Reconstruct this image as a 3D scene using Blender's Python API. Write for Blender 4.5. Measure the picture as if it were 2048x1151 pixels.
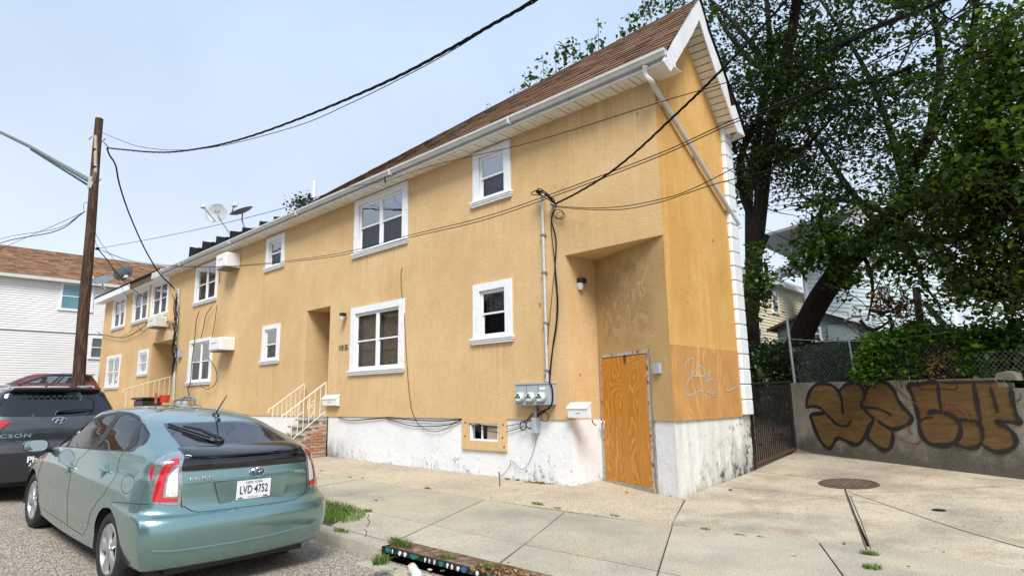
import bpy, math, random
import numpy as np
from mathutils import Vector, Matrix, noise
from mathutils.geometry import delaunay_2d_cdt
for _o in list(bpy.data.objects): bpy.data.objects.remove(_o)
SC = bpy.context.scene
COL = SC.collection
rnd = random.Random(7)
PI = math.pi

# ------------------------------------------------------------------ camera
FPX = 1229.83
EYE = 1.42
_p, _r, _y = 0.178695, -0.015138, -0.751769
FW = Vector((math.sin(_y)*math.cos(_p), math.cos(_y)*math.cos(_p), math.sin(_p)))
_R = Vector((math.cos(_y), -math.sin(_y), 0)); _U = _R.cross(FW)
RT = _R*math.cos(_r) + _U*math.sin(_r); UP = -_R*math.sin(_r) + _U*math.cos(_r)
cd = bpy.data.cameras.new('camera'); cam = bpy.data.objects.new('camera', cd); COL.objects.link(cam)
cd.sensor_fit = 'HORIZONTAL'; cd.sensor_width = 36; cd.lens = FPX/2048*36
cd.clip_start = .05; cd.clip_end = 2000
cam.matrix_world = Matrix(((RT.x, UP.x, -FW.x, 0), (RT.y, UP.y, -FW.y, 0), (RT.z, UP.z, -FW.z, EYE), (0, 0, 0, 1)))
SC.camera = cam
# ------------------------------------------------------------------ sky, sun, exposure
SUN_EL, SUN_AZ = math.radians(50), math.radians(134)      # azimuth clockwise from +Y
wd = bpy.data.worlds.new('World'); SC.world = wd; wd.use_nodes = True
nt = wd.node_tree; nt.nodes.clear()
sky = nt.nodes.new('ShaderNodeTexSky'); sky.sky_type = 'NISHITA'; sky.sun_disc = False
sky.sun_elevation = SUN_EL; sky.sun_rotation = SUN_AZ; sky.dust_density = 3.0; sky.air_density = 1.0; sky.ozone_density = 2.0
mx = nt.nodes.new('ShaderNodeMix'); mx.data_type = 'RGBA'; mx.inputs[0].default_value = .86
nt.links.new(sky.outputs[0], mx.inputs[6])
# thin bright overcast: an even pale veil, whiter low down, over the clear-sky model
tc = nt.nodes.new('ShaderNodeTexCoord'); sp = nt.nodes.new('ShaderNodeSeparateXYZ'); nt.links.new(tc.outputs['Generated'], sp.inputs[0])
cr_ = nt.nodes.new('ShaderNodeValToRGB'); nt.links.new(sp.outputs[2], cr_.inputs[0])
cr_.color_ramp.elements[0].position = 0.0; cr_.color_ramp.elements[0].color = (6.6, 7.1, 7.7, 1)
cr_.color_ramp.elements[1].position = .70; cr_.color_ramp.elements[1].color = (4.1, 5.35, 7.3, 1)
ns_ = nt.nodes.new('ShaderNodeTexNoise'); ns_.inputs['Scale'].default_value = 2.2; ns_.inputs['Detail'].default_value = 4
nt.links.new(tc.outputs['Generated'], ns_.inputs[0])
mr_ = nt.nodes.new('ShaderNodeMapRange'); mr_.inputs[1].default_value = .3; mr_.inputs[2].default_value = .7; mr_.inputs[3].default_value = .90; mr_.inputs[4].default_value = 1.12
nt.links.new(ns_.outputs[0], mr_.inputs[0])
vm_ = nt.nodes.new('ShaderNodeVectorMath'); vm_.operation = 'SCALE'; nt.links.new(cr_.outputs[0], vm_.inputs[0]); nt.links.new(mr_.outputs[0], vm_.inputs['Scale'])
nt.links.new(vm_.outputs[0], mx.inputs[7])
bg = nt.nodes.new('ShaderNodeBackground'); bg.inputs[1].default_value = .10; nt.links.new(mx.outputs[2], bg.inputs[0])
wo = nt.nodes.new('ShaderNodeOutputWorld'); nt.links.new(bg.outputs[0], wo.inputs[0])
sl = bpy.data.lights.new('sun', 'SUN'); sl.energy = 3.3; sl.angle = math.radians(24); sl.color = (1, .965, .91)
so = bpy.data.objects.new('sun', sl); COL.objects.link(so)
sd = Vector((math.sin(SUN_AZ)*math.cos(SUN_EL), math.cos(SUN_AZ)*math.cos(SUN_EL), math.sin(SUN_EL)))
so.rotation_euler = sd.to_track_quat('Z', 'Y').to_euler()
vs = SC.view_settings; vs.view_transform = 'Standard'; vs.look = 'None'; vs.gamma = 1; vs.use_curve_mapping = False; vs.exposure = 0.53
SC.cycles.max_bounces = 6; SC.cycles.transparent_max_bounces = 16; SC.cycles.glossy_bounces = 4; SC.cycles.diffuse_bounces = 3

# ------------------------------------------------------------------ survey: sight lines from the station point
def ray(x, y): return FW + RT*((x-1024)/FPX) - UP*((y-575.5)/FPX)
ST = Vector((0, 0, EYE))
def onY(x, y, Y): d = ray(x, y); return ST + d*(Y/d.y)
def onX(x, y, X): d = ray(x, y); return ST + d*(X/d.x)
def onZ(x, y, Z): d = ray(x, y); return ST + d*((Z-EYE)/d.z)
def onP(x, y, a, n):                                  # plane through a with normal n
    d = ray(x, y); n = Vector(n); return ST + d*((Vector(a)-ST).dot(n)/d.dot(n))
def sst(t): t = max(0., min(1., t)); return t*t*(3-2*t)
def road_z(x):
    if x > -6.3: return -.125
    if x > -9.3: return -.125 + .061*(-6.3-x) - 0
    if x > -12.3: t = (-9.3-x)/3; return .058 + .061*3*(t-t*t/2)*.45
    return .0988+gx(x)-gx(-12.3)
def gx(x): return .0115*max(0, -4.5-max(x, -14))+.052*max(0, -14-max(x, -37))
def G(x, y):
    z = gx(x) + .058*max(0, min(y, 40)-8.2)
    if y < 6.39 and x < -6.6:
        z = z + max(0, road_z(x)+.10-z)*sst((6.39-y)/2.4)
    return z
def onG(x, y):
    z = 0.
    for _ in range(50):
        p = onZ(x, y, z); z = .5*z+.5*G(p.x, p.y)
    return onZ(x, y, z)

# ------------------------------------------------------------------ object helpers
WM = {}
def link(o, parent=None):
    COL.objects.link(o)
    if parent is not None: o.parent = parent
def tag(o, label=None, cat=None, group=None, kind=None):
    if label: o['label'] = label
    if cat: o['category'] = cat
    if group: o['group'] = group
    if kind: o['kind'] = kind
    return o
def thing(name, loc, label, cat, rz=0, group=None, mat=None):
    o = bpy.data.objects.new(name, None); COL.objects.link(o)
    m = mat if mat is not None else Matrix.Translation(Vector(loc)) @ Matrix.Rotation(rz, 4, 'Z')
    o.matrix_world = m; WM[o.name] = m.copy(); o.empty_display_size = .2
    return tag(o, label, cat, group)
def copy_tree(o, loc=None, rz=None, label=None, parent=None, mat=None):
    c = o.copy(); COL.objects.link(c)
    if parent is not None: c.parent = parent
    if label: c['label'] = label
    if mat is not None: c.matrix_world = mat
    elif loc is not None: c.matrix_world = Matrix.Translation(Vector(loc)) @ Matrix.Rotation(rz or 0, 4, 'Z')
    for ch in KIDS.get(o.name, ()): copy_tree(ch, parent=c)
    return c
KIDS = {}
class MB:
    def __init__(s): s.v = []; s.f = []; s.mi = []; s.cm = 0
    def add(s, vs_, fs):
        b = len(s.v); s.v += [tuple(p) for p in vs_]; s.f += [tuple(i+b for i in f) for f in fs]; s.mi += [s.cm]*len(fs); return s
    def box(s, c, d, m=None, rz=0, ch=0):
        x, y, z = d[0]/2, d[1]/2, d[2]/2
        if ch:
            P = []; e = ch
            prof = [(-x+e, -y), (x-e, -y), (x, -y+e), (x, y-e), (x-e, y), (-x+e, y), (-x, y-e), (-x, -y+e)]
            ins = [(px_*(1-e/x) if x > e else px_, py_*(1-e/y) if y > e else py_) for px_, py_ in prof]
            for zz, pr in ((-z, ins), (-z+e, prof), (z-e, prof), (z, ins)): P += [Vector((a, b, zz)) for a, b in pr]
            F = [tuple(range(7, -1, -1)), tuple(range(24, 32))]
            for k in range(3): F += [(k*8+i, k*8+(i+1) % 8, k*8+8+(i+1) % 8, k*8+8+i) for i in range(8)]
        else:
            P = [Vector((a, b, cc)) for cc in (-z, z) for b in (-y, y) for a in (-x, x)]
            F = [(0, 2, 3, 1), (4, 5, 7, 6), (0, 1, 5, 4), (2, 6, 7, 3), (0, 4, 6, 2), (1, 3, 7, 5)]
        R = m if m is not None else Matrix.Rotation(rz, 3, 'Z')
        return s.add([R @ p + Vector(c) for p in P], F)
    def bb(s, x0, x1, y0, y1, z0, z1, ch=0): return s.box(((x0+x1)/2, (y0+y1)/2, (z0+z1)/2), (abs(x1-x0), abs(y1-y0), abs(z1-z0)), ch=ch)
    def tube(s, path, r, n=8, cap=True, up=None):
        P = [Vector(p) for p in path]; N = len(P); rr = r if hasattr(r, '__len__') else [r]*N
        V = []; a = None
        for i in range(N):
            t = (P[min(i+1, N-1)]-P[max(i-1, 0)])
            if t.length < 1e-9: t = Vector((0, 0, 1))
            t.normalize()
            if a is None:
                a = t.orthogonal().normalized()
            a = (a - t*a.dot(t)); a = a.normalized() if a.length > 1e-6 else t.orthogonal().normalized()
            b = t.cross(a)
            V += [P[i]+(a*math.cos(2*PI*k/n)+b*math.sin(2*PI*k/n))*rr[i] for k in range(n)]
        F = [(i*n+k, i*n+(k+1) % n, (i+1)*n+(k+1) % n, (i+1)*n+k) for i in range(N-1) for k in range(n)]
        if cap and n > 2: F += [tuple(range(n-1, -1, -1)), tuple((N-1)*n+k for k in range(n))]
        return s.add(V, F)
    def lathe(s, prof, n=24, m=None):                 # prof: (r, z) pairs, axis z, then matrix m
        m = m or Matrix.Identity(4); V = []
        for r, z in prof: V += [m @ Vector((r*math.cos(2*PI*k/n), r*math.sin(2*PI*k/n), z)) for k in range(n)]
        F = [(i*n+k, i*n+(k+1) % n, (i+1)*n+(k+1) % n, (i+1)*n+k) for i in range(len(prof)-1) for k in range(n)]
        return s.add(V, F)
    def prism(s, poly, o, ux, uy, d, cap2=True):       # polygon in plane (o, ux, uy) extruded by vector d
        o, ux, uy, d = map(Vector, (o, ux, uy, d)); n = len(poly)
        A = [o+ux*a+uy*b for a, b in poly]; V = A+[p+d for p in A]
        F = [tuple(range(n)), tuple(range(2*n-1, n-1, -1))]+[(i, n+i, n+(i+1) % n, (i+1) % n) for i in range(n)]
        return s.add(V, F)
    def quad(s, *p): return s.add(p, [tuple(range(len(p)))])
    def build(s, name, mat, parent=None, smooth=False, world=True, kind=None, label=None):
        me = bpy.data.meshes.new(name); V = s.v
        if parent is None:
            a = np.array(V); c = Vector(((a[:, 0].min()+a[:, 0].max())/2, (a[:, 1].min()+a[:, 1].max())/2, a[:, 2].min())); m = Matrix.Translation(c)
        else: m = WM.get(parent.name, Matrix.Identity(4)) if world else Matrix.Identity(4); c = None
        if world or parent is None:
            mi = m.inverted(); A = np.array(V, dtype=float).reshape(-1, 3); M4 = np.array(mi)
            V = A @ M4[:3, :3].T + M4[:3, 3]
            V = V.tolist()
        me.from_pydata(V, [], s.f); 
        for q in (mat if isinstance(mat, (list, tuple)) else [mat]): me.materials.append(q)
        if isinstance(mat, (list, tuple)): me.polygons.foreach_set('material_index', s.mi)
        if smooth:
            me.polygons.foreach_set('use_smooth', [True]*len(me.polygons))
            if smooth != 2:
                try: me.set_sharp_from_angle(angle=math.radians(smooth if smooth > 2 else 40))
                except Exception: pass
        o = bpy.data.objects.new(name, me); link(o, parent)
        if parent is None: o.matrix_world = m; WM[o.name] = m.copy()
        else: WM[o.name] = WM.get(parent.name, m).copy(); KIDS.setdefault(parent.name, []).append(o)
        if kind: o['kind'] = kind
        if label: o['label'] = label
        return o
def mesh_np(name, V, F, mat, parent=None, smooth=False):    # fast path for big meshes: F is (n, k) array
    me = bpy.data.meshes.new(name); V = np.asarray(V, np.float32); F = np.asarray(F, np.int32); k = F.shape[1]
    if parent is not None and parent.name in WM:
        M4 = np.array(WM[parent.name].inverted()); V = (V @ M4[:3, :3].T + M4[:3, 3]).astype(np.float32)
    me.vertices.add(len(V)); me.vertices.foreach_set('co', V.ravel()); me.loops.add(F.size); me.loops.foreach_set('vertex_index', F.ravel())
    me.polygons.add(len(F)); me.polygons.foreach_set('loop_start', np.arange(len(F), dtype=np.int32)*k); me.polygons.foreach_set('loop_total', np.full(len(F), k, np.int32))
    if smooth: me.polygons.foreach_set('use_smooth', np.ones(len(F), bool))
    me.materials.append(mat); me.update(calc_edges=True)
    o = bpy.data.objects.new(name, me); link(o, parent)
    if parent is not None: WM[o.name] = WM.get(parent.name, Matrix.Identity(4)); KIDS.setdefault(parent.name, []).append(o)
    return o
def share(src, name, parent, mat4):                    # another piece using the mesh of src, placed by a local matrix
    o = bpy.data.objects.new(name, src.data); link(o, parent); o.matrix_local = mat4
    KIDS.setdefault(parent.name, []).append(o); return o
def crv(P, t):                                         # Catmull-Rom point list sampler
    n = len(P); t = max(0, min(n-1-1e-9, t)); i = int(t); f = t-i
    a = P[i-1] if i else P[0]*2-P[1]; b = P[i]; c = P[i+1]; d = P[i+2] if i+2 < n else P[i+1]*2-P[i]
    return (b*2+(c-a)*f+(a*2-b*5+c*4-d)*f*f+(b*3-a-c*3+d)*f**3)*.5
def spline(P, m=8):
    P = [Vector(p) for p in P]; return [crv(P, k/m) for k in range((len(P)-1)*m+1)]
def sag(a, b, s, n=24):
    a, b = Vector(a), Vector(b); return [a.lerp(b, k/n)-Vector((0, 0, 4*s*(k/n)*(1-k/n))) for k in range(n+1)]

# ------------------------------------------------------------------ materials
def newmat(name):
    m = bpy.data.materials.new(name); m.use_nodes = True; nt = m.node_tree; nt.nodes.clear()
    o = nt.nodes.new('ShaderNodeOutputMaterial'); b = nt.nodes.new('ShaderNodeBsdfPrincipled'); nt.links.new(b.outputs[0], o.inputs[0])
    return m, nt, b, o
class NT:
    """tiny node-graph writer"""
    def __init__(s, name): s.m, s.nt, s.b, s.o = newmat(name); s._p = None
    def n(s, t, **k):
        q = s.nt.nodes.new('ShaderNode'+t)
        for a, v in k.items(): setattr(q, a, v)
        return q
    def L(s, a, b): s.nt.links.new(a, b)
    def pos(s, sc=(1, 1, 1), obj=False, rot=None):
        if obj: q = s.n('TexCoord').outputs['Object']
        else: q = s.n('NewGeometry').outputs['Position']
        mp = s.n('Mapping'); mp.inputs['Scale'].default_value = sc
        if rot: mp.inputs['Rotation'].default_value = rot
        s.L(q, mp.inputs[0]); return mp.outputs[0]
    def noise(s, vec, scale, det=4, rough=.55, dist=0):
        q = s.n('TexNoise'); q.inputs['Scale'].default_value = scale; q.inputs['Detail'].default_value = det; q.inputs['Roughness'].default_value = rough; q.inputs['Distortion'].default_value = dist
        s.L(vec, q.inputs['Vector']); return q.outputs[0]
    def ramp(s, fac, *st):
        q = s.n('ValToRGB'); e = q.color_ramp.elements
        while len(e) < len(st): e.new(.5)
        for el, (p, c) in zip(e, st):
            el.position = p; el.color = (c, c, c, 1) if not hasattr(c, '__len__') else (*c[:3], 1)
        s.L(fac, q.inputs[0]); return q.outputs[0]
    def mix(s, fac, a, b, mode='MIX'):
        q = s.n('Mix', data_type='RGBA', blend_type=mode)
        for i, v in ((0, fac), (6, a), (7, b)):
            if hasattr(v, 'links'): s.L(v, q.inputs[i])
            elif i == 0: q.inputs[0].default_value = v
            else: q.inputs[i].default_value = (*v[:3], 1) if hasattr(v, '__len__') else (v, v, v, 1)
        return q.outputs[2]
    def math(s, op, a, b=0, clamp=False):
        q = s.n('Math', operation=op, use_clamp=clamp)
        for i, v in ((0, a), (1, b)):
            if hasattr(v, 'links'): s.L(v, q.inputs[i])
            else: q.inputs[i].default_value = v
        return q.outputs[0]
    def sepz(s, vec=None):
        q = s.n('SeparateXYZ'); s.L(vec if vec is not None else s.n('NewGeometry').outputs['Position'], q.inputs[0]); return q.outputs
    def bump(s, h, st=.5, d=.01, nrm=None):
        q = s.n('Bump'); q.inputs['Strength'].default_value = st; q.inputs['Distance'].default_value = d; s.L(h, q.inputs['Height'])
        if nrm is not None: s.L(nrm, q.inputs['Normal'])
        return q.outputs[0]
    def fin(s, col=None, rough=None, metal=None, nrm=None, spec=None, coat=None, **k):
        for nm, v in (('Base Color', col), ('Roughness', rough), ('Metallic', metal), ('Normal', nrm), ('Specular IOR Level', spec), ('Coat Weight', coat)):
            if v is None: continue
            if hasattr(v, 'links'): s.L(v, s.b.inputs[nm])
            else: s.b.inputs[nm].default_value = (*v[:3], 1) if hasattr(v, '__len__') else v
        for nm, v in k.items(): s.b.inputs[nm.replace('_', ' ')].default_value = v
        return s.m
def simple(name, col, rough=.6, metal=0, var=.12, sc=6, bmp=0, bsc=60, coat=0, dirt=None, obj=False, spec=.5):
    g = NT(name); v = g.pos(obj=obj); n1 = g.noise(v, sc, 5)
    c = g.mix(g.ramp(n1, (.3, 0), (.7, 1)), tuple(x*(1-var) for x in col), tuple(min(1, x*(1+var)) for x in col))
    if dirt:
        n3 = g.noise(v, dirt[1], 6, .65); c = g.mix(g.ramp(n3, (dirt[2], 0), (dirt[2]+.12, 1)), c, dirt[0])
    nr = None
    if bmp: nr = g.bump(g.noise(v, bsc, 3), bmp, .01)
    return g.fin(c, rough, metal, nr, spec, coat)
# ------------------------------------------------------------------ materials of the place
def drips(g, c, base):
    """pale and dark run-off stains hanging below sills and the house number"""
    P = g.sepz(); pale = g.noise(g.pos((7, 7, .25)), 1.6, 4, .6); dark = g.noise(g.pos((9, 9, .3)), 2.1, 5, .6)
    for x0, x1, zt, zb in ((-8.75, -7.6, 2.46, 1.1), (-13.1, -10.9, 2.03, 1.1), (-8.7, -7.6, 5.2, 3.9), (-13.1, -10.8, 4.9, 3.8), (-17.9, -16.6, 2.5, 1.2), (-13.95, -13.2, 2.5, 1.15), (-17.9, -16.6, 5.3, 4.2), (-6.3, -4.6, 6.4, 5.0)):
        a = g.n('MapRange'); a.inputs[1].default_value = x0-.08; a.inputs[2].default_value = x0+.1; g.L(P[0], a.inputs[0]); b = g.n('MapRange'); b.inputs[1].default_value = x1+.08; b.inputs[2].default_value = x1-.1; g.L(P[0], b.inputs[0])
        d = g.n('MapRange'); d.inputs[1].default_value = zb; d.inputs[2].default_value = zt; g.L(P[2], d.inputs[0]); e = g.math('LESS_THAN', P[2], zt)
        m = g.math('MULTIPLY', g.math('MULTIPLY', a.outputs[0], b.outputs[0]), g.math('MULTIPLY', d.outputs[0], e))
        c = g.mix(g.math('MULTIPLY', m, g.ramp(pale, (.48, 0), (.64, .42))), c, tuple(min(1, x*1.12+.07) for x in base)); c = g.mix(g.math('MULTIPLY', m, g.ramp(dark, (.54, 0), (.68, .38))), c, tuple(x*.62 for x in base))
    return c
def stucco(name, base, lo, hi, streak=.5):
    g = NT(name); v = g.pos(); big = g.noise(v, .55, 5, .6); fine = g.noise(v, 62, 3, .6); mid = g.noise(v, 9, 5, .65)
    st = g.noise(g.pos((6, 6, .5)), 1.2, 5, .62)
    c = g.mix(g.ramp(big, (.36, 0), (.64, 1)), lo, hi); vc = g.n('TexVoronoi', feature='DISTANCE_TO_EDGE'); vc.inputs['Scale'].default_value = .42; wv_ = g.n('VectorMath', operation='ADD'); nz_ = g.n('TexNoise'); nz_.inputs['Scale'].default_value = 1.7; nz_.inputs['Detail'].default_value = 7; g.L(v, nz_.inputs[0]); g.L(v, wv_.inputs[0]); g.L(nz_.outputs['Color'], wv_.inputs[1]); g.L(wv_.outputs[0], vc.inputs['Vector']); c = g.mix(g.math('MULTIPLY', g.ramp(vc.outputs[0], (.0015, 1), (.005, 0)), g.ramp(g.noise(v, .9, 2), (.50, 0), (.56, .5))), c, tuple(x*.55 for x in base))
    c = g.mix(g.math('MULTIPLY', g.ramp(st, (.5, 0), (.68, 1)), streak), c, tuple(min(1, x*1.13+.02) for x in base))
    c = g.mix(g.math('MULTIPLY', g.ramp(g.noise(g.pos((5, 5, .35)), 1.6, 5, .6), (.56, 0), (.72, 1)), .34*streak*2), c, tuple(x*.74 for x in base))
    c = g.mix(g.math('MULTIPLY', g.ramp(mid, (.35, 0), (.72, 1)), .26), c, tuple(x*.76 for x in base))
    c = g.mix(g.ramp(fine, (.34, .42), (.55, 0)), c, tuple(x*.55 for x in base)); c = g.mix(g.ramp(fine, (.56, 0), (.74, .30)), c, tuple(min(1, x*1.3+.05) for x in base)); c = g.mix(g.math('MULTIPLY', g.ramp(g.noise(g.pos((1, 1, .7)), 2.3, 7, .7, .5), (.52, 0), (.70, 1)), .22), c, tuple(x*.70 for x in base))
    c = drips(g, c, base)
    chips = g.noise(v, 7.5, 2, .3); c = g.mix(g.ramp(chips, (.80, 0), (.81, 1)), c, tuple(x*.4 for x in base))
    h = g.math('ADD', fine, g.math('MULTIPLY', g.noise(v, 30, 3), .8))
    nr = g.bump(h, .55, .012)
    return g.fin(c, .92, 0, nr, .2)
M_ST = stucco('yellow_stucco', (.68, .46, .235), (.61, .40, .190), (.74, .52, .28), .30)
M_ST2 = stucco('ochre_stucco', (.68, .395, .125), (.60, .335, .09), (.76, .475, .18), .8)
# weathered patch over the boarded door
def _stained():
    g = NT('stained_stucco'); v = g.pos(); z = g.sepz()
    b = (.52, .34, .15); c = g.mix(g.ramp(g.noise(v, 1.2, 4), (.3, 0), (.7, 1)), tuple(x*.9 for x in b), tuple(x*1.12 for x in b))
    m = g.ramp(g.noise(g.pos((1.6, 1.6, 1)), 2.6, 8, .68, 1.2), (.47, 0), (.5, .9), (.56, .3), (.60, .85), (.66, .15))
    zz = g.n('MapRange'); zz.inputs[1].default_value = 2.15; zz.inputs[2].default_value = 2.5; g.L(z[2], zz.inputs[0])
    z2 = g.n('MapRange'); z2.inputs[1].default_value = 3.85; z2.inputs[2].default_value = 3.5; g.L(z[2], z2.inputs[0])
    x1 = g.n('MapRange'); x1.inputs[1].default_value = -6.25; x1.inputs[2].default_value = -6.0; g.L(z[0], x1.inputs[0])
    x2 = g.n('MapRange'); x2.inputs[1].default_value = -4.75; x2.inputs[2].default_value = -5.0; g.L(z[0], x2.inputs[0])
    mm = g.math('MULTIPLY', g.math('MULTIPLY', g.math('MULTIPLY', m, zz.outputs[0]), z2.outputs[0]), g.math('MULTIPLY', x1.outputs[0], x2.outputs[0]))
    c = g.mix(g.math('MULTIPLY', mm, .75), c, (.27, .17, .09))
    c = g.mix(g.math('MULTIPLY', g.ramp(g.noise(v, 3.5, 6, .6, .5), (.62, 0), (.7, 1)), .5), c, (.62, .50, .36))
    fine = g.noise(v, 95, 2); c = g.mix(g.ramp(fine, (.36, .3), (.56, 0)), c, (.2, .12, .05))
    return g.fin(c, .93, 0, g.bump(g.math('ADD', fine, g.noise(v, 8, 5)), .5, .015), .2)
M_ST3 = _stained()
def _found():
    g = NT('whitewashed_foundation'); v = g.pos(); z = g.sepz()[2]
    c = g.mix(g.ramp(g.noise(v, 1.4, 5), (.3, 0), (.7, 1)), (.70, .715, .73), (.80, .80, .80))
    # peeling and mould that spreads up from the pavement
    hgt = g.n('MapRange'); hgt.inputs[1].default_value = .05; hgt.inputs[2].default_value = .95; hgt.inputs[3].default_value = .20; hgt.inputs[4].default_value = -.13; g.L(z, hgt.inputs[0])
    n1 = g.noise(g.pos((1.6, 1.6, .9)), 5.5, 10, .8, .3)
    big = g.noise(g.pos((1, 1, .3)), .9, 2)
    m = g.math('ADD', g.math('ADD', n1, hgt.outputs[0]), g.math('MULTIPLY', g.math('SUBTRACT', big, .5), .55))
    c = g.mix(g.math('MULTIPLY', g.ramp(m, (.68, 0), (.78, .6), (.92, 1)), .6), c, (.45, .46, .44))
    c = g.mix(g.math('MULTIPLY', g.ramp(g.math('ADD', g.noise(g.pos((2, 2, 1.2)), 7, 9, .75), g.math('MULTIPLY', g.math('SUBTRACT', m, .5), .5)), (.66, 0), (.70, .9)), .75), c, (.19, .19, .18))
    pk = g.noise(v, 13, 6, .7); c = g.mix(g.math('MULTIPLY', g.ramp(pk, (.68, 0), (.7, 1)), .6), c, (.40, .39, .36))
    xx = g.n('MapRange'); xx.inputs[1].default_value = -12.7; xx.inputs[2].default_value = -13.75; g.L(g.sepz()[0], xx.inputs[0]); zz = g.n('MapRange'); zz.inputs[1].default_value = .62; zz.inputs[2].default_value = .15; g.L(z, zz.inputs[0])
    soot = g.math('MULTIPLY', g.math('MULTIPLY', xx.outputs[0], zz.outputs[0]), g.ramp(g.noise(g.pos((1, 1, .6)), 6, 6, .7), (.35, .1), (.6, 1))); c = g.mix(soot, c, (.10, .10, .10))
    fly = g.ramp(g.noise(g.pos((9, 9, .6)), 1.5, 6, .6), (.60, 0), (.72, 1)); c = g.mix(g.math('MULTIPLY', fly, .22), c, (.5, .47, .38))
    return g.fin(c, .8, 0, g.bump(g.math('ADD', g.math('MULTIPLY', pk, .7), g.noise(v, 4, 6, .6)), .7, .02), .3)
M_FO = _found()
def _found2():
    g = NT('peeling_foundation'); v = g.pos(); P = g.sepz(); z = P[2]
    c = g.mix(g.ramp(g.noise(g.pos((3, 3, .35)), 1.4, 6, .6), (.3, 0), (.7, 1)), (.60, .59, .54), (.84, .83, .80))
    yy = g.n('MapRange'); yy.inputs[1].default_value = 8.2; yy.inputs[2].default_value = 10.9; yy.inputs[3].default_value = -.10; yy.inputs[4].default_value = .30; g.L(P[1], yy.inputs[0])
    hg = g.n('MapRange'); hg.inputs[1].default_value = 0; hg.inputs[2].default_value = 1.05; hg.inputs[3].default_value = .16; hg.inputs[4].default_value = -.16; g.L(z, hg.inputs[0])
    m = g.math('ADD', g.math('ADD', g.noise(g.pos((1.4, 1.4, .8)), 2.6, 9, .72, .4), yy.outputs[0]), hg.outputs[0])
    c = g.mix(g.ramp(m, (.60, 0), (.68, .5), (.85, .8)), c, (.36, .36, .30))
    c = g.mix(g.ramp(g.math('ADD', g.noise(v, 5, 9, .75), g.math('MULTIPLY', g.math('SUBTRACT', m, .5), .6)), (.68, 0), (.73, 1)), c, (.10, .10, .09))
    pk = g.noise(g.pos((1, 1, .45)), 11, 7, .7); c = g.mix(g.ramp(pk, (.61, 0), (.63, .75)), c, (.46, .42, .33))
    return g.fin(c, .85, 0, g.bump(g.math('ADD', pk, g.noise(v, 4, 6, .6)), .8, .02), .25)
M_FO2 = _found2()
M_TRIM = simple('white_trim_paint', (.77, .79, .82), .55, 0, .07, 9, .25, 70, dirt=((.52, .52, .5), 22, .62))
M_TRIM2 = simple('white_vinyl', (.80, .81, .82), .35, 0, .04, 8)
M_SOF = simple('white_soffit_panel', (.78, .75, .68), .5, 0, .1, 3, dirt=((.45, .42, .36), 9, .62))
M_GUT = simple('white_gutter_metal', (.58, .59, .58), .38, 0, .08, 4, dirt=((.42, .42, .40), 7, .60))
M_RAKE = simple('flaking_white_board', (.72, .73, .73), .6, 0, .08, 3, .2, 40, dirt=((.40, .42, .43), 6, .60))
def _shingle(name, cols):
    g = NT(name); v = g.pos()
    at = g.n('Attribute'); at.attribute_name = 'tone'; f = at.outputs['Fac']
    c = g.ramp(f, (0, cols[0]), (.35, cols[1]), (.7, cols[2]), (1, cols[3]))
    c = g.mix(g.math('MULTIPLY', g.ramp(g.noise(v, 160, 2), (.35, 1), (.6, 0)), .45), c, tuple(x*.4 for x in cols[0]))
    c = g.mix(g.math('MULTIPLY', g.ramp(g.noise(v, .8, 5), (.5, 0), (.75, 1)), .35), c, tuple(x*.6 for x in cols[1]))
    return g.fin(c, .95, 0, g.bump(g.noise(v, 160, 2), .4, .006), .15)
M_SH = _shingle('brown_shingles', [(.115, .066, .042), (.175, .10, .060), (.225, .135, .082), (.15, .095, .065)])
M_SH2 = _shingle('tan_shingles', [(.17, .095, .055), (.29, .165, .095), (.40, .25, .15), (.24, .14, .09)])
def _glass(name, tint, refl, rough=.02, see=.85, ior=1.9, bmp=.0):
    g = NT(name); g.nt.nodes.remove(g.b)
    tr = g.n('BsdfTransparent'); tr.inputs[0].default_value = (*tint, 1); gl = g.n('BsdfGlossy'); gl.inputs['Roughness'].default_value = rough; gl.inputs[0].default_value = (refl, refl, refl*1.02, 1)
    fr = g.n('Fresnel'); fr.inputs[0].default_value = ior; mixs = g.n('MixShader')
    nz = g.bump(g.noise(g.pos(), 1.6, 2), .06+bmp, .05); g.L(nz, gl.inputs['Normal']); g.L(nz, fr.inputs['Normal'])
    g.L(fr.outputs[0], mixs.inputs[0]); g.L(tr.outputs[0], mixs.inputs[1]); g.L(gl.outputs[0], mixs.inputs[2]); g.L(mixs.outputs[0], g.o.inputs[0])
    return g.m
M_GL = _glass('window_glass', (.80, .83, .83), .97, ior=4.2); M_GLC = _glass('clear_old_glass', (.80, .80, .78), .8, ior=1.6)
M_GLS = _glass('screened_glass', (.50, .51, .50), .6, .12, ior=2.0)
M_CGL = _glass('car_window_glass', (.50, .56, .54), .9, .015, ior=1.75)
M_CGLD = _glass('tinted_car_glass', (.30, .31, .28), .95, .015, ior=1.8)
M_ROOM = simple('dark_room', (.10, .09, .08), .9)
def _curt(name, col, wav=0):
    g = NT(name); v = g.pos(); n = g.noise(v, 9, 6, .6, 2.)
    c = g.mix(g.ramp(n, (.45, 0), (.55, 1)), col, tuple(x*.55 for x in col)); return g.fin(c, .9)
M_CUR = _curt('pale_curtain', (.85, .88, .90)); M_CUR2 = _curt('patterned_curtain', (.60, .60, .62)); M_PLYIN = _curt('boards_behind_glass', (.85, .55, .24)); M_BLACKB = simple('dark_board', (.02, .02, .02), .7)
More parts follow.
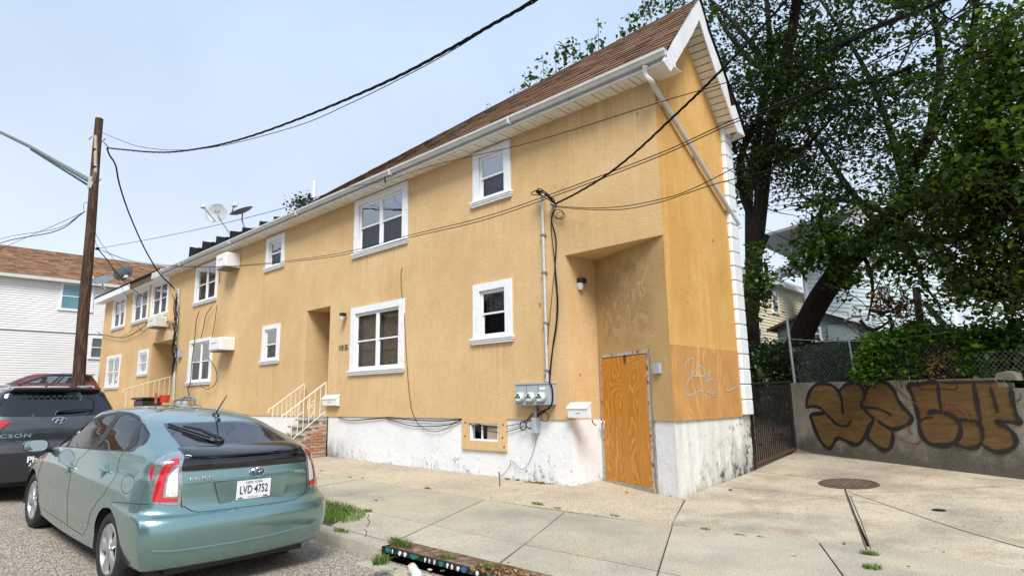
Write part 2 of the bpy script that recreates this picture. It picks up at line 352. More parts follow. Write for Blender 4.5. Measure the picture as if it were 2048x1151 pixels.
def _ply(name, a, b, sc=1., contrast=1.):
    g = NT(name); n1 = g.noise(g.pos((1., 1., .30)), 2.3*sc, 2.2, .45, .35)
    rings = g.math('SINE', g.math('MULTIPLY', n1, 150)); fine = g.noise(g.pos((60, 60, 1.6)), 2, 4, .6); soft = g.noise(g.pos(), 1.5, 3)
    c = g.mix(g.ramp(rings, (.10, 0), (.75, 1)), a, b); c = g.mix(g.math('MULTIPLY', g.ramp(soft, (.35, 0), (.65, 1)), .35), c, a)
    c = g.mix(g.math('MULTIPLY', g.ramp(fine, (.45, 0), (.62, 1)), .35*contrast), c, tuple(x*.55 for x in a))
    kn = g.noise(g.pos((1, 1, .5)), 3.1, 1, .3); c = g.mix(g.ramp(kn, (.74, 0), (.76, 1)), c, (.10, .045, .015))
    return g.fin(c, .5, 0, g.bump(rings, .08, .003), .4)
M_PLY = _ply('bare_plywood', (.50, .19, .018), (.68, .31, .048))
def _painted_board():
    g = NT('painted_plywood'); n1 = g.noise(g.pos((1, 1, .34)), 1.9, 1.5, .4, .4); rings = g.math('SINE', g.math('MULTIPLY', n1, 95))
    m = g.math('MULTIPLY', g.ramp(rings, (.55, 0), (.85, 1)), g.ramp(g.noise(g.pos(), 1.6, 4), (.42, 0), (.62, .6)))
    c = g.mix(g.ramp(g.noise(g.pos(), 2, 5), (.3, 0), (.7, 1)), (.46, .225, .065), (.56, .29, .095)); c = g.mix(m, c, (.78, .50, .22))
    c = g.mix(g.math('MULTIPLY', g.ramp(g.noise(g.pos((2, 2, .3)), 2.5, 5), (.5, 0), (.7, 1)), .5), c, (.64, .36, .14))
    return g.fin(c, .6, 0, g.bump(rings, .05, .003), .35)
M_PBD = _painted_board()
def concrete(name, a, b, agg=0, stain=(.34, .28, .20), st=.5, dark=(.30, .28, .25), moss=False):
    g = NT(name); v = g.pos(); c = g.mix(g.ramp(g.noise(v, .9, 6, .62), (.3, 0), (.7, 1)), a, b)
    c = g.mix(g.math('MULTIPLY', g.ramp(g.noise(v, 1.7, 7, .65, .6), (.50, 0), (.68, 1)), st), c, stain)
    c = g.mix(g.math('MULTIPLY', g.ramp(g.noise(g.pos((1, 1, 1), rot=(0, 0, 1.1)), .62, 5, .6), (.47, 0), (.66, 1)), .78), c, dark)
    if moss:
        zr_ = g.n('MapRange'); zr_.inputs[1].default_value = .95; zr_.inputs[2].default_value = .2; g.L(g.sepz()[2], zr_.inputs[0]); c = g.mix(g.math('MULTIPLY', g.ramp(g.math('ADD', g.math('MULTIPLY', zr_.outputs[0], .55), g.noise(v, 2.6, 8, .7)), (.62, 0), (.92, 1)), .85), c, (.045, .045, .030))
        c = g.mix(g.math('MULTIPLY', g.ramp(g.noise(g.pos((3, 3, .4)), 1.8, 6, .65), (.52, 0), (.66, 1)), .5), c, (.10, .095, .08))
    sp = g.noise(v, 75, 3, .65); c = g.mix(g.ramp(sp, (.36, .85), (.52, 0)), c, tuple(x*.5 for x in a)); c = g.mix(g.math('MULTIPLY', g.ramp(g.noise(v, 16, 6, .7), (.5, 0), (.66, 1)), .25), c, dark)
    c = g.mix(g.ramp(sp, (.55, 0), (.72, .5)), c, tuple(min(1, x*1.35) for x in b))
    h = g.math('MULTIPLY', sp, .6)
    sptz = g.ramp(g.noise(v, 22, 3, .7), (.70, 0), (.73, .55)); c = g.mix(sptz, c, (.20, .17, .13))
    if agg:
        vo = g.n('TexVoronoi'); vo.inputs['Scale'].default_value = 60; g.L(v, vo.inputs['Vector'])
        c = g.mix(g.math('MULTIPLY', g.ramp(vo.outputs[0], (.25, 1), (.5, 0)), agg), c, (.62, .55, .43)); c = g.mix(g.ramp(vo.outputs[0], (.52, 0), (.75, agg*.8)), c, (.20, .165, .12)); h = g.math('SUBTRACT', h, vo.outputs[0])
    at = g.n('ObjectInfo').outputs['Random']; c = g.mix(.17, c, g.ramp(at, (0, .20), (1, .75)), 'SOFT_LIGHT')
    cr = g.n('TexVoronoi', feature='DISTANCE_TO_EDGE'); cr.inputs['Scale'].default_value = .75; wob = g.n('VectorMath', operation='ADD'); nn = g.n('TexNoise'); nn.inputs['Scale'].default_value = 3; nn.inputs['Detail'].default_value = 6; g.L(v, nn.inputs[0]); g.L(v, wob.inputs[0]); g.L(nn.outputs['Color'], wob.inputs[1]); g.L(wob.outputs[0], cr.inputs['Vector'])
    ck = g.math('MULTIPLY', g.ramp(cr.outputs[0], (.003, 1), (.007, 0)), g.ramp(g.noise(v, .8, 2), (.56, 0), (.6, .8))); c = g.mix(ck, c, (.12, .10, .08))
    return g.fin(c, .9, 0, g.bump(h, .4, .008), .25)
M_CON = concrete('sidewalk_concrete', (.39, .35, .265), (.51, .46, .35), .08, (.47, .33, .17), .35, dark=(.235, .235, .20))
M_CONA = concrete('exposed_aggregate_concrete', (.41, .335, .23), (.58, .485, .345), .75, (.34, .30, .24), .7, dark=(.27, .24, .20))
M_CON2 = concrete('driveway_concrete', (.42, .36, .265), (.60, .52, .40), .35, (.30, .22, .14), .85, dark=(.17, .155, .13))
M_KERB = concrete('kerb_concrete', (.36, .315, .235), (.46, .41, .31), .1, (.22, .20, .18), .6, dark=(.24, .23, .21))
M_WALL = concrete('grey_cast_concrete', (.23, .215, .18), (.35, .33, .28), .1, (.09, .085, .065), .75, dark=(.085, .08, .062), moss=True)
M_CAP = concrete('stone_step_concrete', (.45, .42, .37), (.55, .52, .46), .1)
def _asph():
    g = NT('worn_asphalt'); v = g.pos(); vo = g.n('TexVoronoi'); vo.inputs['Scale'].default_value = 62; g.L(v, vo.inputs['Vector'])
    rn = g.ramp(vo.outputs['Color'], (.1, (.20, .175, .145)), (.45, (.43, .375, .305)), (.8, (.60, .53, .43)), (1, (.78, .69, .56)))
    c = g.mix(g.ramp(vo.outputs[0], (.35, 0), (.62, .85)), rn, (.10, .088, .07)); c = g.mix(g.math('MULTIPLY', g.ramp(g.noise(v, .7, 6, .6), (.45, 0), (.7, 1)), .45), c, (.22, .19, .155))
    c = g.mix(g.math('MULTIPLY', g.ramp(g.noise(v, 3.2, 6, .7), (.6, 0), (.75, 1)), .4), c, (.30, .27, .22))
    return g.fin(c, .92, 0, g.bump(g.math('SUBTRACT', g.noise(v, 60, 2), vo.outputs[0]), .6, .01), .3)
M_ASP = _asph()
M_DIRT = simple('soil', (.13, .09, .06), .95, 0, .3, 12, .6, 80)
M_BLK = simple('black_rubber_sheathing', (.012, .012, .013), .85, spec=.2)
M_GREYM = simple('grey_meter_paint', (.36, .41, .45), .45, 0, .06, 5, dirt=((.25, .27, .28), 16, .62))
M_COND = simple('galvanised_conduit', (.58, .59, .57), .45, .35, .12, 8, dirt=((.3, .28, .24), 12, .6))
M_GALV = simple('galvanised_steel', (.24, .27, .28), .6, .4, .2, 8)
M_RUST = simple('rusty_iron', (.10, .055, .036), .8, .2, .3, 14, .5, 90)
M_BIRON = simple('black_iron', (.025, .024, .023), .5, .4, .2, 10)
M_IVORY = simple('cream_iron_paint', (.78, .70, .58), .45, 0, .06, 8, dirt=((.45, .28, .15), 18, .68))
M_DISH = simple('grey_dish_paint', (.38, .41, .42), .45, 0, .05, 5); M_DISHD = simple('dark_dish_paint', (.12, .15, .17), .5)
M_AC = simple('white_plastic_case', (.76, .77, .77), .45, 0, .03, 4, dirt=((.5, .48, .44), 8, .66)); M_ACG = simple('ivory_plastic_case', (.66, .64, .58), .5, 0, .06, 5)
M_MAIL = simple('white_mailbox_metal', (.80, .81, .82), .3, 0, .03, 6)
M_RED = simple('red_plastic', (.55, .05, .02), .4); M_BLUE = simple('dark_blue_plastic', (.02, .035, .14), .45); M_BPL = simple('black_plastic', (.015, .015, .016), .38)
M_GREEN = simple('green_meter_label', (.01, .16, .09), .5); M_CHR = simple('chrome', (.85, .86, .88), .12, 1, .02)
def _pole():
    g = NT('creosoted_pole_wood'); v = g.pos((6, 6, .35)); n = g.noise(v, 2.6, 8, .68); n2 = g.noise(g.pos((12, 12, .5)), 3, 5)
    c = g.ramp(n, (.30, (.020, .012, .009)), (.48, (.052, .028, .018)), (.62, (.105, .060, .040)), (.80, (.22, .15, .11)))
    c = g.mix(g.ramp(n2, (.58, 0), (.66, .85)), c, (.018, .011, .008)); return g.fin(c, .85, 0, g.bump(g.math('ADD', n, n2), .7, .03), .25)
M_POLE = _pole()
def brickm():
    g = NT('brown_brick'); v = g.pos(obj=True); r = g.n('ObjectInfo').outputs['Random']
    c = g.ramp(r, (0, (.30, .15, .09)), (.3, (.42, .235, .14)), (.6, (.36, .19, .12)), (1, (.52, .33, .22)))
    c = g.mix(g.math('MULTIPLY', g.ramp(g.noise(v, 18, 5), (.4, 0), (.7, 1)), .5), c, (.20, .12, .08)); return g.fin(c, .9, 0, g.bump(g.noise(v, 70, 3), .5, .006), .2)
M_BRK = brickm(); M_MORT = simple('mortar', (.42, .36, .29), .95, 0, .15, 20, .5, 90)
def siding(name, col, dirt=.12):
    g = NT(name); v = g.pos(); c = g.mix(g.ramp(g.noise(v, .5, 5), (.3, 0), (.7, 1)), tuple(x*(1-dirt) for x in col), col); r = g.n('ObjectInfo').outputs['Random']
    c = g.mix(.08, c, g.ramp(r, (0, .2), (1, .8)), 'SOFT_LIGHT'); c = g.mix(g.math('MULTIPLY', g.ramp(g.noise(g.pos((.6, .6, 4)), 2, 5), (.55, 0), (.7, 1)), .15), c, tuple(x*.7 for x in col)); return g.fin(c, .5, 0, None, .3)
M_SDG = siding('pale_grey_siding', (.78, .77, .75)); M_SDC = siding('cream_siding', (.86, .76, .56)); M_SDB = siding('pale_blue_siding', (.60, .72, .72)); M_SHD = siding('dull_blue_shed_boards', (.20, .25, .25), .3)
def bark(name, a, b):
    g = NT(name); n = g.noise(g.pos((5, 5, 1.1)), 4, 8, .7, .5); n2 = g.noise(g.pos(), 26, 4)
    return g.fin(g.mix(g.ramp(g.math('ADD', n, g.math('MULTIPLY', n2, .25)), (.45, 0), (.8, 1)), a, b), .95, 0, g.bump(g.math('ADD', n, n2), .9, .05), .15)
M_BARK = bark('dark_bark', (.014, .011, .009), (.050, .040, .031)); M_BARK2 = bark('brown_bark', (.018, .013, .010), (.058, .042, .031))
def leafm(name, cols, trans=.35):
    g = NT(name); g.nt.nodes.remove(g.b); at = g.n('Attribute'); at.attribute_name = 'tone'
    c = g.ramp(at.outputs['Fac'], (0, cols[0]), (.5, cols[1]), (1, cols[2])); d = g.n('BsdfPrincipled'); d.inputs['Roughness'].default_value = .42; d.inputs['Specular IOR Level'].default_value = .45; t = g.n('BsdfTranslucent'); ms = g.n('MixShader'); ms.inputs[0].default_value = trans
    tc_ = g.mix(1., c, (1.5, 1.7, .45), 'MULTIPLY'); g.L(c, d.inputs['Base Color']); g.L(tc_, t.inputs[0]); g.L(d.outputs[0], ms.inputs[1]); g.L(t.outputs[0], ms.inputs[2]); g.L(ms.outputs[0], g.o.inputs[0]); return g.m
M_LF = leafm('dark_green_leaves', [(.009, .020, .006), (.020, .044, .010), (.055, .10, .017)], .32)
M_LF2 = leafm('mid_green_leaves', [(.014, .034, .006), (.036, .080, .011), (.10, .17, .02)], .38)
M_LF3 = leafm('fresh_green_leaves', [(.018, .05, .006), (.055, .13, .012), (.15, .27, .025)], .35)
M_LF4 = leafm('yellow_green_leaves', [(.012, .028, .005), (.034, .068, .008), (.11, .17, .016)], .34)
M_DRY = leafm('dry_brown_leaves', [(.16, .09, .04), (.30, .18, .08), (.42, .27, .13)], .25)
M_GRS = leafm('grass_blades', [(.05, .10, .015), (.10, .185, .025), (.22, .29, .06)], .3)
M_YEL = simple('yellow_fallen_leaf', (.62, .48, .03), .6)
# ------------------------------------------------------------------ ground, road, pavement
def cdt_patch(poly, zf, mat, name, parent, step=.3, thick=.03, skirt=True, jit=0.003):
    xs = [p[0] for p in poly]; ys = [p[1] for p in poly]; n = len(poly)
    P = [Vector(p) for p in poly]; E_ = []; pts = []
    for i in range(n):
        a, b = Vector(poly[i]), Vector(poly[(i+1) % n]); m = max(1, int((b-a).length/step)); pts += [a.lerp(b, k/m) for k in range(m)]
    nb = len(pts); edges = [(i, (i+1) % nb) for i in range(nb)]
    x = min(xs)+step/2
    def inside(q, marg):
        c = False
        for i in range(n):
            a, b = poly[i], poly[(i+1) % n]
            if (a[1] > q[1]) != (b[1] > q[1]) and q[0] < (b[0]-a[0])*(q[1]-a[1])/(b[1]-a[1])+a[0]: c = not c
        return c
    while x < max(xs):
        y = min(ys)+step/2
        while y < max(ys):
            if inside((x, y), 0): pts.append(Vector((x, y)))
            y += step
        x += step
    v, e, f, *_ = delaunay_2d_cdt(pts, edges, [tuple(range(nb))], 1, 1e-5)
    mb = MB(); tilt = (rnd.uniform(-1, 1)*jit, rnd.uniform(-1, 1)*jit); cx, cy = sum(xs)/n, sum(ys)/n; dz = rnd.uniform(-jit, jit)
    zz = lambda q: zf(q[0], q[1])+dz+tilt[0]*(q[0]-cx)+tilt[1]*(q[1]-cy)
    mb.add([(q.x, q.y, zz(q)) for q in v], [tuple(t) for t in f])
    if skirt:
        top = [Vector((q.x, q.y, zz(q))) for q in pts[:nb]]; m = len(top)
        cen = Vector((cx, cy, 0)); ins = []
        mb.add(top+[p-Vector((0, 0, thick)) for p in top], [(i, i+m, (i+1) % m+m, (i+1) % m) for i in range(m)])
    return mb.build(name, mat, parent)
def shrink(poly, d):
    n = len(poly); out = []
    area = sum(poly[i][0]*poly[(i+1) % n][1]-poly[(i+1) % n][0]*poly[i][1] for i in range(n)); s = 1 if area > 0 else -1
    for i in range(n):
        a, b, c = Vector(poly[i-1]), Vector(poly[i]), Vector(poly[(i+1) % n]); u = (b-a).normalized(); w = (c-b).normalized()
        nu = Vector((-u.y, u.x))*s; nw = Vector((-w.y, w.x))*s; k = nu+nw; out.append(tuple(b+k*(d/max(.35, 1+nu.dot(nw)))))
    return out
# far ground sheet
mb = MB()
xs = [-400, -120, -60, -45, -36]+[x*1. for x in range(-35, 9, 1)]+[20, 60, 400]; ys = [-400, -80, -20, -8, -2, 3.4, 6.3, 8.25, 11, 14, 20, 40, 80, 400]
mb.add([(x, y, min(G(x, y), 2.0 if y > 8 else .5)-(.35 if y < 8.2 else .06)) for y in ys for x in xs], [(j*len(xs)+i, j*len(xs)+i+1, (j+1)*len(xs)+i+1, (j+1)*len(xs)+i) for j in range(len(ys)-1) for i in range(len(xs)-1)])
gr = mb.build('ground', M_DIRT); tag(gr, kind='structure', label='bare soil under and around the paved surfaces')
# road
mb = MB(); xs = [-60, -50, -42, -36, -30, -25, -20, -16, -14]+[-13+.5*i for i in range(18)]+[-3.5, -2, 0, 3, 9, 30]; ys = [-14, -8, -4, -1, 1, 2, 3, 3.6, 3.85]
def rz(x, y): return road_z(x)+.018*max(0, min(1.2, 3.8-y)) - (.02 if y > 3.5 else 0)*0
mb.add([(x, y, rz(x, y)) for y in ys for x in xs], [(j*len(xs)+i, j*len(xs)+i+1, (j+1)*len(xs)+i+1, (j+1)*len(xs)+i) for j in range(len(ys)-1) for i in range(len(xs)-1)])
# cross street at the far end of the block
mb.add([(x, y, road_z(x)+.012) for x, y in ((-41, 3.85), (-36.4, 3.85), (-36.4, 30), (-41, 30))], [(0, 1, 2, 3)])
tag(mb.build('road', M_ASP, smooth=2), kind='structure', label='worn grey asphalt road with loose aggregate')
# pavement slabs
pave = bpy.data.objects.new('pavement', None); COL.objects.link(pave); WM['pavement'] = Matrix.Identity(4); tag(pave, kind='structure', label='concrete sidewalk flags between kerb and building')
dx = -.476
def sx(x0, y): return x0+(y-6.39)*dx                   # slanting cross joints
def back(x): return 6.39+(.0 if x < -4.9 else (x+4.9)*.12)
cj = [-35, -31.5, -28, -24.6, -21.3, -18., -15.5, -13., -11.4, -9.8, -8.22, -6.57, -5.12, -3.62, -2.05, -.5, 1.1, 2.8, 4.6, 7]
for a, b in zip(cj[:-1], cj[1:]):
    top = [(sx(b, back(b)), back(b)), (sx(a, back(a)), back(a))]
    tree_pit = (a, b) == (-8.22, -6.57)
    p2 = [(sx(a, 4.77), 4.77), (sx(b, 4.77), 4.77)]+top
    cdt_patch(shrink(p2, .0075), G, M_CON, 'slab', pave)
    if a == -9.8: continue                              # the open tree pit
    y0 = 3.965
    if tree_pit: p1 = [(sx(a, y0)+.45, y0), (sx(b, y0), y0), (sx(b, 4.77), 4.77), (sx(a, 4.77)+.18, 4.77)]
    elif a == -5.12: p1 = [(sx(a, 4.10), 4.10), (sx(b, 4.10), 4.10), (sx(b, 4.77), 4.77), (sx(a, 4.77), 4.77)]
    elif a == -6.57: p1 = [(sx(a, y0), y0), (-5.42, y0), (sx(b, 4.13), 4.10), (sx(b, 4.77), 4.77), (sx(a, 4.77), 4.77)]
    else: p1 = [(sx(a, y0), y0), (sx(b, y0), y0), (sx(b, 4.77), 4.77), (sx(a, 4.77), 4.77)]
    cdt_patch(shrink(p1, .0075), G, M_CON, 'slab', pave)
wj = [-35, -31, -27, -23, -19.5, -16, -12.4, -9.8, -8.16, -6.2, -3.70]
for a, b in zip(wj[:-1], wj[1:]):
    q = [(a, 6.40), (b, 6.40 if b < -4 else 6.53), (b-.62 if b < -4 else -4.42, 8.235), (a-.62, 8.235)]
    if b == -3.70: q = [(a, 6.40), (b, 6.53), (-4.42, 8.19), (-4.53, 8.24), (-5.0, 8.41), (-6.25, 8.86), (-6.42, 8.235), (-6.82, 8.235)]
    cdt_patch(shrink(q, .005), G, M_CONA, 'slab', pave)
# driveway slabs
drv = bpy.data.objects.new('driveway', None); COL.objects.link(drv); WM['driveway'] = Matrix.Identity(4); tag(drv, kind='structure', label='stained concrete driveway beside the graffitied wall')
S1 = [(-3.72, 6.57), (-1.75, 6.68), (-2.53, 9.06), (-4.49, 9.29), (-4.49, 8.22), (-4.40, 8.19)]
S2 = [(-4.49, 9.30), (-2.55, 9.07), (-2.76, 9.72), (-3.0, 10.45), (-4.49, 10.75)]
S3 = [(-4.49, 10.76), (-3.0, 10.46), (-2.76, 9.74), (-2.37, 9.82), (-.92, 11.1), (1.2, 13), (-4.65, 16), (-4.6, 13.3)]
S4 = [(-2.74, 9.72), (-.69, 7.62), (.5, 6.75), (6, 6.9), (6, 12), (1.2, 12.9), (-.92, 11.08), (-2.36, 9.8)]
S5 = [(-2.74, 9.70), (-1.73, 6.68), (.48, 6.74), (-.70, 7.60)]
for s in (S1, S2, S3, S4, S5): cdt_patch(shrink(s, .006), G, M_CON2, 'slab', drv, step=.35, jit=.001)
# kerb, lengths of cast kerb with joints
kb = bpy.data.objects.new('kerb', None); COL.objects.link(kb); WM['kerb'] = Matrix.Identity(4); tag(kb, kind='structure', label='grey concrete kerb along the road')
xs = [-40+2.05*i for i in range(17)]+[-5.40]
segs = list(zip(xs[:-1], xs[1:]))+[(-2.6, -.6), (-.6, 1.4), (1.4, 3.4), (3.4, 5.4), (5.4, 7.4)]
segs[16] = (-7.2, -5.36)
for a, b in segs:
    if b < a: continue
    mb = MB(); n = 6; V = []
    for k in range(n+1):
        x = a+.006+(b-a-.012)*k/n; z = G(x, 3.9); w = rnd.uniform(-.004, .004); r0 = road_z(x)-.1
        V += [(x, 3.785+w, r0), (x, 3.80+w, z-.03), (x, 3.83+w, z+w*.5), (x, 3.955, z), (x, 3.955, r0)]
    F = [(i*5+j, (i+1)*5+j, (i+1)*5+(j+1) % 5, i*5+(j+1) % 5) for i in range(n) for j in range(4)]+[(0, 1, 2, 3, 4), tuple(n*5+q for q in (4, 3, 2, 1, 0))]
    mb.add(V, F); mb.build('kerb_stone', M_KERB, kb, smooth=50)
# storm drain inlet with a painted iron face
dr = thing('storm_drain', (-4.0, 3.9, -.12), 'black iron storm drain curb inlet splashed with white and teal paint', 'storm drain')
mb = MB(); x0, x1 = -5.36, -2.6
mb.bb(x0, x1, 3.80, 3.83, -.035, .015); mb.build('face_plate', simple('black_inlet_iron', (.022, .02, .022), .42, .3, .3, 8), dr)
mb = MB(); mb.bb(x0, x1, 3.83, 4.085, -.005, .012); mb.build('top_plate', simple('rusted_inlet_top', (.12, .065, .04), .85, .1, .5, 7, .7, 60, dirt=((.25, .18, .11), 9, .5)), dr)
for q_ in ((x0, x0+.05, 3.79, 4.0, -.14, .012), (x1-.05, x1, 3.79, 4.0, -.14, .012), (-4.0, -3.96, 3.805, 3.9, -.14, -.03)): mb = MB(); mb.bb(*q_); mb.build('side_block', M_BIRON, dr)
mb = MB(); mb.bb(x0, x1, 3.84, 3.95, -.30, -.29); mb.quad((x0, 4.09, -.3), (x1, 4.09, -.3), (x1, 4.09, -.01), (x0, 4.09, -.01)); mb.build('catch_pit', M_BLK, dr)
mb = MB(); mb.bb(x0-.1, x1, 3.56, 3.775, -.14, -.112, ch=.008); mb.build('gutter_apron', M_KERB, dr)
wp = simple('white_paint_splat', (.72, .74, .76), .5); tp = simple('teal_paint_splat', (.01, .17, .18), .45); bp_ = simple('blue_paint_splat', (.03, .12, .28), .45)
def splat(cx, w, h, m, zc=-.008):
    mb = MB(); n = 12; P = []
    for k in range(n):
        a = 2*PI*k/n; r = 1+.25*rnd.uniform(-1, 1); P.append((w*r*math.cos(a), h*r*math.sin(a)-(.02 if k in (8, 9) else 0)))
    zz = max(-.034, min(.014, zc)); P = [(cx+a, max(-.0345, min(.0145, zz+b))) for a, b in P]
    mb.prism(P, (0, 3.7965, 0), (1, 0, 0), (0, 0, 1), (0, .003, 0)); mb.build('paint_splat', m, dr)
for cx, w, h, m in ((-5.27, .045, .02, tp), (-5.19, .008, .016, wp), (-5.07, .03, .014, wp), (-4.99, .025, .015, wp), (-4.86, .07, .018, tp), (-4.69, .014, .016, wp), (-4.63, .01, .014, wp), (-4.56, .012, .02, wp), (-4.47, .03, .02, tp), (-4.38, .014, .02, wp), (-4.32, .014, .02, wp), (-4.24, .02, .012, wp), (-4.16, .04, .018, bp_), (-4.0, .02, .015, wp), (-3.85, .03, .015, tp)): splat(cx, w, h, m)
# manhole cover and the small cap
c = onG(1697, 967); 
mh = thing('manhole_cover', (c.x, c.y, G(c.x, c.y)), 'round brown iron manhole cover with a grid of raised ribs', 'manhole cover')
tl = .058; R = .385
def mz(x, y): return G(c.x, c.y)+tl*(y-c.y)
mb = MB(); n = 40
for r0, r1, h0, h1 in ((R, R-.035, .016, .016),): mb.add([(c.x+r*math.cos(2*PI*k/n), c.y+r*math.sin(2*PI*k/n), mz(0, c.y+r*math.sin(2*PI*k/n))+h) for r, h in ((R+.02, 0.004), (R, .016), (R-.035, .016), (R-.04, .008)) for k in range(n)], [(i*n+k, i*n+(k+1) % n, (i+1)*n+(k+1) % n, (i+1)*n+k) for i in range(3) for k in range(n)])
mb.build('ring_frame', M_RUST, mh)
mb = MB(); mb.add([(c.x+(R-.04)*math.cos(2*PI*k/n), c.y+(R-.04)*math.sin(2*PI*k/n), mz(0, c.y+(R-.04)*math.sin(2*PI*k/n))+.008) for k in range(n)], [tuple(range(n))]); mb.build('cover_disc', M_RUST, mh)
rm = simple('worn_rib_iron', (.20, .145, .11), .7, .3, .3, 12)
for i in range(-9, 10):
    for j in range(-9, 10):
        x, y = i*.044+(.01 if j % 2 else 0), j*.044
        if math.hypot(x, y) < R-.07 and (i+j) % 2 == 0:
            mb = MB(); mb.box((c.x+x, c.y+y, mz(0, c.y+y)+.013), (.055 if (j % 2) else .018, .018 if (j % 2) else .055, .010)); mb.build('rib', rm, mh)
c2 = onG(1878, 1019); mb = MB(); mb.lathe([(0, .006), (.065, .006), (.075, .001)], 20, Matrix.Translation((c2.x, c2.y, G(c2.x, c2.y)))); tag(mb.build('valve_cap', M_BIRON), 'small dark round water valve cap in the driveway', 'valve cap')
# ------------------------------------------------------------------ the long yellow building
YF = 8.212; XC = -4.512; XL = -35.25; ZB = 1.07; ZT = 6.42
B = thing('stucco_row_house', (-15, 9.5, 0), 'long two storey yellow stucco row house with brown shingle roof and boarded corner door', 'house')
def holed(mb, x0, x1, z0, z1, y, holes, depth):
    xs = sorted({x0, x1}|{h[0] for h in holes}|{h[1] for h in holes}); zs = sorted({z0, z1}|{h[2] for h in holes}|{h[3] for h in holes})
    xs = [x for x in xs if x0 <= x <= x1]; zs = [z for z in zs if z0 <= z <= z1]
    for a, b in zip(xs[:-1], xs[1:]):
        for c, d in zip(zs[:-1], zs[1:]):
            mx_, mz_ = (a+b)/2, (c+d)/2
            if any(h[0] < mx_ < h[1] and h[2] < mz_ < h[3] for h in holes): continue
            mb.quad((a, y, c), (b, y, c), (b, y, d), (a, y, d))
    for a, b, c, d in holes:
        Y2 = y+depth; mb.quad((a, y, c), (a, y, d), (a, Y2, d), (a, Y2, c)); mb.quad((b, y, c), (b, Y2, c), (b, Y2, d), (b, y, d))
        mb.quad((a, y, d), (b, y, d), (b, Y2, d), (a, Y2, d))
        if c > z0+.01: mb.quad((a, y, c), (a, Y2, c), (b, Y2, c), (b, y, c))
# windows: x0, x1, z0 (underside of sill), z1, kind, trim width, curtain materials (upper, lower)
WIN = [(-33.72, -31.76, 4.87, 6.38, 2, .12, 'a'), (-30.68, -28.62, 4.87, 6.38, 2, .12, 'a'), (-28.25, -26.25, 4.87, 6.38, 2, .12, 'a'),
       (-23.46, -21.46, 4.88, 6.32, 2, .14, 'b'), (-17.85, -16.70, 5.29, 6.33, 1, .17, 'c'), (-13.03, -10.87, 4.90, 6.375, 2, .18, 'u'), (-8.70, -7.66, 5.215, 6.365, 1, .16, 'v'),
       (-33.90, -31.80, 2.13, 3.68, 2, .13, 'bars'), (-29.25, -28.02, 2.57, 3.67, 1, .13, 'bars'), (-23.54, -21.50, 2.06, 3.655, 2, .14, 'b'),
       (-17.80, -16.73, 2.515, 3.65, 1, .15, 'c'), (-13.05, -10.93, 2.03, 3.655, 2, .18, 'p'), (-8.71, -7.67, 2.46, 3.635, 1, .17, 'k')]
holes = []
for w in WIN: t = w[5]; holes.append((w[0]+t, w[1]-t, w[2]+.13, w[3]-t*.8))
rec3 = (-27.69, -25.08, ZB, 3.86); rec2 = (-15.25, -14.06, ZB, 3.845); rec1 = (-6.41, XC, ZB, 3.85)
mb = MB(); wall_holes = holes+[rec3, rec2]
# upper + lower bands handled in one grid, the corner recess is cut separately
def wall_grid():
    hs = holes+[rec3, rec2, (rec1[0], XC+.0, ZB, 3.85)]
    xs = sorted({XL, XC}|{v for h in hs for v in h[:2]}); zs = sorted({ZB, ZT}|{v for h in hs for v in h[2:]})
    for a, b in zip(xs[:-1], xs[1:]):
        for c, d in zip(zs[:-1], zs[1:]):
            m, n = (a+b)/2, (c+d)/2
            if any(h[0] < m < h[1] and h[2] < n < h[3] for h in hs): continue
            mb.quad((a, YF, c), (b, YF, c), (b, YF, d), (a, YF, d))
    for a, b, c, d in holes:
        Y2 = YF+.10
        mb.quad((a, YF, c), (a, YF, d), (a, Y2, d), (a, Y2, c)); mb.quad((b, YF, c), (b, Y2, c), (b, Y2, d), (b, YF, d)); mb.quad((a, YF, d), (b, YF, d), (b, Y2, d), (a, Y2, d)); mb.quad((a, YF, c), (a, Y2, c), (b, Y2, c), (b, YF, c))
wall_grid()
mb.quad((XL, YF, ZB), (rec3[0], YF, ZB), (rec3[0], YF+.06, ZB), (XL, YF+.06, ZB)); mb.quad((rec3[1], YF, ZB), (rec2[0], YF, ZB), (rec2[0], YF+.06, ZB), (rec3[1], YF+.06, ZB)); mb.quad((rec2[1], YF, ZB), (rec1[0], YF, ZB), (rec1[0], YF+.06, ZB), (rec2[1], YF+.06, ZB))
mb.quad((XL, YF, ZB), (XL, 10.9, ZB), (XL, 10.9, ZT), (XL, YF, ZT))
mb.build('front_wall', M_ST, B)
# entrance recesses two and three: jambs, back wall, soffit
def recess(r, dep, lbl):
    a, b, c, d = r; mb = MB(); Y2 = YF+dep
    mb.quad((a, YF, c), (a, YF, d), (a, Y2, d), (a, Y2, c)); mb.quad((b, YF, c), (b, Y2, c), (b, Y2, d), (b, YF, d)); mb.quad((a, YF, d), (b, YF, d), (b, Y2, d), (a, Y2, d)); mb.quad((a, Y2, c), (b, Y2, c), (b, Y2, d), (a, Y2, d))
    mb.build('entrance_recess', M_ST, B)
    mb = MB(); mb.bb(a+.1, b-.1, Y2-.05, Y2-.004, c+.02, c+2.1); dd = mb.build('entrance_door', simple('dark_door', (.05, .035, .03), .5), B)
    mb = MB(); mb.bb(a, b, YF, Y2, c-.08, c); mb.build('entrance_landing', M_CAP, B)
recess(rec3, 1.3, ''); recess(rec2, 1.1, '')
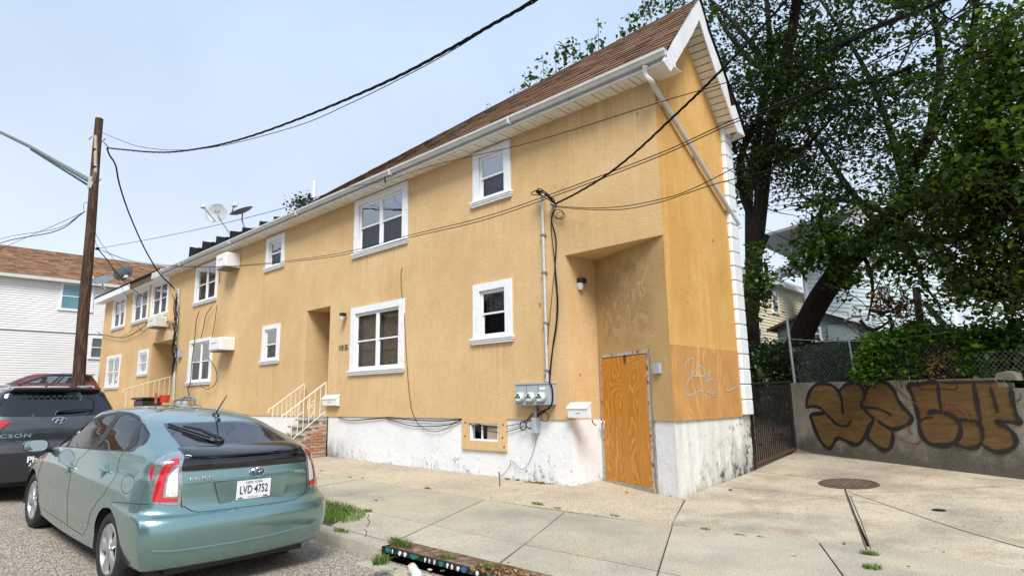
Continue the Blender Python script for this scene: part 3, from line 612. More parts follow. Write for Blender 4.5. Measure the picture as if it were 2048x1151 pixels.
# corner recess: left jamb, slanting door wall, triangular soffit
Pa = Vector((XC, YF+.004, 0)); Pb = Vector((-6.29, 8.905, 0)); Pj = Vector((-6.41, YF, 0))
dn = (Pb-Pa).normalized(); LD = (Pb-Pa).length; nrm = Vector((dn.y, -dn.x, 0)); nrm = nrm if nrm.y < 0 else -nrm
def dp(s, z, off=0): return Pa+dn*s+nrm*off+Vector((0, 0, z))
sd0 = .55; sd1 = 1.80; dz0, dz1 = .09, 2.13          # door leaf along the slanting wall
mb = MB(); mb.quad(dp(0, ZB), dp(sd0, ZB), dp(sd0, 3.85), dp(0, 3.85)); mb.quad(dp(sd0, dz1), dp(LD, dz1), dp(LD, 3.85), dp(sd0, 3.85)); mb.quad(dp(sd1, ZB), dp(LD, ZB), dp(LD, dz1), dp(sd1, dz1))
mb.build('slanting_wall', M_ST3, B)
mb = MB(); mb.quad(Pj+Vector((0, 0, ZB)), Pb+Vector((0, 0, ZB)), Pb+Vector((0, 0, 3.85)), Pj+Vector((0, 0, 3.85))); mb.quad(Pa+Vector((0, 0, 3.85)), Pb+Vector((0, 0, 3.85)), Pj+Vector((0, 0, 3.85)))
mb.build('recess_jamb', M_ST, B)
# foundation
F2 = YF+.025; bw = (-9.044, -7.861, .50, 1.07)
mb = MB(); bx = (-8.83, -8.06, .66, .99)
def fz(x): return G(x, 8.2)-.06
for a, b in ((XL, rec3[0]), (rec3[1], rec2[0]), (rec2[1]+.05, bx[0]), (bx[1], rec1[0]+.0)):
    mb.quad((a, F2, fz(a)), (b, F2, fz(b)), (b, F2, ZB+.03), (a, F2, ZB+.03))
mb.quad((bx[0], F2, fz(bx[0])), (bx[1], F2, fz(bx[1])), (bx[1], F2, bx[2]), (bx[0], F2, bx[2])); mb.quad((bx[0], F2, bx[3]), (bx[1], F2, bx[3]), (bx[1], F2, ZB+.03), (bx[0], F2, ZB+.03))
for x in (bx[0], bx[1]): mb.quad((x, F2, bx[2]), (x, F2+.14, bx[2]), (x, F2+.14, bx[3]), (x, F2, bx[3]))
for z in (bx[2], bx[3]): mb.quad((bx[0], F2, z), (bx[0], F2+.14, z), (bx[1], F2+.14, z), (bx[1], F2, z))
mb.quad((rec2[1]+.05, F2, fz(-14)), (rec2[1]+.05, F2+1, fz(-14)), (rec2[1]+.05, F2+1, ZB), (rec2[1]+.05, F2, ZB))
o1 = Vector((0, .02, 0)); mb.quad(Pj+o1+Vector((0, 0, -.1)), Pb+o1+Vector((.0, 0, -.1)), Pb+o1+Vector((0, 0, ZB)), Pj+o1+Vector((0, 0, ZB)))
mb.build('foundation', M_FO, B)
mb = MB(); mb.quad(dp(0, -.1, -.02), dp(sd0-.06, -.1, -.02), dp(sd0-.06, ZB, -.02), dp(0, ZB, -.02)); mb.build('foundation', M_FO, B); mb = MB(); mb.quad(dp(sd1+.05, -.1, -.02), dp(LD, -.1, -.02), dp(LD, ZB, -.02), dp(sd1+.05, ZB, -.02)); mb.build('foundation', M_FO, B)
mb = MB(); nn_ = 14
V = [(XC-.012, YF+.02+(10.9-YF)*k/nn_, z) for k in range(nn_+1) for z in (G(0, YF+(10.9-YF)*k/nn_)-.1, ZB+.01)]
mb.add(V, [(2*k, 2*k+2, 2*k+3, 2*k+1) for k in range(nn_)]); mb.quad((XC-.012, YF+.02, ZB+.01), (XC-.012, 10.9, ZB+.01), (XC-.08, 10.9, ZB+.01), (XC-.08, YF+.02, ZB+.01)); mb.quad((XC-.012, 10.9, -.1), (-8, 10.9, -.1), (-8, 10.9, ZB), (XC-.012, 10.9, ZB))
mb.build('foundation', M_FO2, B)
# rough render crumbs at the slab edge of the foundation
mb = MB()
for k in range(26):
    x = rnd.uniform(-13.6, -6.5); s = rnd.uniform(.006, .02); mb.box((x, 8.21-rnd.random()*.05, G(x, 8.2)+s/2), (s*1.6, s, s), rz=rnd.random()*3)
tag(mb.build('rubble_crumbs', M_KERB), 'crumbs of render lying along the foot of the white foundation', 'rubble', kind='stuff')
# side wall and gable, quoins, painted board
AP = (9.46, 8.17)
mb = MB(); mb.add([(XC, YF, ZB), (XC, 10.9, ZB), (XC, 10.9, 6.22), (XC, AP[0], AP[1]), (XC, YF, 6.6)], [(0, 1, 2, 3, 4)]); mb.build('side_wall', M_ST2, B)
mb = MB(); mb.quad((XC, 10.9, ZB), (XL, 10.9, ZB), (XL, 10.9, 6.3), (XC, 10.9, 6.3)); mb.build('back_wall', M_ST, B)
mb = MB(); mb.bb(XC+.002, XC+.016, YF+.004, 10.56, ZB+.0, 2.185); mb.build('painted_board', M_PBD, B, label='plywood sheet painted ochre with faint blue graffiti tag')
z = ZB+.02; k = 0
while z < 6.25:
    h = .262; mb = MB(); mb.box((XC+.035, 10.735, z+h/2), (.08, .33 if k % 1 == 0 else .3, h-.012), ch=.012); mb.build('quoin_block', M_TRIM, B); z += h; k += 1
# faint chalky tag on the board
def inkpath(pts, o, ux, uy, w, d):
    mb = MB(); P = [Vector((a, b)) for a, b in spline2(pts)]; o, ux, uy, d = map(Vector, (o, ux, uy, d)); V = []
    for i, p in enumerate(P):
        t = P[min(i+1, len(P)-1)]-P[max(i-1, 0)]; t = t.normalized() if t.length > 1e-9 else Vector((1, 0)); nn = Vector((-t.y, t.x))*w/2*(1 if 0 < i < len(P)-1 else .4)
        V += [o+ux*(p+nn).x+uy*(p+nn).y+d, o+ux*(p-nn).x+uy*(p-nn).y+d]
    mb.add(V, [(2*i, 2*i+1, 2*i+3, 2*i+2) for i in range(len(P)-1)]); return mb
def spline2(P, m=6):
    P = [Vector((a, b, 0)) for a, b in P]; return [crv(P, k/m).to_2d() for k in range((len(P)-1)*m+1)] if len(P) > 2 else [p.to_2d() for p in P]
M_TAG = simple('faded_blue_spray', (.42, .44, .40), .6)
def z7(*p): return [(onX(1300+x/3.1125, 640+y/3.1125, XC+.02).y, onX(1300+x/3.1125, 640+y/3.1125, XC+.02).z) for x, y in p]
for i_, st_ in enumerate((z7((215, 310), (225, 260), (262, 235), (275, 265), (262, 335), (225, 400), (240, 465), (300, 440), (335, 440)), z7((262, 340), (300, 285), (330, 300), (335, 345), (262, 345)), z7((335, 345), (372, 320), (345, 385), (392, 365), (398, 450), (340, 440)), z7((380, 475), (425, 470)), z7((245, 345), (300, 440)), z7((475, 440), (510, 430), (548, 405)))):
    inkpath(st_, (XC+.0185+.0012*i_, 0, 0), (0, 1, 0), (0, 0, 1), .022, (0, 0, 0)).build('spray_stroke', M_TAG, B)
# ---- windows
def frame_rect(mb, x0, x1, z0, z1, w, y0, y1, wt=None, wb=None):
    wt = w if wt is None else wt; wb = w if wb is None else wb
    mb.bb(x0, x0+w, y0, y1, z0, z1); mb.bb(x1-w, x1, y0, y1, z0, z1); mb.bb(x0+w, x1-w, y0+.001, y1, z1-wt, z1); mb.bb(x0+w, x1-w, y0+.001, y1, z0, z0+wb)
CURT = {'a': (M_CUR, M_CUR2), 'b': (M_CUR, M_CUR), 'c': (M_CUR2, M_CUR2), 'u': (M_CUR2, M_CUR2), 'v': (M_CUR, M_CUR), 'p': (M_PLYIN, M_PLYIN), 'k': (M_CUR2, M_BLACKB), 'bars': (M_CUR, M_CUR)}
for (x0, x1, z0, z1, nw, t, kd) in WIN:
    hx0, hx1, hz0, hz1 = x0+t, x1-t, z0+.13, z1-t*.8
    mb = MB(); frame_rect(mb, x0, x1, z0+.10, z1, t+.004, YF-.035, YF-.0, wt=t*.8+.004, wb=.034)
    W = mb.build('window', M_TRIM, B)
    mb = MB(); e = .055
    mb.bb(x0-e, x1+e, YF-.085, YF-.002, z0+.075, z0+.115, ch=.008); mb.bb(x0-e+.012, x1+e-.012, YF-.07, YF-.002, z0+.045, z0+.075); mb.bb(x0-e+.03, x1+e-.03, YF-.055, YF-.002, z0, z0+.045, ch=.006)
    mb.build('sill', M_TRIM, W)
    mb = MB(); frame_rect(mb, hx0, hx1, hz0, hz1, .035, YF+.012, YF+.085)
    n = nw; mull = .07 if n == 2 else 0
    if n == 2: mb.bb((hx0+hx1)/2-mull/2, (hx0+hx1)/2+mull/2, YF+.008, YF+.085, hz0+.034, hz1-.034)
    mb.build('frame', M_TRIM2, W)
    segs_ = [(hx0+.035, hx1-.035)] if n == 1 else [(hx0+.035, (hx0+hx1)/2-mull/2), ((hx0+hx1)/2+mull/2, hx1-.035)]
    zm = (hz0+hz1)/2
    for a, b in segs_:
        for (c, d, dy) in ((zm-.018, hz1-.035, .035), (hz0+.035, zm+.018, .058)):
            mb = MB(); frame_rect(mb, a, b, c, d, .034, YF+dy-.012, YF+dy+.012); mb.build('sash', M_TRIM2, W)
            mb = MB(); mb.quad((a+.03, YF+dy, c+.03), (b-.03, YF+dy, c+.03), (b-.03, YF+dy, d-.03), (a+.03, YF+dy, d-.03))
            lower = dy > .04
            mb.build('pane', M_GLS if (lower and kd in 'ubcav') else (M_GLC if kd in 'pk' else M_GL), W)
        cu = CURT[kd]; N = 28
        for (c, d, m_) in ((zm, hz1, cu[0]), (hz0, zm, cu[1])):
            mb = MB(); V = []; yy = .17
            for k in range(N+1):
                q = .025*math.sin(k*1.7+a)+.012*math.sin(k*.6) if m_ in (M_CUR, M_CUR2) else 0
                V += [(a+(b-a)*k/N, YF+yy+q, c), (a+(b-a)*k/N, YF+yy+q, d)]
            mb.add(V, [(2*k, 2*k+2, 2*k+3, 2*k+1) for k in range(N)]); mb.build('curtain' if m_ in (M_CUR, M_CUR2) else 'inside_board', m_, W)
    mb = MB(); d2 = YF+.42; mb.quad((hx0, d2, hz0), (hx1, d2, hz0), (hx1, d2, hz1), (hx0, d2, hz1))
    for x in (hx0, hx1): mb.quad((x, YF+.101, hz0), (x, d2, hz0), (x, d2, hz1), (x, YF+.101, hz1))
    for z in (hz0, hz1): mb.quad((hx0, YF+.101, z), (hx1, YF+.101, z), (hx1, d2, z), (hx0, d2, z))
    mb.build('room_behind', M_ROOM, W)
    if kd == 'bars':
        nb = 8 if nw == 2 else 5
        for k in range(nb):
            mb = MB(); x = hx0+(hx1-hx0)*(k+.5)/nb; mb.tube([(x, YF-.045, hz0-.02), (x, YF-.045, hz1+.02)], .009, 6); mb.build('bar', M_TRIM2, W)
        for z in (hz0+.08, zm, hz1-.08): mb = MB(); mb.bb(hx0-.02, hx1+.02, YF-.052, YF-.038, z-.012, z+.012); mb.build('bar', M_TRIM2, W)
# basement window in its yellow surround
mb = MB(); frame_rect(mb, bw[0], bw[1], bw[2], bw[3], .20, F2-.045, F2-.002, wt=.085, wb=.165); Wb = mb.build('basement_window', M_ST, B)
mb = MB(); frame_rect(mb, bx[0], bx[1], bx[2], bx[3], .035, F2-.03, F2+.05); mb.bb((bx[0]+bx[1])/2-.1, (bx[0]+bx[1])/2-.08, F2+.0, F2+.04, bx[2], bx[3]); mb.build('frame', M_TRIM2, Wb)
mb = MB(); mb.quad((bx[0]+.03, F2+.02, bx[2]+.03), (bx[0]+.42, F2+.02, bx[2]+.03), (bx[0]+.42, F2+.02, bx[3]-.03), (bx[0]+.03, F2+.02, bx[3]-.03)); mb.build('pane', M_GL, Wb)
mb = MB(); mb.bb((bx[0]+bx[1])/2-.05, bx[1]-.03, F2+.03, F2+.05, bx[2]+.03, bx[3]-.03); mb.build('inside_board', simple('faded_card', (.40, .33, .24), .9), Wb)
mb = MB(); mb.bb(bx[0]+.14, (bx[0]+bx[1])/2-.06, F2+.10, F2+.12, bx[2], bx[3]-.04); mb.build('inside_board', simple('dark_brown_board', (.05, .02, .012), .9), Wb)
mb = MB(); mb.quad((bx[0], F2+.139, bx[2]), (bx[1], F2+.139, bx[2]), (bx[1], F2+.139, bx[3]), (bx[0], F2+.139, bx[3])); mb.build('room_behind', M_ROOM, Wb)
for x, z in ((bw[0]+.1, bw[2]+.24), (bw[0]+.1, bw[3]-.08), (bw[1]-.09, bw[2]+.24), (bw[1]-.07, bw[3]-.10), (bw[1]-.05, bw[2]+.08)):
    mb = MB(); mb.box((x, F2-.048, z), (.035, .006, .028), rz=0); mb.build('chipped_spot', simple('exposed_wood', (.16, .08, .04), .9), Wb)
# ---- boarded door in the slanting wall
Dr = MB(); Dm = Matrix((( -dn.x, -nrm.x, 0), (-dn.y, -nrm.y, 0), (0, 0, 1)))
def dbox(mb, s0, s1, z0, z1, o0, o1): a = dp((s0+s1)/2, (z0+z1)/2, (o0+o1)/2); mb.box(a, (abs(s1-s0), abs(o1-o0), abs(z1-z0)), m=Matrix(((-dn.x, -nrm.x, 0), (-dn.y, -nrm.y, 0), (0, 0, 1))))
dbox(Dr, sd0+.035, sd1-.02, dz0, dz1-.05, .0, .022); DO = Dr.build('plywood_door', M_PLY, B, label='bare orange plywood sheet closing the corner doorway')
mb = MB(); 
dbox(mb, sd0-.06, sd0+.022, .03, dz1+.015, -.03, .010); dbox(mb, sd1-.012, sd1+.05, .03, dz1+.015, -.03, .006); dbox(mb, sd0+.022, sd1-.012, dz1-.035, dz1+.015, -.03, .008); mb.build('door_frame', simple('splintered_frame_wood', (.50, .45, .38), .8, 0, .4, 9, .6, 60, dirt=((.20, .07, .03), 9, .5)), DO)
mb = MB(); dbox(mb, sd0-.07, sd1+.05, -.06, .085, -.03, .05); mb.build('door_sill', M_KERB, DO)
mb = MB(); dbox(mb, sd0-.08, sd0-.058, .0, dz1+.03, -.02, .016); mb.build('corner_bead', simple('grey_weathered_edge', (.20, .18, .15), .8, 0, .4, 12), DO)
mb = MB(); a = dp(sd1-.035, 1.02, .03); mb.lathe([(.0, .07), (.022, .066), (.03, .05), (.026, .03), (.012, .02), (.012, 0), (.03, -.005)], 14, Matrix.Translation(a) @ nrm.to_track_quat('Z', 'Y').to_matrix().to_4x4()); mb.build('door_knob', M_CHR, DO, smooth=True)
mb = MB(); mb.tube([dp(sd1-.035, .98, .03), dp(sd1-.035, .90, .035)], .012, 6); mb.build('padlock', M_CHR, DO)
mb = MB(); dbox(mb, .22, .36, 1.77, 1.92, .0, .05); tag(mb.build('junction_box', M_GREYM), 'small grey electrical box beside the plywood door', 'junction box')
# ---- eaves: soffit, fascia, gutter
YE = 7.88; XG = -4.10; XE3 = -26.15
sof = MB(); sof.bb(0, .116, YE+.002, YF+.0, ZT-.012, ZT); n = int((XG-XE3)/.12)
S0 = None
for k in range(n):
    x = XE3+.12*k
    if x > XC-.12: continue
    if S0 is None:
        sof2 = MB(); sof2.bb(x, x+.107, YE+.002, YF+.03, ZT-.012, ZT); S0 = sof2.build('soffit_panel', M_SOF, B, world=True); X0 = x
    else: share(S0, 'soffit_panel', B, Matrix.Translation((x-X0, 0, (.003 if k % 3 else -.004))))
mb = MB(); mb.bb(XE3, XC, YE+.01, YF+.05, ZT+.004, ZT+.02); mb.build('soffit_backing', M_BLACKB, B)
mb = MB(); mb.bb(XE3, XG+.02, YE-.004, YE+.008, ZT-.03, ZT+.13, ch=.004); mb.tube([(XE3, YE-.012, ZT-.012), (XG+.02, YE-.012, ZT-.012)], .022, 8); mb.build('fascia', M_GUT, B)
# K-style gutter swept along the eave
def gutter(x0, x1, name='gutter', dz=0):
    pr = [(YE-.014, .16), (YE-.014, .055), (YE-.05, .05), (YE-.085, .055), (YE-.095, .09), (YE-.125, .112), (YE-.128, .15), (YE-.112, .155), (YE-.112, .14)]
    mb = MB(); N = len(pr); V = [(x, y, ZT+z+dz) for x in (x0, x1) for y, z in pr]; mb.add(V, [(i, i+1, N+i+1, N+i) for i in range(N-1)]); mb.add([(x1, y, ZT+z+dz) for y, z in pr[:8]], [tuple(range(8))]); mb.add([(x0, y, ZT+z+dz) for y, z in pr[:8]], [tuple(range(7, -1, -1))])
    return mb.build(name, M_GUT, B)
gutter(XE3, -15.3); gutter(-15.31, XG+.03, dz=.004)
for x in (-24, -19.6, -15.3, -11.0, -7.3): mb = MB(); mb.bb(x-.02, x+.02, YE-.131, YE-.01, ZT+.02, ZT+.155); mb.build('gutter_joint', M_GUT, B)
# far end section: plain white board, part of it missing
def L3(px_, py_): return onY(px_, py_, 7.85)
a, b, c = L3(193, 596), L3(285, 562), L3(330, 543)
mb = MB(); mb.bb(-35.7, -30.1, 7.82, 7.86, 6.36, 6.62); mb.build('fascia', M_TRIM, B)
mb = MB(); mb.bb(-30.1, XE3-1.0, 7.85, 7.88, 6.36, 6.60); mb.build('fascia', simple('rotten_fascia_wood', (.10, .065, .04), .9, 0, .5, 5, .6, 30), B)
mb = MB(); mb.bb(XE3-1.0, XE3+.1, 7.80, 7.86, 6.37, 6.66); mb.build('fascia', M_GUT, B)
mb = MB(); mb.bb(-35.7, XE3, 7.86, YF+.03, 6.38, 6.41); mb.build('soffit_board', M_TRIM, B)
mb = MB(); mb.bb(-35.7, XE3, 7.80, 11, 6.62, 6.68); mb.build('flat_roof', M_BLK, B)
mb = MB(); mb.bb(XE3, -16, 7.90, 11, 6.50, 6.56); mb.build('flat_roof', M_BLK, B)
# black folded sheets standing along the flat roof edge
for k, (x, zt) in enumerate(((-25.3, 7.50), (-24.0, 7.48), (-22.7, 7.42), (-21.5, 7.38), (-20.5, 7.30), (-19.2, 7.24), (-18.2, 7.18), (-17.3, 7.12), (-16.5, 7.06))):
    mb = MB(); mb.prism([(x, 6.58), (x+.95, 6.58), (x+.95, zt-.22), (x+.05, zt)], (0, 8.5, 0), (1, 0, 0), (0, 0, 1), (0, .05, 0)); mb.prism([(8.5, 6.58), (9.4, 6.58), (9.4, zt-.15), (8.5, zt-.2)], (x+.93, 0, 0), (0, 1, 0), (0, 0, 1), (.03, 0, 0)); mb.build('roof_sheet', M_BLK, B)
# ---- pitched roof over the near part
RX0 = -16.3
def XR(y): return -4.085-.045*(y-7.9)
YR0, ZR0 = 7.80, 6.535                                 # eave edge
def ridge(x): t = (x+4.15)/(RX0+4.15); return 9.28+.05*t, 8.21-.50*t
nC = 15; sh = MB(); tones = []; V = []; Fq = []
def rp(x, s):                                          # point on the front slope
    ry, rzz = ridge(x); return Vector((x, YR0+(ry-YR0)*s, ZR0+(rzz-ZR0)*s))
r2 = random.Random(3)
for c_ in range(nC):
    x = RX0+(c_ % 2)*.15+r2.random()*.05; s0 = c_/nC; s1 = min(1, (c_+1.25)/nC)
    while x < XR(8)-.02:
        xe = min(x+.30+r2.uniform(-.02, .04), XR(YR0+(9.3-YR0)*s0)+.02)
        if xe-x < .03: break
        lift = .014+r2.random()*.012; nv = Vector((0, -.76, .65)); b0 = len(V); e_ = .006
        p = [rp(x+e_, s0)+nv*lift, rp(xe-e_, s0)+nv*lift, rp(xe-e_, s1)+nv*.003, rp(x+e_, s1)+nv*.003, rp(x+e_, s0)+nv*.001, rp(xe-e_, s0)+nv*.001]
        V += [tuple(q) for q in p]; Fq += [(b0, b0+1, b0+2, b0+3), (b0+4, b0+5, b0+1, b0), (b0+1, b0+5, b0+2, b0+2), (b0, b0+3, b0+4, b0+4)]; tones += [r2.random()]*6; x = xe
Fq = [f if len(set(f)) == 4 else f for f in Fq]
mb = MB(); mb.add(V, [tuple(dict.fromkeys(f)) for f in Fq]); SHo = mb.build('shingles', M_SH, B, kind='stuff')
at = SHo.data.attributes.new('tone', 'FLOAT', 'POINT'); at.data.foreach_set('value', tones)
mb = MB(); a, b, c, d = [q-Vector((0, -.03, .035)) for q in (rp(RX0, 0), rp(XR(7.9), 0), rp(XR(9.3), 1), rp(RX0, 1))]; m1, m2 = rp((RX0+XR(8))/2, 0)-Vector((0, -.03, .035)), rp((RX0+XR(9))/2, 1)-Vector((0, -.03, .035)); mb.quad(a, m1, m2, d); mb.quad(m1, b, c, m2)
re0, re1 = Vector((XR(11), 11.08, 6.3)), Vector((RX0, 11.08, 6.0)); mb.quad(d, c, re0, re1); mb.add([a, d, re1], [(0, 1, 2)])
mb.build('roof_deck', simple('dark_roof_deck', (.07, .045, .03), .95), B)
# rake boards, built on the slightly skewed gable plane
gp, gn = Vector((XR(7.9), 7.9, 7)), Vector((1, .045, 0))
def rk(*p): return [onP(1280+x/3.837, y/3.837, gp, gn) for x, y in p]
def slab3(P, d, mb): 
    n = len(P); d = Vector(d); mb.add(P+[p+d for p in P], [tuple(range(n)), tuple(range(2*n-1, n-1, -1))]+[(i, n+i, n+(i+1) % n, (i+1) % n) for i in range(n)])
mb = MB(); slab3(rk((235, 352), (180, 465), (236, 550), (400, 268), (456, 150), (448, -2), (434, 2)), (-.025, 0, 0), mb); mb.build('rake_board', M_RAKE, B)
mb = MB(); slab3(rk((448, -2), (456, 150), (500, 300), (585, 560), (650, 740), (692, 860), (700, 815), (660, 620), (600, 450), (520, 230), (470, 30)), (-.025, 0, 0), mb); mb.build('rake_board', M_RAKE, B)
mb = MB(); slab3(rk((700, 815), (692, 860), (752, 1012), (806, 1046), (728, 805)), (-.028, 0, 0), mb); mb.build('rake_board', M_TRIM, B)
mb = MB(); a = rk((448, -4), (520, 226), (600, 446), (660, 616), (728, 800), (808, 1046)); V = []
for p in a: V += [p+Vector((.03, .03, .02)), p+Vector((-.05, .03, .02))]
mb.add(V, [(2*i, 2*i+2, 2*i+3, 2*i+1) for i in range(len(a)-1)]); mb.build('drip_edge', M_BLK, B)
# sloping soffit behind the rear rake board
inn = rk((456, 150), (752, 1012)); wl = [Vector((XC, q.y, q.z+.01)) for q in inn]
for k in range(17):
    t0, t1 = k/17+.004, (k+1)/17-.004; mb = MB(); P = [inn[0].lerp(inn[1], t0), inn[0].lerp(inn[1], t1), wl[0].lerp(wl[1], t1), wl[0].lerp(wl[1], t0)]
    for q in P: q.x = min(q.x, XR(q.y)-.02)
    slab3(P, (0, .01, .014), mb); mb.build('soffit_panel', M_SOF, B)
P = [inn[0], inn[1], wl[1], wl[0]]; mb = MB(); mb.add([q+Vector((-.03, .03, .11)) for q in P], [(0, 1, 2, 3)]); mb.build('soffit_backing', M_SOF, B)
q0, q1, q2 = onX(1280+680/3.837, 1045/3.837, XC), onP(1280+752/3.837, 1012/3.837, gp, gn), onP(1280+806/3.837, 1046/3.837, gp, gn)
q3 = onP(1280+690/3.837, 1095/3.837, (XC+.02, 0, 0), (1, 0, 0)); mb = MB(); mb.quad(q0, q1, q2, q3); mb.quad(q0, q3, q3+Vector((0, .4, .2)), q0+Vector((0, .4, .2))); mb.build('eave_return', M_SOF, B)
# front corner eave return
mb = MB(); mb.bb(XC, XG+.01, YE, YF+.12, ZT-.01, ZT+.0); mb.bb(XC-.1, XG, YE+.01, YE+.3, ZT+.003, ZT+.14); mb.build('eave_return', M_SOF, B)
mb = MB(); mb.lathe([(.06, 0), (.06, .55), (0, .55)], 12, Matrix.Translation(onY(628, 396, 9.2))); mb.build('vent_pipe', M_TRIM2, B, smooth=40)
# ---- slanting downspout across the gable wall
dsp = [onY(1290, 131, 7.80), onY(1290.5, 150, 7.86), onP(1303, 165, (0, 8.08, 0), (0, 1, 0))]
e0, e1 = onX(1305, 168, XC+.07), onX(1468, 435, XC+.07); 
P = [dsp[0], dsp[1], onX(1303, 163, XC+.12), e0.lerp(e1, .03), e1, onX(1478, 448, XC+.09), onX(1479, 456, XC+.09)]
mb = MB(); mb.tube(spline(P[:4], 5)[:-1]+[P[3], P[4]]+P[5:], .042, 8); ds = mb.build('downspout', M_GUT, B, smooth=40)
for t in (.12, .50, .93):
    q = e0.lerp(e1, t); mb = MB(); mb.box(q-Vector((.05, 0, 0)), (.05, .14, .03)); mb.build('pipe_strap', M_TRIM, ds)
# house number, built as figures on the wall
fc = bpy.data.curves.new('n', 'FONT')
def lettering(txt, name, size, mat4, mat, parent, ext=.004, spacing=1., bold=0, align='LEFT'):
    c = bpy.data.curves.new(name, 'FONT'); c.body = txt; c.size = size; c.extrude = ext; c.space_character = spacing; c.offset = bold; c.align_x = align; c.resolution_u = 3
    o = bpy.data.objects.new(name, c); COL.objects.link(o); bpy.context.view_layer.update(); dg = bpy.context.evaluated_depsgraph_get(); me = bpy.data.meshes.new_from_object(o.evaluated_get(dg)); bpy.data.objects.remove(o)
    me.materials.clear(); me.materials.append(mat); q = bpy.data.objects.new(name, me); link(q, parent)
    if parent is not None:
        q.matrix_local = WM[parent.name].inverted() @ mat4; KIDS.setdefault(parent.name, []).append(q)
    else: q.matrix_world = mat4
    WM[q.name] = mat4.copy(); return q
FRONT = Matrix.Rotation(PI/2, 4, 'X')
p = onY(677, 701, YF); lettering('110 55', 'house_number', .19, Matrix.Translation((p.x, YF-.008, p.z)) @ FRONT @ Matrix.Diagonal((.78, 1, 1, 1)), M_BPL, B, .006, 1.05, .0)
# ------------------------------------------------------------------ cars: a lofted bicubic body cut along its panel lines
class Surf:
    def __init__(s, rows, fr=(.19, .33, .48, .64, .79)):
        Gd = []
        for zr, zm, zf, xr, bow, wc, wm, xf in rows:
            L = xf-xr
            c = [(xr, 0, zr), (xr+bow*.12, .40*wc, zr), (xr+bow*.38, .76*wc, zr), (xr+bow*.84, .955*wc, zr+(zm-zr)*.06), (xr+bow+.10, wc+(wm-wc)*.12, zr+(zm-zr)*.14)]
            for k, (f_, wf, zk) in enumerate(zip(fr, (.55, .88, 1, 1, .93), (.42, .75, 1, 1, 1))):
                w = wm*.985 if k == 4 else wc+(wm-wc)*wf
                c.append((xr+L*f_, w, zr+(zm-zr)*zk if k < 4 else zm+(zf-zm)*.35))
            c += [(xf-.10*L, wm*.93, zm+(zf-zm)*.8), (xf-.03*L, wm*.74, zf), (xf, wm*.4, zf), (xf+.01, 0, zf)]; Gd.append(c)
        s.G = np.array(Gd); s.nu = len(rows); s.nv = s.G.shape[1]
        Q = np.concatenate([[2*s.G[0]-s.G[1]], s.G, [2*s.G[-1]-s.G[-2]]]); f1 = np.array([1, -1, 1.])
        s.Q = np.concatenate([Q[:, 1:2]*f1, Q, Q[:, -2:-1]*f1], 1)
    def __call__(s, u, v):
        u = np.atleast_1d(np.asarray(u, float)).ravel(); v = np.atleast_1d(np.asarray(v, float)).ravel(); sg = np.where(v < 0, -1., 1.); v = np.abs(v)
        def w(t, n):
            i = np.clip(np.floor(t).astype(int), 0, n-2); f = t-i
            return i, np.stack([.5*(-f+2*f*f-f**3), .5*(2-5*f*f+3*f**3), .5*(f+4*f*f-3*f**3), .5*(-f*f+f**3)], -1)
        iu, wu = w(u, s.nu); iv, wv = w(v, s.nv); o = np.zeros((len(u), 3))
        for a in range(4):
            for b in range(4): o += (wu[:, a]*wv[:, b])[:, None]*s.Q[iu+a, iv+b]
        o[:, 1] *= sg; return o
    def nrm(s, u, v):
        e = 1e-3; a = s(np.minimum(u+e, s.nu-1.001), v)-s(np.maximum(u-e, 0), v); b = s(u, v+e)-s(u, v-e); n = np.cross(a, b); l = np.linalg.norm(n, axis=1); l[l < 1e-12] = 1
        n = n/l[:, None]; p = s(u, v); c = p-np.array([2.2, 0, .7]); return n*np.where((n*c).sum(1) < 0, -1, 1)[:, None]
    def inv(s, x, z, u0=.0, u1=9.):                    # side-panel parameters of a point given in side view
        uu, vv = np.meshgrid(np.linspace(u0, u1, 120), np.linspace(3.3, 11, 200), indexing='ij'); p = s(uu.ravel(), vv.ravel()); out = []
        for a, b in zip(x, z): k = np.argmin((p[:, 0]-a)**2+(p[:, 2]-b)**2); out.append((uu.ravel()[k], vv.ravel()[k]))
        return out
SU, SV = .10, .34
def pin(poly, q):
    c = False; n = len(poly)
    for i in range(n):
        a, b = poly[i], poly[(i+1) % n]
        if (a[1] > q[1]) != (b[1] > q[1]) and q[0] < (b[0]-a[0])*(q[1]-a[1])/(b[1]-a[1])+a[0]: c = not c
    return c
def dense(poly, n=3, smooth=True):
    out = []; N = len(poly)
    for i in range(N):
        p0, p1, p2, p3 = (Vector(poly[(i+k) % N]) for k in (-1, 0, 1, 2))
        for k in range(n):
            f = k/n
            out.append(tuple(p1.lerp(p2, f)) if not smooth else tuple((p1*2+(p2-p0)*f+(p0*2-p1*5+p2*4-p3)*f*f+(p1*3-p0-p2*3+p3)*f**3)*.5*.35+p1.lerp(p2, f)*.65))
    return out
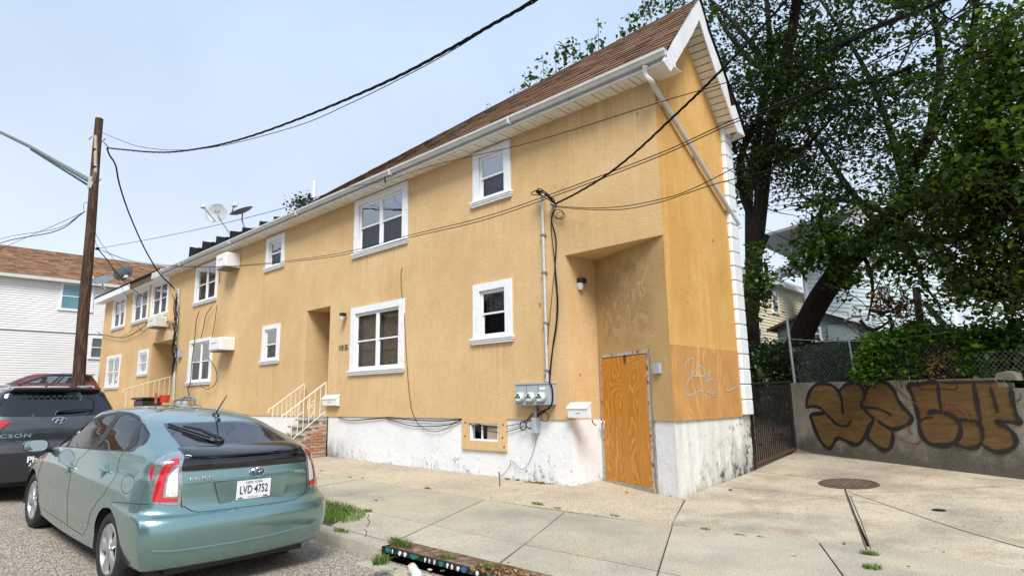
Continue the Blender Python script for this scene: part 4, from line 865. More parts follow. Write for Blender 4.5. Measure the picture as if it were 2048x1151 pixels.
def car_body(S, regions, parent, base, step=.032):
    """regions: (name, material, normal offset, polygon in (u, v), priority order = first wins)"""
    um, vm = S.nu-1, S.nv-1; pts = []; 
    bnd = [(0, -vm*SV), (um*SU, -vm*SV), (um*SU, vm*SV), (0, vm*SV)]; per = []
    for i in range(4):
        a, b = Vector(bnd[i]), Vector(bnd[(i+1) % 4]); m = int((b-a).length/step); per += [a.lerp(b, k/m) for k in range(m)]
    pts = list(per); edges = [(i, (i+1) % len(per)) for i in range(len(per))]
    RG = []
    for r in regions:
        P = [Vector((min(max(a, 0.0), um)*SU, b*SV)) for a, b in r[3]]; b0 = len(pts); pts += P; edges += [(b0+i, b0+(i+1) % len(P)) for i in range(len(P))]; RG.append([(p.x, p.y) for p in P])
    jx = step*.5; y = -vm*SV+jx; row = 0
    while y < vm*SV-jx*.5:
        x = jx+(row % 2)*step*.5
        while x < um*SU-jx*.5: pts.append(Vector((x, y))); x += step
        y += step; row += 1
    v, e, f, *_ = delaunay_2d_cdt(pts, edges, [], 0, 1e-4)
    D = np.array([(q.x, q.y) for q in v]); U = np.clip(D[:, 0]/SU, 0, um); Vv = D[:, 1]/SV
    P3 = S(U, Vv); N3 = S.nrm(U, Vv); F = np.array([t for t in f if len(t) == 3]); C3 = D[F].mean(1)
    bb = [(min(a for a, b in r), max(a for a, b in r), min(b for a, b in r), max(b for a, b in r)) for r in RG]
    who = np.full(len(F), len(RG))
    for i, (cx, cy) in enumerate(C3):
        for k, r in enumerate(RG):
            B_ = bb[k]
            if B_[0] < cx < B_[1] and B_[2] < cy < B_[3] and pin(r, (cx, cy)): who[i] = k; break
    objs = {}
    names = [(r[0], r[1], r[2]) for r in regions]+[base]; done = {}
    for k, (nm, mt, off) in enumerate(names):
        if mt is None: continue
        sel = F[who == k]
        if not len(sel): continue
        ids, inv_ = np.unique(sel, return_inverse=True); vv = P3[ids]+N3[ids]*off; ff = inv_.reshape(-1, 3)
        a = vv[ff]; nn = np.cross(a[:, 1]-a[:, 0], a[:, 2]-a[:, 0]); flip = (nn*N3[ids][ff[:, 0]]).sum(1) < 0; ff[flip] = ff[flip][:, ::-1]
        me = bpy.data.meshes.new(nm); me.from_pydata(vv.tolist(), [], ff.tolist()); me.materials.append(mt); me.polygons.foreach_set('use_smooth', [True]*len(ff)); me.normals_split_custom_set_from_vertices(N3[ids].tolist())
        o = bpy.data.objects.new(nm, me); link(o, parent); WM[o.name] = WM[parent.name].copy(); KIDS.setdefault(parent.name, []).append(o); objs.setdefault(nm, []).append(o)
    return objs
def sline(S, pts, n=10, off=0., smooth=True):
    P = [Vector((a, b, 0)) for a, b in pts]; Q = [crv(P, k/n) for k in range((len(P)-1)*n+1)] if smooth and len(P) > 2 else [P[0].lerp(P[-1], k/20) for k in range(21)]
    u = np.clip(np.array([q.x for q in Q]), 0, S.nu-1.01); v = np.array([q.y for q in Q]); return [Vector(a) for a in (S(u, v)+S.nrm(u, v)*off)]
def stube(S, pts, r, name, mat, parent, off=0., smooth=True, n=6):
    mb = MB(); mb.tube(sline(S, pts, 8, off, smooth), r, n); return mb.build(name, mat, parent, smooth=True, world=False)
def paint(name, col, met=.55, r=.30):
    g = NT(name); v = g.pos(); n = g.noise(v, 3, 5, .65); c = g.mix(g.ramp(n, (.35, 0), (.75, .12)), col, (.42, .40, .36))
    g.b.inputs['Coat Roughness'].default_value = .04; g.b.inputs['Coat IOR'].default_value = 1.5
    rr = g.math('ADD', g.math('MULTIPLY', g.noise(v, 2.2, 4), .06), r-.03); nr = g.bump(g.noise(v, 900, 1), .05, .001)
    return g.fin(c, rr, met, nr, .5, 1.)
M_TEAL = paint('sage_teal_metallic_paint', (.215, .36, .35), .80, .24); M_SGREY = paint('dark_grey_metallic_paint', (.05, .056, .068), .5, .3); M_MAR = paint('dark_red_metallic_paint', (.13, .008, .014), .4, .28)
M_TRB = simple('black_gloss_trim', (.012, .012, .013), .12, 0, .05, 8, coat=.6); M_MATB = simple('matt_black_plastic', (.022, .022, .024), .5); M_GAP = simple('panel_gap', (.004, .004, .004), .9)
M_TYRE = simple('tyre_rubber', (.022, .021, .02), .8, 0, .3, 14, .3, 60); M_ALU = simple('silver_wheel_paint', (.50, .51, .52), .32, .75, .08, 8); M_RIMD = simple('rim_shadow_black', (.012, .012, .012), .7)
M_LENS = simple('clear_lamp_housing', (.40, .41, .42), .16, .7, .25, 40, coat=1.); M_LRED = simple('red_lamp_lens', (.50, .008, .018), .12, 0, .12, 40, coat=1.); M_LWHT = simple('ribbed_white_lens', (.72, .70, .69), .15, .1, .15, 60, coat=1.); M_INT = simple('grey_car_interior', (.085, .08, .07), .9); M_SEAT = simple('beige_seat_cloth', (.22, .19, .155), .95); M_MIRR = simple('mirror_glass', (.7, .72, .74), .03, 1)
M_SUN = simple('chrome_badge', (.78, .80, .83), .18, 1, .02); M_BBLU = simple('blue_badge_enamel', (.01, .08, .24), .2, coat=1.); M_PLT = simple('white_plate_enamel', (.78, .79, .80), .35, 0, .02); M_NAVY = simple('navy_plate_ink', (.012, .018, .06), .5); M_SILV = simple('silver_roof_rail', (.55, .56, .58), .3, .8)
def wheel(parent, x, y, z, r, rr, rot=0., spokes=5, w=.20):
    s = 1 if y > 0 else -1; m = Matrix.Translation((x, y, z)) @ Matrix.Rotation(-s*PI/2, 4, 'X') @ Matrix.Rotation(rot, 4, 'Z')
    W = bpy.data.objects.new('wheel', None); link(W, parent); W.matrix_local = m; WM[W.name] = WM[parent.name] @ m; KIDS.setdefault(parent.name, []).append(W)
    mb = MB(); mb.lathe([(rr-.005, -.04), (rr+.004, -.012), (rr+.02, 0), (rr+.06, .006), (r-.03, -.002), (r-.008, -.02), (r, -.045), (r, -w+.045), (r-.02, -w), (rr, -w+.02)], 48); mb.build('tyre', M_TYRE, W, smooth=50, world=False)
    mb = MB(); mb.lathe([(rr+.002, -.014), (rr-.008, -.004), (rr-.022, -.006), (rr-.03, -.03), (rr-.035, -.09)], 48); mb.build('rim', M_ALU, W, smooth=50, world=False)
    mb = MB(); mb.lathe([(rr-.034, -.05), (.05, -.06), (0, -.06)], 32); mb.build('rim_well', M_RIMD, W, smooth=True, world=False)
    for k in range(spokes):
        a = 2*PI*k/spokes; mb = MB()
        prof = [(.035, .030, -.012), (.07, .026, -.008), (.11, .034, -.006), (.15, .052, -.008), (rr-.02, .078, -.012)]
        V = []
        for q, hw, zz in prof:
            for sgn_, dz in ((-1, -.022), (-.75, 0), (0, .004), (.75, 0), (1, -.022)):
                px_, py_ = q+abs(sgn_)*0, sgn_*hw+.02*(q/.2); V.append((px_*math.cos(a)-py_*math.sin(a), px_*math.sin(a)+py_*math.cos(a), zz+dz))
        mb.add(V, [(i*5+j, i*5+j+1, (i+1)*5+j+1, (i+1)*5+j) for i in range(4) for j in range(4)]); mb.build('spoke', M_ALU, W, smooth=True, world=False)
    mb = MB(); mb.lathe([(.048, -.016), (.044, -.004), (.03, .002), (0, .003)], 20); mb.build('hub_cap', M_ALU, W, smooth=True, world=False)
    return W
def arch_poly(S, x, z, r, n=26): 
    a = np.linspace(0, 2*PI, n, endpoint=False); q = S.inv(x+r*np.cos(a), z+r*np.sin(a)); return [(u if z+r*math.sin(t) > .24 else 0., v) for (u, v), t in zip(q, a)]
def cabin(parent, x0, x1, zt, w, hr=True, zs=.0):
    mb = MB(); mb.bb(x0+.25, x1, -w, w, .28, .36); mb.bb(x1-.5, x1-.1, -w, w, .5, .92+zs); mb.bb(x0+.25, x0+.32, -w, w, .3, .86+zs); mb.build('interior_shell', M_INT, parent, world=False)
    for cy in (-.36, .36):
        for cx in (x0+1.0, x0+2.0):
            mb = MB(); mb.box((cx, cy, .92+zs), (.14, .48, .56), ch=.04); mb.box((cx+.26, cy, .58+zs), (.5, .5, .16), ch=.04); mb.build('seat', M_SEAT, parent, world=False)
            mb = MB(); mb.box((cx-.03, cy, 1.27+zs), (.10, .27, .15), ch=.04); mb.build('headrest', M_SEAT, parent, world=False)
mir = lambda P: [(a, -b) for a, b in P]
# ---------------- teal hatchback
PR = [(.24,.19,.20,.22,.16,.66,.74,4.30), (.255,.20,.22,.11,.16,.76,.81,4.42), (.31,.25,.30,.035,.16,.80,.835,4.45), (.45,.40,.45,.0,.16,.84,.855,4.46), (.58,.58,.56,.0,.17,.852,.872,4.45), (.66,.70,.64,.025,.18,.848,.874,4.40), (.705,.775,.70,.085,.19,.83,.872,4.25), (.80,.835,.76,.105,.19,.81,.868,4.08), (.89,.875,.82,.11,.19,.785,.850,3.90), (.95,.925,.88,.115,.19,.768,.826,3.75), (1.01,.98,.94,.13,.18,.745,.80,3.60), (1.12,1.10,1.03,.16,.16,.71,.745,3.38), (1.185,1.21,1.14,.40,.15,.68,.695,3.12), (1.28,1.32,1.26,.78,.13,.63,.64,2.86), (1.36,1.40,1.365,1.08,.11,.55,.57,2.62), (1.415,1.438,1.425,1.40,.06,.36,.38,2.42), (1.45,1.455,1.452,1.75,.02,.02,.02,2.2)]
S = Surf(PR)
PO = (-5.588, 2.55, math.radians(181.99), -.17, math.radians(3.5))
M4 = Matrix.Translation((PO[0], PO[1], PO[3])) @ Matrix.Rotation(PO[2], 4, 'Z') @ Matrix.Rotation(-PO[4], 4, 'Y')
K = thing('hatchback_car', (0, 0, 0), 'sage teal hatchback with black rear glass parked at the kerb', 'car', mat=M4, group=None)
fq = [(10.15, 9.25), (10.75, 9.75), (11.9, 9.72), (12.0, 9.62), (10.31, 8.78)]
fg = [(10.34, 8.62), (12.07, 9.50), (12.8, 9.00), (13.37, 8.02), (13.84, 7.17), (13.3, 7.12), (10.74, 7.39)]
rg = [(10.84, 7.05), (13.97, 6.55), (14.2, 5.71), (13.87, 4.06), (12.41, 5.26), (11.2, 5.62)]
qg = [(13.72, 3.6), (13.32, 3.09), (12.88, 2.96), (12.21, 4.36), (11.31, 5.19), (11.24, 5.45)]
dlo = [(10.02, 9.45), (10.75, 9.94), (12.22, 9.84), (13.05, 9.40), (13.64, 8.33), (14.24, 7.3), (14.45, 6.12), (14.26, 4.25), (13.71, 3.08), (12.91, 2.85), (12.55, 3.25), (11.82, 4.78), (11.21, 5.16), (11.05, 5.61)]
ws = [(9.9, 11.2), (13.9, 10.4), (14.7, 11.2), (14.9, 12.4), (14.9, 13), (14.9, 13.), (9.9, 13.)]
def ring(P): return P+[(a, -b) for a, b in reversed(P)]
hb = [(13.86, 1.88), (13.9, .77), (13.9, -.6), (13.82, -1.6), (13.5, -2.25), (12.6, -2.2), (11.5, -2.2), (11.0, -2.25), (10.0, -2.28), (10.08, -.54), (10.14, .76), (10.16, 1.92), (10.85, 1.98), (11.73, 1.77), (12.59, 1.77)]
hcl = [(13.72, .95), (13.74, -.4), (13.66, -1.35), (13.1, -1.9), (12.5, -1.9), (12.16, -1.5), (12.11, -.62), (12.19, .23), (12.29, .78)]
lcl = [(10.95, 1.45), (11.1, 1.3), (11.08, 0.04), (10.98, -1.6), (10.85, -1.77), (10.3, -1.7), (10.2, -1.52), (10.36, .17), (10.42, 1.33), (10.55, 1.45)]
LL = [(11.78, 1.74), (11.55, 1.8), (10.18, 1.89), (6.7, 1.72), (6.77, 2.22), (6.88, 2.79), (8.56, 3.21), (10.56, 3.86), (11.22, 3.03), (11.66, 2.21)]
RL = [(6.98, 2.66), (7.88, 2.74), (9.18, 2.79), (10.4, 2.81), (10.9, 2.56), (11.06, 2.14), (10.72, 2.14), (10.53, 2.35), (9.85, 2.43), (8.35, 2.39), (7.3, 2.31), (7.18, 1.83), (6.86, 1.81)]
WL = [(7.42, 2.22), (8.34, 2.30), (9.76, 2.33), (10.33, 2.22), (10.5, 2.08), (9.28, 1.98), (7.34, 1.85)]
ML = [(9.38, 3.31), (10.49, 3.78), (10.62, 3.55), (10.07, 3.26), (9.28, 3.13)]
dR = lambda P, d: [(a, -b-d) for a, b in P]            # the far-side lamp sits a little further out
rings = []
reg = [('side_window', M_CGL, -.004, dense(fq)), ('side_window', M_CGL, -.004, dense(fg)), ('side_window', M_CGL, -.004, dense(rg)), ('side_window', M_CGLD, -.004, dense(qg)), ('window_trim', M_MATB, -.001, dense(dlo)),
       ('side_window', M_CGL, -.004, dense(mir(fq))), ('side_window', M_CGL, -.004, dense(mir(fg))), ('side_window', M_CGL, -.004, dense(mir(rg))), ('side_window', M_CGLD, -.004, dense(mir(qg))), ('window_trim', M_MATB, -.001, dense(mir(dlo))),
       ('rear_glass', M_CGLD, -.001, dense(hcl)), ('rear_glass', M_CGLD, -.002, dense(lcl, 3)), ('rear_glass_border', M_TRB, 0, dense(hb, 3)),
       ('red_lens', M_LRED, .010, dense(RL)), ('white_lens', M_LWHT, .008, dense(WL)), ('side_marker', M_LRED, .006, dense(ML)), ('tail_lamp', M_LENS, .004, dense(LL)),
       ('red_lens', M_LRED, .010, dense(dR(RL, .32))), ('white_lens', M_LWHT, .008, dense(dR(WL, .32))), ('tail_lamp', M_LENS, .004, dense([(a, -b-(.32 if b < 2.6 else .15)) for a, b in LL])),
       ('windscreen', M_CGL, 0, [(10.2, 10.9), (13.7, 10.35), (14.6, 10.9), (14.9, 11.9), (14.9, 13.), (10.2, 13.)]), ('windscreen', M_CGL, 0, [(10.2, -10.9), (13.7, -10.35), (14.6, -10.9), (14.9, -11.9), (14.9, -13.), (10.2, -13.)])]
for x in (.86, 3.56):
    ap = arch_poly(S, x, .317, .352); reg += [('a', None, 0, ap), ('a', None, 0, mir(ap))]
car_body(S, reg, K, ('body', M_TEAL, 0))
for P in ([(10.64, 7.29), (10.38, 7.34), (9.2, 7.35), (7.74, 7.09), (5.46, 6.9), (4.23, 6.88), (2.46, 6.84)], [(10.97, 5.59), (10.57, 5.62), (10.14, 5.47), (9.17, 5.29), (7.7, 5.23), (6.03, 5.31), (4.51, 5.57), (3.79, 5.76), (3.14, 5.86), (2.53, 6.03), (2.36, 6.16), (2.43, 6.84), (2.46, 7.88), (2.34, 8.62)], [(9.49, 9.71), (8.77, 9.66), (6.58, 8.84), (4.55, 8.63), (3.3, 8.67), (2.34, 8.62)], [(5.58, 4.92), (5.89, 4.86), (6.0, 4.78), (6.31, 4.48), (6.68, 3.88), (6.78, 2.84)]):
    for q in (P, mir(P)): stube(S, q, .0035, 'panel_gap', M_GAP, K, -.0015)
stube(S, [(10.1, 1.95), (6.71, 1.69), (6.46, 1.6), (5.95, 1.36), (5.78, 1.13), (5.72, .14), (5.66, -1.2), (5.95, -1.6), (6.66, -1.98), (10.0, -2.30)], .0045, 'panel_gap', M_GAP, K, -.002)
fz_ = [(8.33, 4.31), (8.73, 4.36), (9.05, 4.45), (9.28, 4.55), (9.39, 4.66), (9.35, 4.75), (9.16, 4.82), (8.87, 4.86), (8.48, 4.87), (8.08, 4.84), (7.73, 4.79), (7.46, 4.72), (7.27, 4.64), (7.18, 4.55), (7.19, 4.47), (7.28, 4.39), (7.45, 4.33), (7.68, 4.29), (7.97, 4.28), (8.33, 4.31)]
stube(S, fz_, .0028, 'fuel_flap_edge', M_GAP, K, -.0012)
# hatch crease ledge and lower bumper lip
stube(S, [(8.52, 1.78), (8.53, .72), (8.45, -.51), (8.42, -2.15)], .007, 'hatch_crease', M_TEAL, K, -.003); 
stube(S, [(2.95, 2.6), (2.82, 1.9), (2.79, .89), (2.82, -.44), (2.95, -2.4)], .010, 'bumper_lip', M_TEAL, K, -.003)
# spoiler lip over the lower rear glass
vs_ = np.linspace(1.9, -2.28, 34); mb = MB(); A_ = S(np.full(34, 12.05), vs_); B_ = S(np.full(34, 11.35), vs_); C_ = S(np.full(34, 11.0), vs_); V = []
for i in range(34):
    e = math.sin(PI*(i+.0)/33)**.4*.06+.02
    V += [tuple(A_[i]+(0, 0, .003)), (B_[i][0]-e*.5, B_[i][1], B_[i][2]+.016), (B_[i][0]-e, B_[i][1], B_[i][2]-.004), (B_[i][0]-e+.006, B_[i][1], B_[i][2]-.018), tuple(C_[i]+(-.004, 0, -.0))]
mb.add(V, [(i*5+j, i*5+j+1, (i+1)*5+j+1, (i+1)*5+j) for i in range(33) for j in range(4)]+[(0, 1, 2, 3, 4), (169, 168, 167, 166, 165)]); mb.build('spoiler', M_TRB, K, smooth=60, world=False)
# plate recess, plate and its lettering
q = S([6.6, 6.6, 8.2, 8.2, 7.2], [.9, -1.1, -1.1, .9, -.13]); px0 = float(S(7.3, -.13)[0][0])
mb = MB(); yc = -.045; xb = px0-.004; mb.add([(xb, yc+.37, .935), (xb, yc-.37, .935), (xb, yc-.28, .735), (xb, yc+.28, .735), (xb+.026, yc+.30, .925), (xb+.026, yc-.30, .925), (xb+.026, yc-.24, .755), (xb+.026, yc+.24, .755)], [(0, 1, 5, 4), (1, 2, 6, 5), (2, 3, 7, 6), (3, 0, 4, 7), (4, 5, 6, 7)])
mb2 = MB(); mb2.add([(xb-.001, yc+.345, .922), (xb-.001, yc-.345, .922), (xb-.0015, yc-.29, .74), (xb-.0015, yc+.29, .74)], [(0, 1, 2, 3)]); mb2.build('plate_recess', M_TEAL, K, world=False)
mb = MB(); mb.box((xb-.012, yc, .832), (.006, .312, .158), ch=.002); PL = mb.build('number_plate', M_PLT, K, world=False)
REAR = lambda x, y, z, sx_=1.: WM[K.name] @ Matrix.Translation((x, y, z)) @ Matrix(((0, 0, -1, 0), (-1, 0, 0, 0), (0, 1, 0, 0), (0, 0, 0, 1))) @ Matrix.Diagonal((sx_, 1, 1, 1))
def ptext(t, size, y, z, sx_, mat, par=None, x=None, bold=0): return lettering(t, 'lettering', size, REAR(xb-.016 if x is None else x, y, z, sx_), mat, par or PL, .0006, 1.05, bold, 'CENTER')
ptext('LVD 4752', .098, yc, .800, .62, M_NAVY, bold=.0015); ptext('NEW YORK', .030, yc, .884, .95, M_NAVY); ptext('EXCELSIOR', .018, yc, .764, 1., simple('grey_plate_ink', (.40, .43, .50), .5))
mb = MB(); 
for s_ in (-1, 1): mb.prism([(-.03, 0), (-.018, .012), (-.010, .006), (.002, .016), (.014, .004), (.03, 0)], (xb-.0165, yc+s_*.115, .760), (0, -1, 0), (0, 0, 1), (.001, 0, 0))
mb.prism([(0, 0), (.008, .004), (.014, .014), (.004, .012)], (xb-.0165, yc+.006, .828), (0, -1, 0), (0, 0, 1), (.001, 0, 0)); mb.build('plate_emblem', M_NAVY, PL, world=False)
# round badge of three ellipses
cy_, cz_ = -.075, .975; cxx = float(S(9.48, -.22)[0][0])-.008
LG = MB(); LG.lathe([(0, .006), (.8, .005), (1, 0), (1, -.012)], 28, Matrix.Translation((cxx, cy_, cz_)) @ Matrix(((0, 0, -1, 0), (-.063, 0, 0, 0), (0, .042, 0, 0), (0, 0, 0, 1)))); lg = LG.build('badge', M_BBLU, K, smooth=30, world=False)
for (w_, h_, dz) in ((.062, .041, 0), (.020, .038, 0.0), (.040, .013, .014)):
    mb = MB(); mb.tube([(cxx-.009, cy_+w_*math.cos(t), cz_+dz+h_*math.sin(t)) for t in np.linspace(0, 2*PI, 29)], .0042, 6); mb.build('badge_ring', M_SUN, lg, smooth=True, world=False)
p = S(9.22, 1.30)[0]; nn3 = S.nrm(np.array([9.22]), np.array([1.3]))[0]
o = lettering('PRIUS', 'badge_lettering', .046, REAR(p[0]-.020, p[1]+.0, p[2]-.018, 1.7) @ Matrix.Rotation(math.radians(0), 4, 'Y'), M_SUN, K, .002, 1.1, .0004, 'CENTER')
o = lettering('HSD', 'badge_lettering', .034, REAR(float(S(8.9, -1.7)[0][0])-.012, -.52, .925, 1.5), M_SUN, K, .002, 1.05, .0, 'CENTER')
# handles, mirrors, antenna, wiper
for sg in (1, -1):
    for (u_, v_) in ((7.72, 7.30), (9.06, 5.82)):
        c_ = S(u_, v_*sg)[0]; n_ = S.nrm(np.array([u_]), np.array([v_*sg]))[0]
        mb = MB(); P = [c_+np.array([d, 0, -.003*abs(d)*10])+n_*h for d, h in ((-.095, .0), (-.085, .026), (-.04, .034), (.03, .034), (.075, .026), (.09, .0))]; mb.tube([tuple(q) for q in P], [.010, .013, .015, .015, .014, .012], 8); mb.build('door_handle', M_TEAL, K, smooth=True, world=False)
        mb = MB(); mb.lathe([(0, 0), (.055, 0.0), (.06, -.004)], 20, Matrix.Translation(tuple(c_+n_*.0015)) @ Vector(n_).to_track_quat('Z', 'Y').to_matrix().to_4x4() @ Matrix.Diagonal((1, 1.25, 1, 1))); mb.build('handle_recess', simple('handle_cup_shade', (.14, .24, .23), .3, .6), K, smooth=True, world=False)  # flat disc; shade of the hand cup put into a darker body colour
    mc = Vector((3.08, .975*sg, .985)); V = []; nU, nV = 10, 20
    mb = MB()
    for i in range(nU+1):
        t = i/nU; r_ = math.sin(min(1, .28+t*.9)*PI/2)*.5+.5*(1-(1-t)**2)**.5 if i else .02; r_ = (1-(1-t)**2.2)**.5 if i else .02
        for k in range(nV): a = 2*PI*k/nV; V.append((mc.x+.13-.17*t, mc.y+.115*r_*(abs(math.cos(a))**.75*(1 if math.cos(a) > 0 else -1)), mc.z+.068*r_*(abs(math.sin(a))**.75*(1 if math.sin(a) > 0 else -1))))
    mb.add(V, [(i*nV+k, i*nV+(k+1) % nV, (i+1)*nV+(k+1) % nV, (i+1)*nV+k) for i in range(nU) for k in range(nV)]); mo = mb.build('door_mirror', M_TEAL, K, smooth=True, world=False)
    mb = MB(); mb.add([(mc.x-.043, mc.y+.104*(abs(math.cos(a))**.6*(1 if math.cos(a) > 0 else -1)), mc.z+.059*(abs(math.sin(a))**.6*(1 if math.sin(a) > 0 else -1))) for a in np.linspace(0, 2*PI, 24, endpoint=False)], [tuple(range(24))]); mb.build('mirror_glass', M_MIRR, mo, world=False)
    mb = MB(); mb.lathe([(.0, 0), (.107, 0), (.117, .004), (.117, -.012)], 24, Matrix.Translation((mc.x-.040, mc.y, mc.z)) @ Matrix(((0, 0, -1, 0), (-1.0, 0, 0, 0), (0, .60, 0, 0), (0, 0, 0, 1)))); mb.build('mirror_rim', M_MATB, mo, smooth=True, world=False)
    mb = MB(); mb.tube([(3.12, .80*sg, .93), (3.12, .90*sg, .94)], [.04, .03], 8); mb.build('mirror_arm', M_MATB, mo, world=False)
ab = S(14.62, -.9)[0]; mb = MB(); mb.lathe([(.05, -.01), (.04, .014), (.016, .026), (0, .028)], 14, Matrix.Translation(tuple(ab)) @ Matrix.Diagonal((1.3, .8, 1, 1))); an = mb.build('antenna', M_BPL, K, smooth=True, world=False)
mb = MB(); mb.tube([tuple(ab+np.array([0, 0, .02])), tuple(ab+np.array([-.10, -.03, .16])), tuple(ab+np.array([-.135, -.04, .21]))], [.007, .006, .004], 6); mb.build('antenna_rod', M_BPL, an, world=False)
w0, w1 = S(12.35, .40)[0], S(13.6, 1.60)[0]; nz = np.array([-.3, 0, .95])
mb = MB(); mb.lathe([(.045, -.01), (.042, .02), (.03, .03), (0, .032)], 14, Matrix.Translation(tuple(w0)) @ Vector(nz).to_track_quat('Z', 'Y').to_matrix().to_4x4()); wi = mb.build('rear_wiper', M_BPL, K, smooth=True, world=False)
mb = MB(); mb.tube([tuple(w0+nz*.025), tuple(w0*.6+w1*.4+nz*.05), tuple(w0*.25+w1*.75+nz*.035)], [.020, .015, .010], 8); mb.build('wiper_arm', M_BPL, wi, smooth=True, world=False)
wb_ = [S(12.5+1.15*t, .65+1.05*t)[0]+nz*.014 for t in np.linspace(0, 1, 8)]; mb = MB(); mb.tube([tuple(q) for q in wb_], .010, 6); mb.build('wiper_blade', M_BPL, wi, world=False)
cw = S(15, -.4)[0]; mb = MB(); mb.tube([tuple(S(14.0, -.5)[0]+nz*.0), tuple(S(14.0, -.5)[0]+nz*.018)], .018, 8); mb.build('washer_nozzle', M_BPL, K, world=False)
for x in (.86, 3.56):
    for sg in (1, -1):
        mb = MB(); n = 24; y1 = .845*sg; y0 = .60*sg
        V = [(x+.356*math.cos(PI*k/n*1.16-.25), yy, .317+.356*math.sin(PI*k/n*1.16-.25)) for yy in (y0, y1) for k in range(n+1)]; mb.add(V, [(k, k+1, n+2+k, n+1+k) for k in range(n)]+[tuple(range(n+1))]); mb.build('wheel_arch', M_MATB, K, world=False)
        wheel(K, x, .835*sg, .317, .317, .212, rot=.3+x)
mb = MB(); mb.bb(.30, 4.2, -.68, .68, .17, .25); mb.bb(.22, .5, -.6, .6, .20, .34); mb.build('underbody', M_MATB, K, world=False)
cabin(K, .15, 3.35, 1.3, .70)
for s_ in ((.135, .0, .905, .07, .02), ): pass
# ---------------- dark grey suv ahead of it
TR = [(.30,.24,.25,.26,.14,.72,.80,4.35), (.34,.28,.30,.08,.14,.82,.88,4.44), (.48,.42,.48,.02,.14,.88,.915,4.48), (.62,.62,.62,.0,.14,.90,.925,4.47), (.72,.76,.74,.05,.14,.90,.922,4.42), (.82,.88,.84,.09,.14,.885,.915,4.3), (.96,.98,.94,.07,.13,.86,.90,4.12), (1.08,1.06,1.02,.08,.13,.83,.87,3.9), (1.17,1.13,1.06,.12,.12,.79,.82,3.72), (1.30,1.28,1.20,.20,.12,.74,.755,3.42), (1.44,1.43,1.38,.30,.11,.68,.69,3.1), (1.52,1.53,1.50,.34,.10,.64,.635,2.85), (1.575,1.59,1.57,.42,.09,.55,.56,2.65), (1.62,1.63,1.615,.8,.05,.36,.38,2.3), (1.645,1.648,1.64,1.4,.02,.02,.02,1.9)]
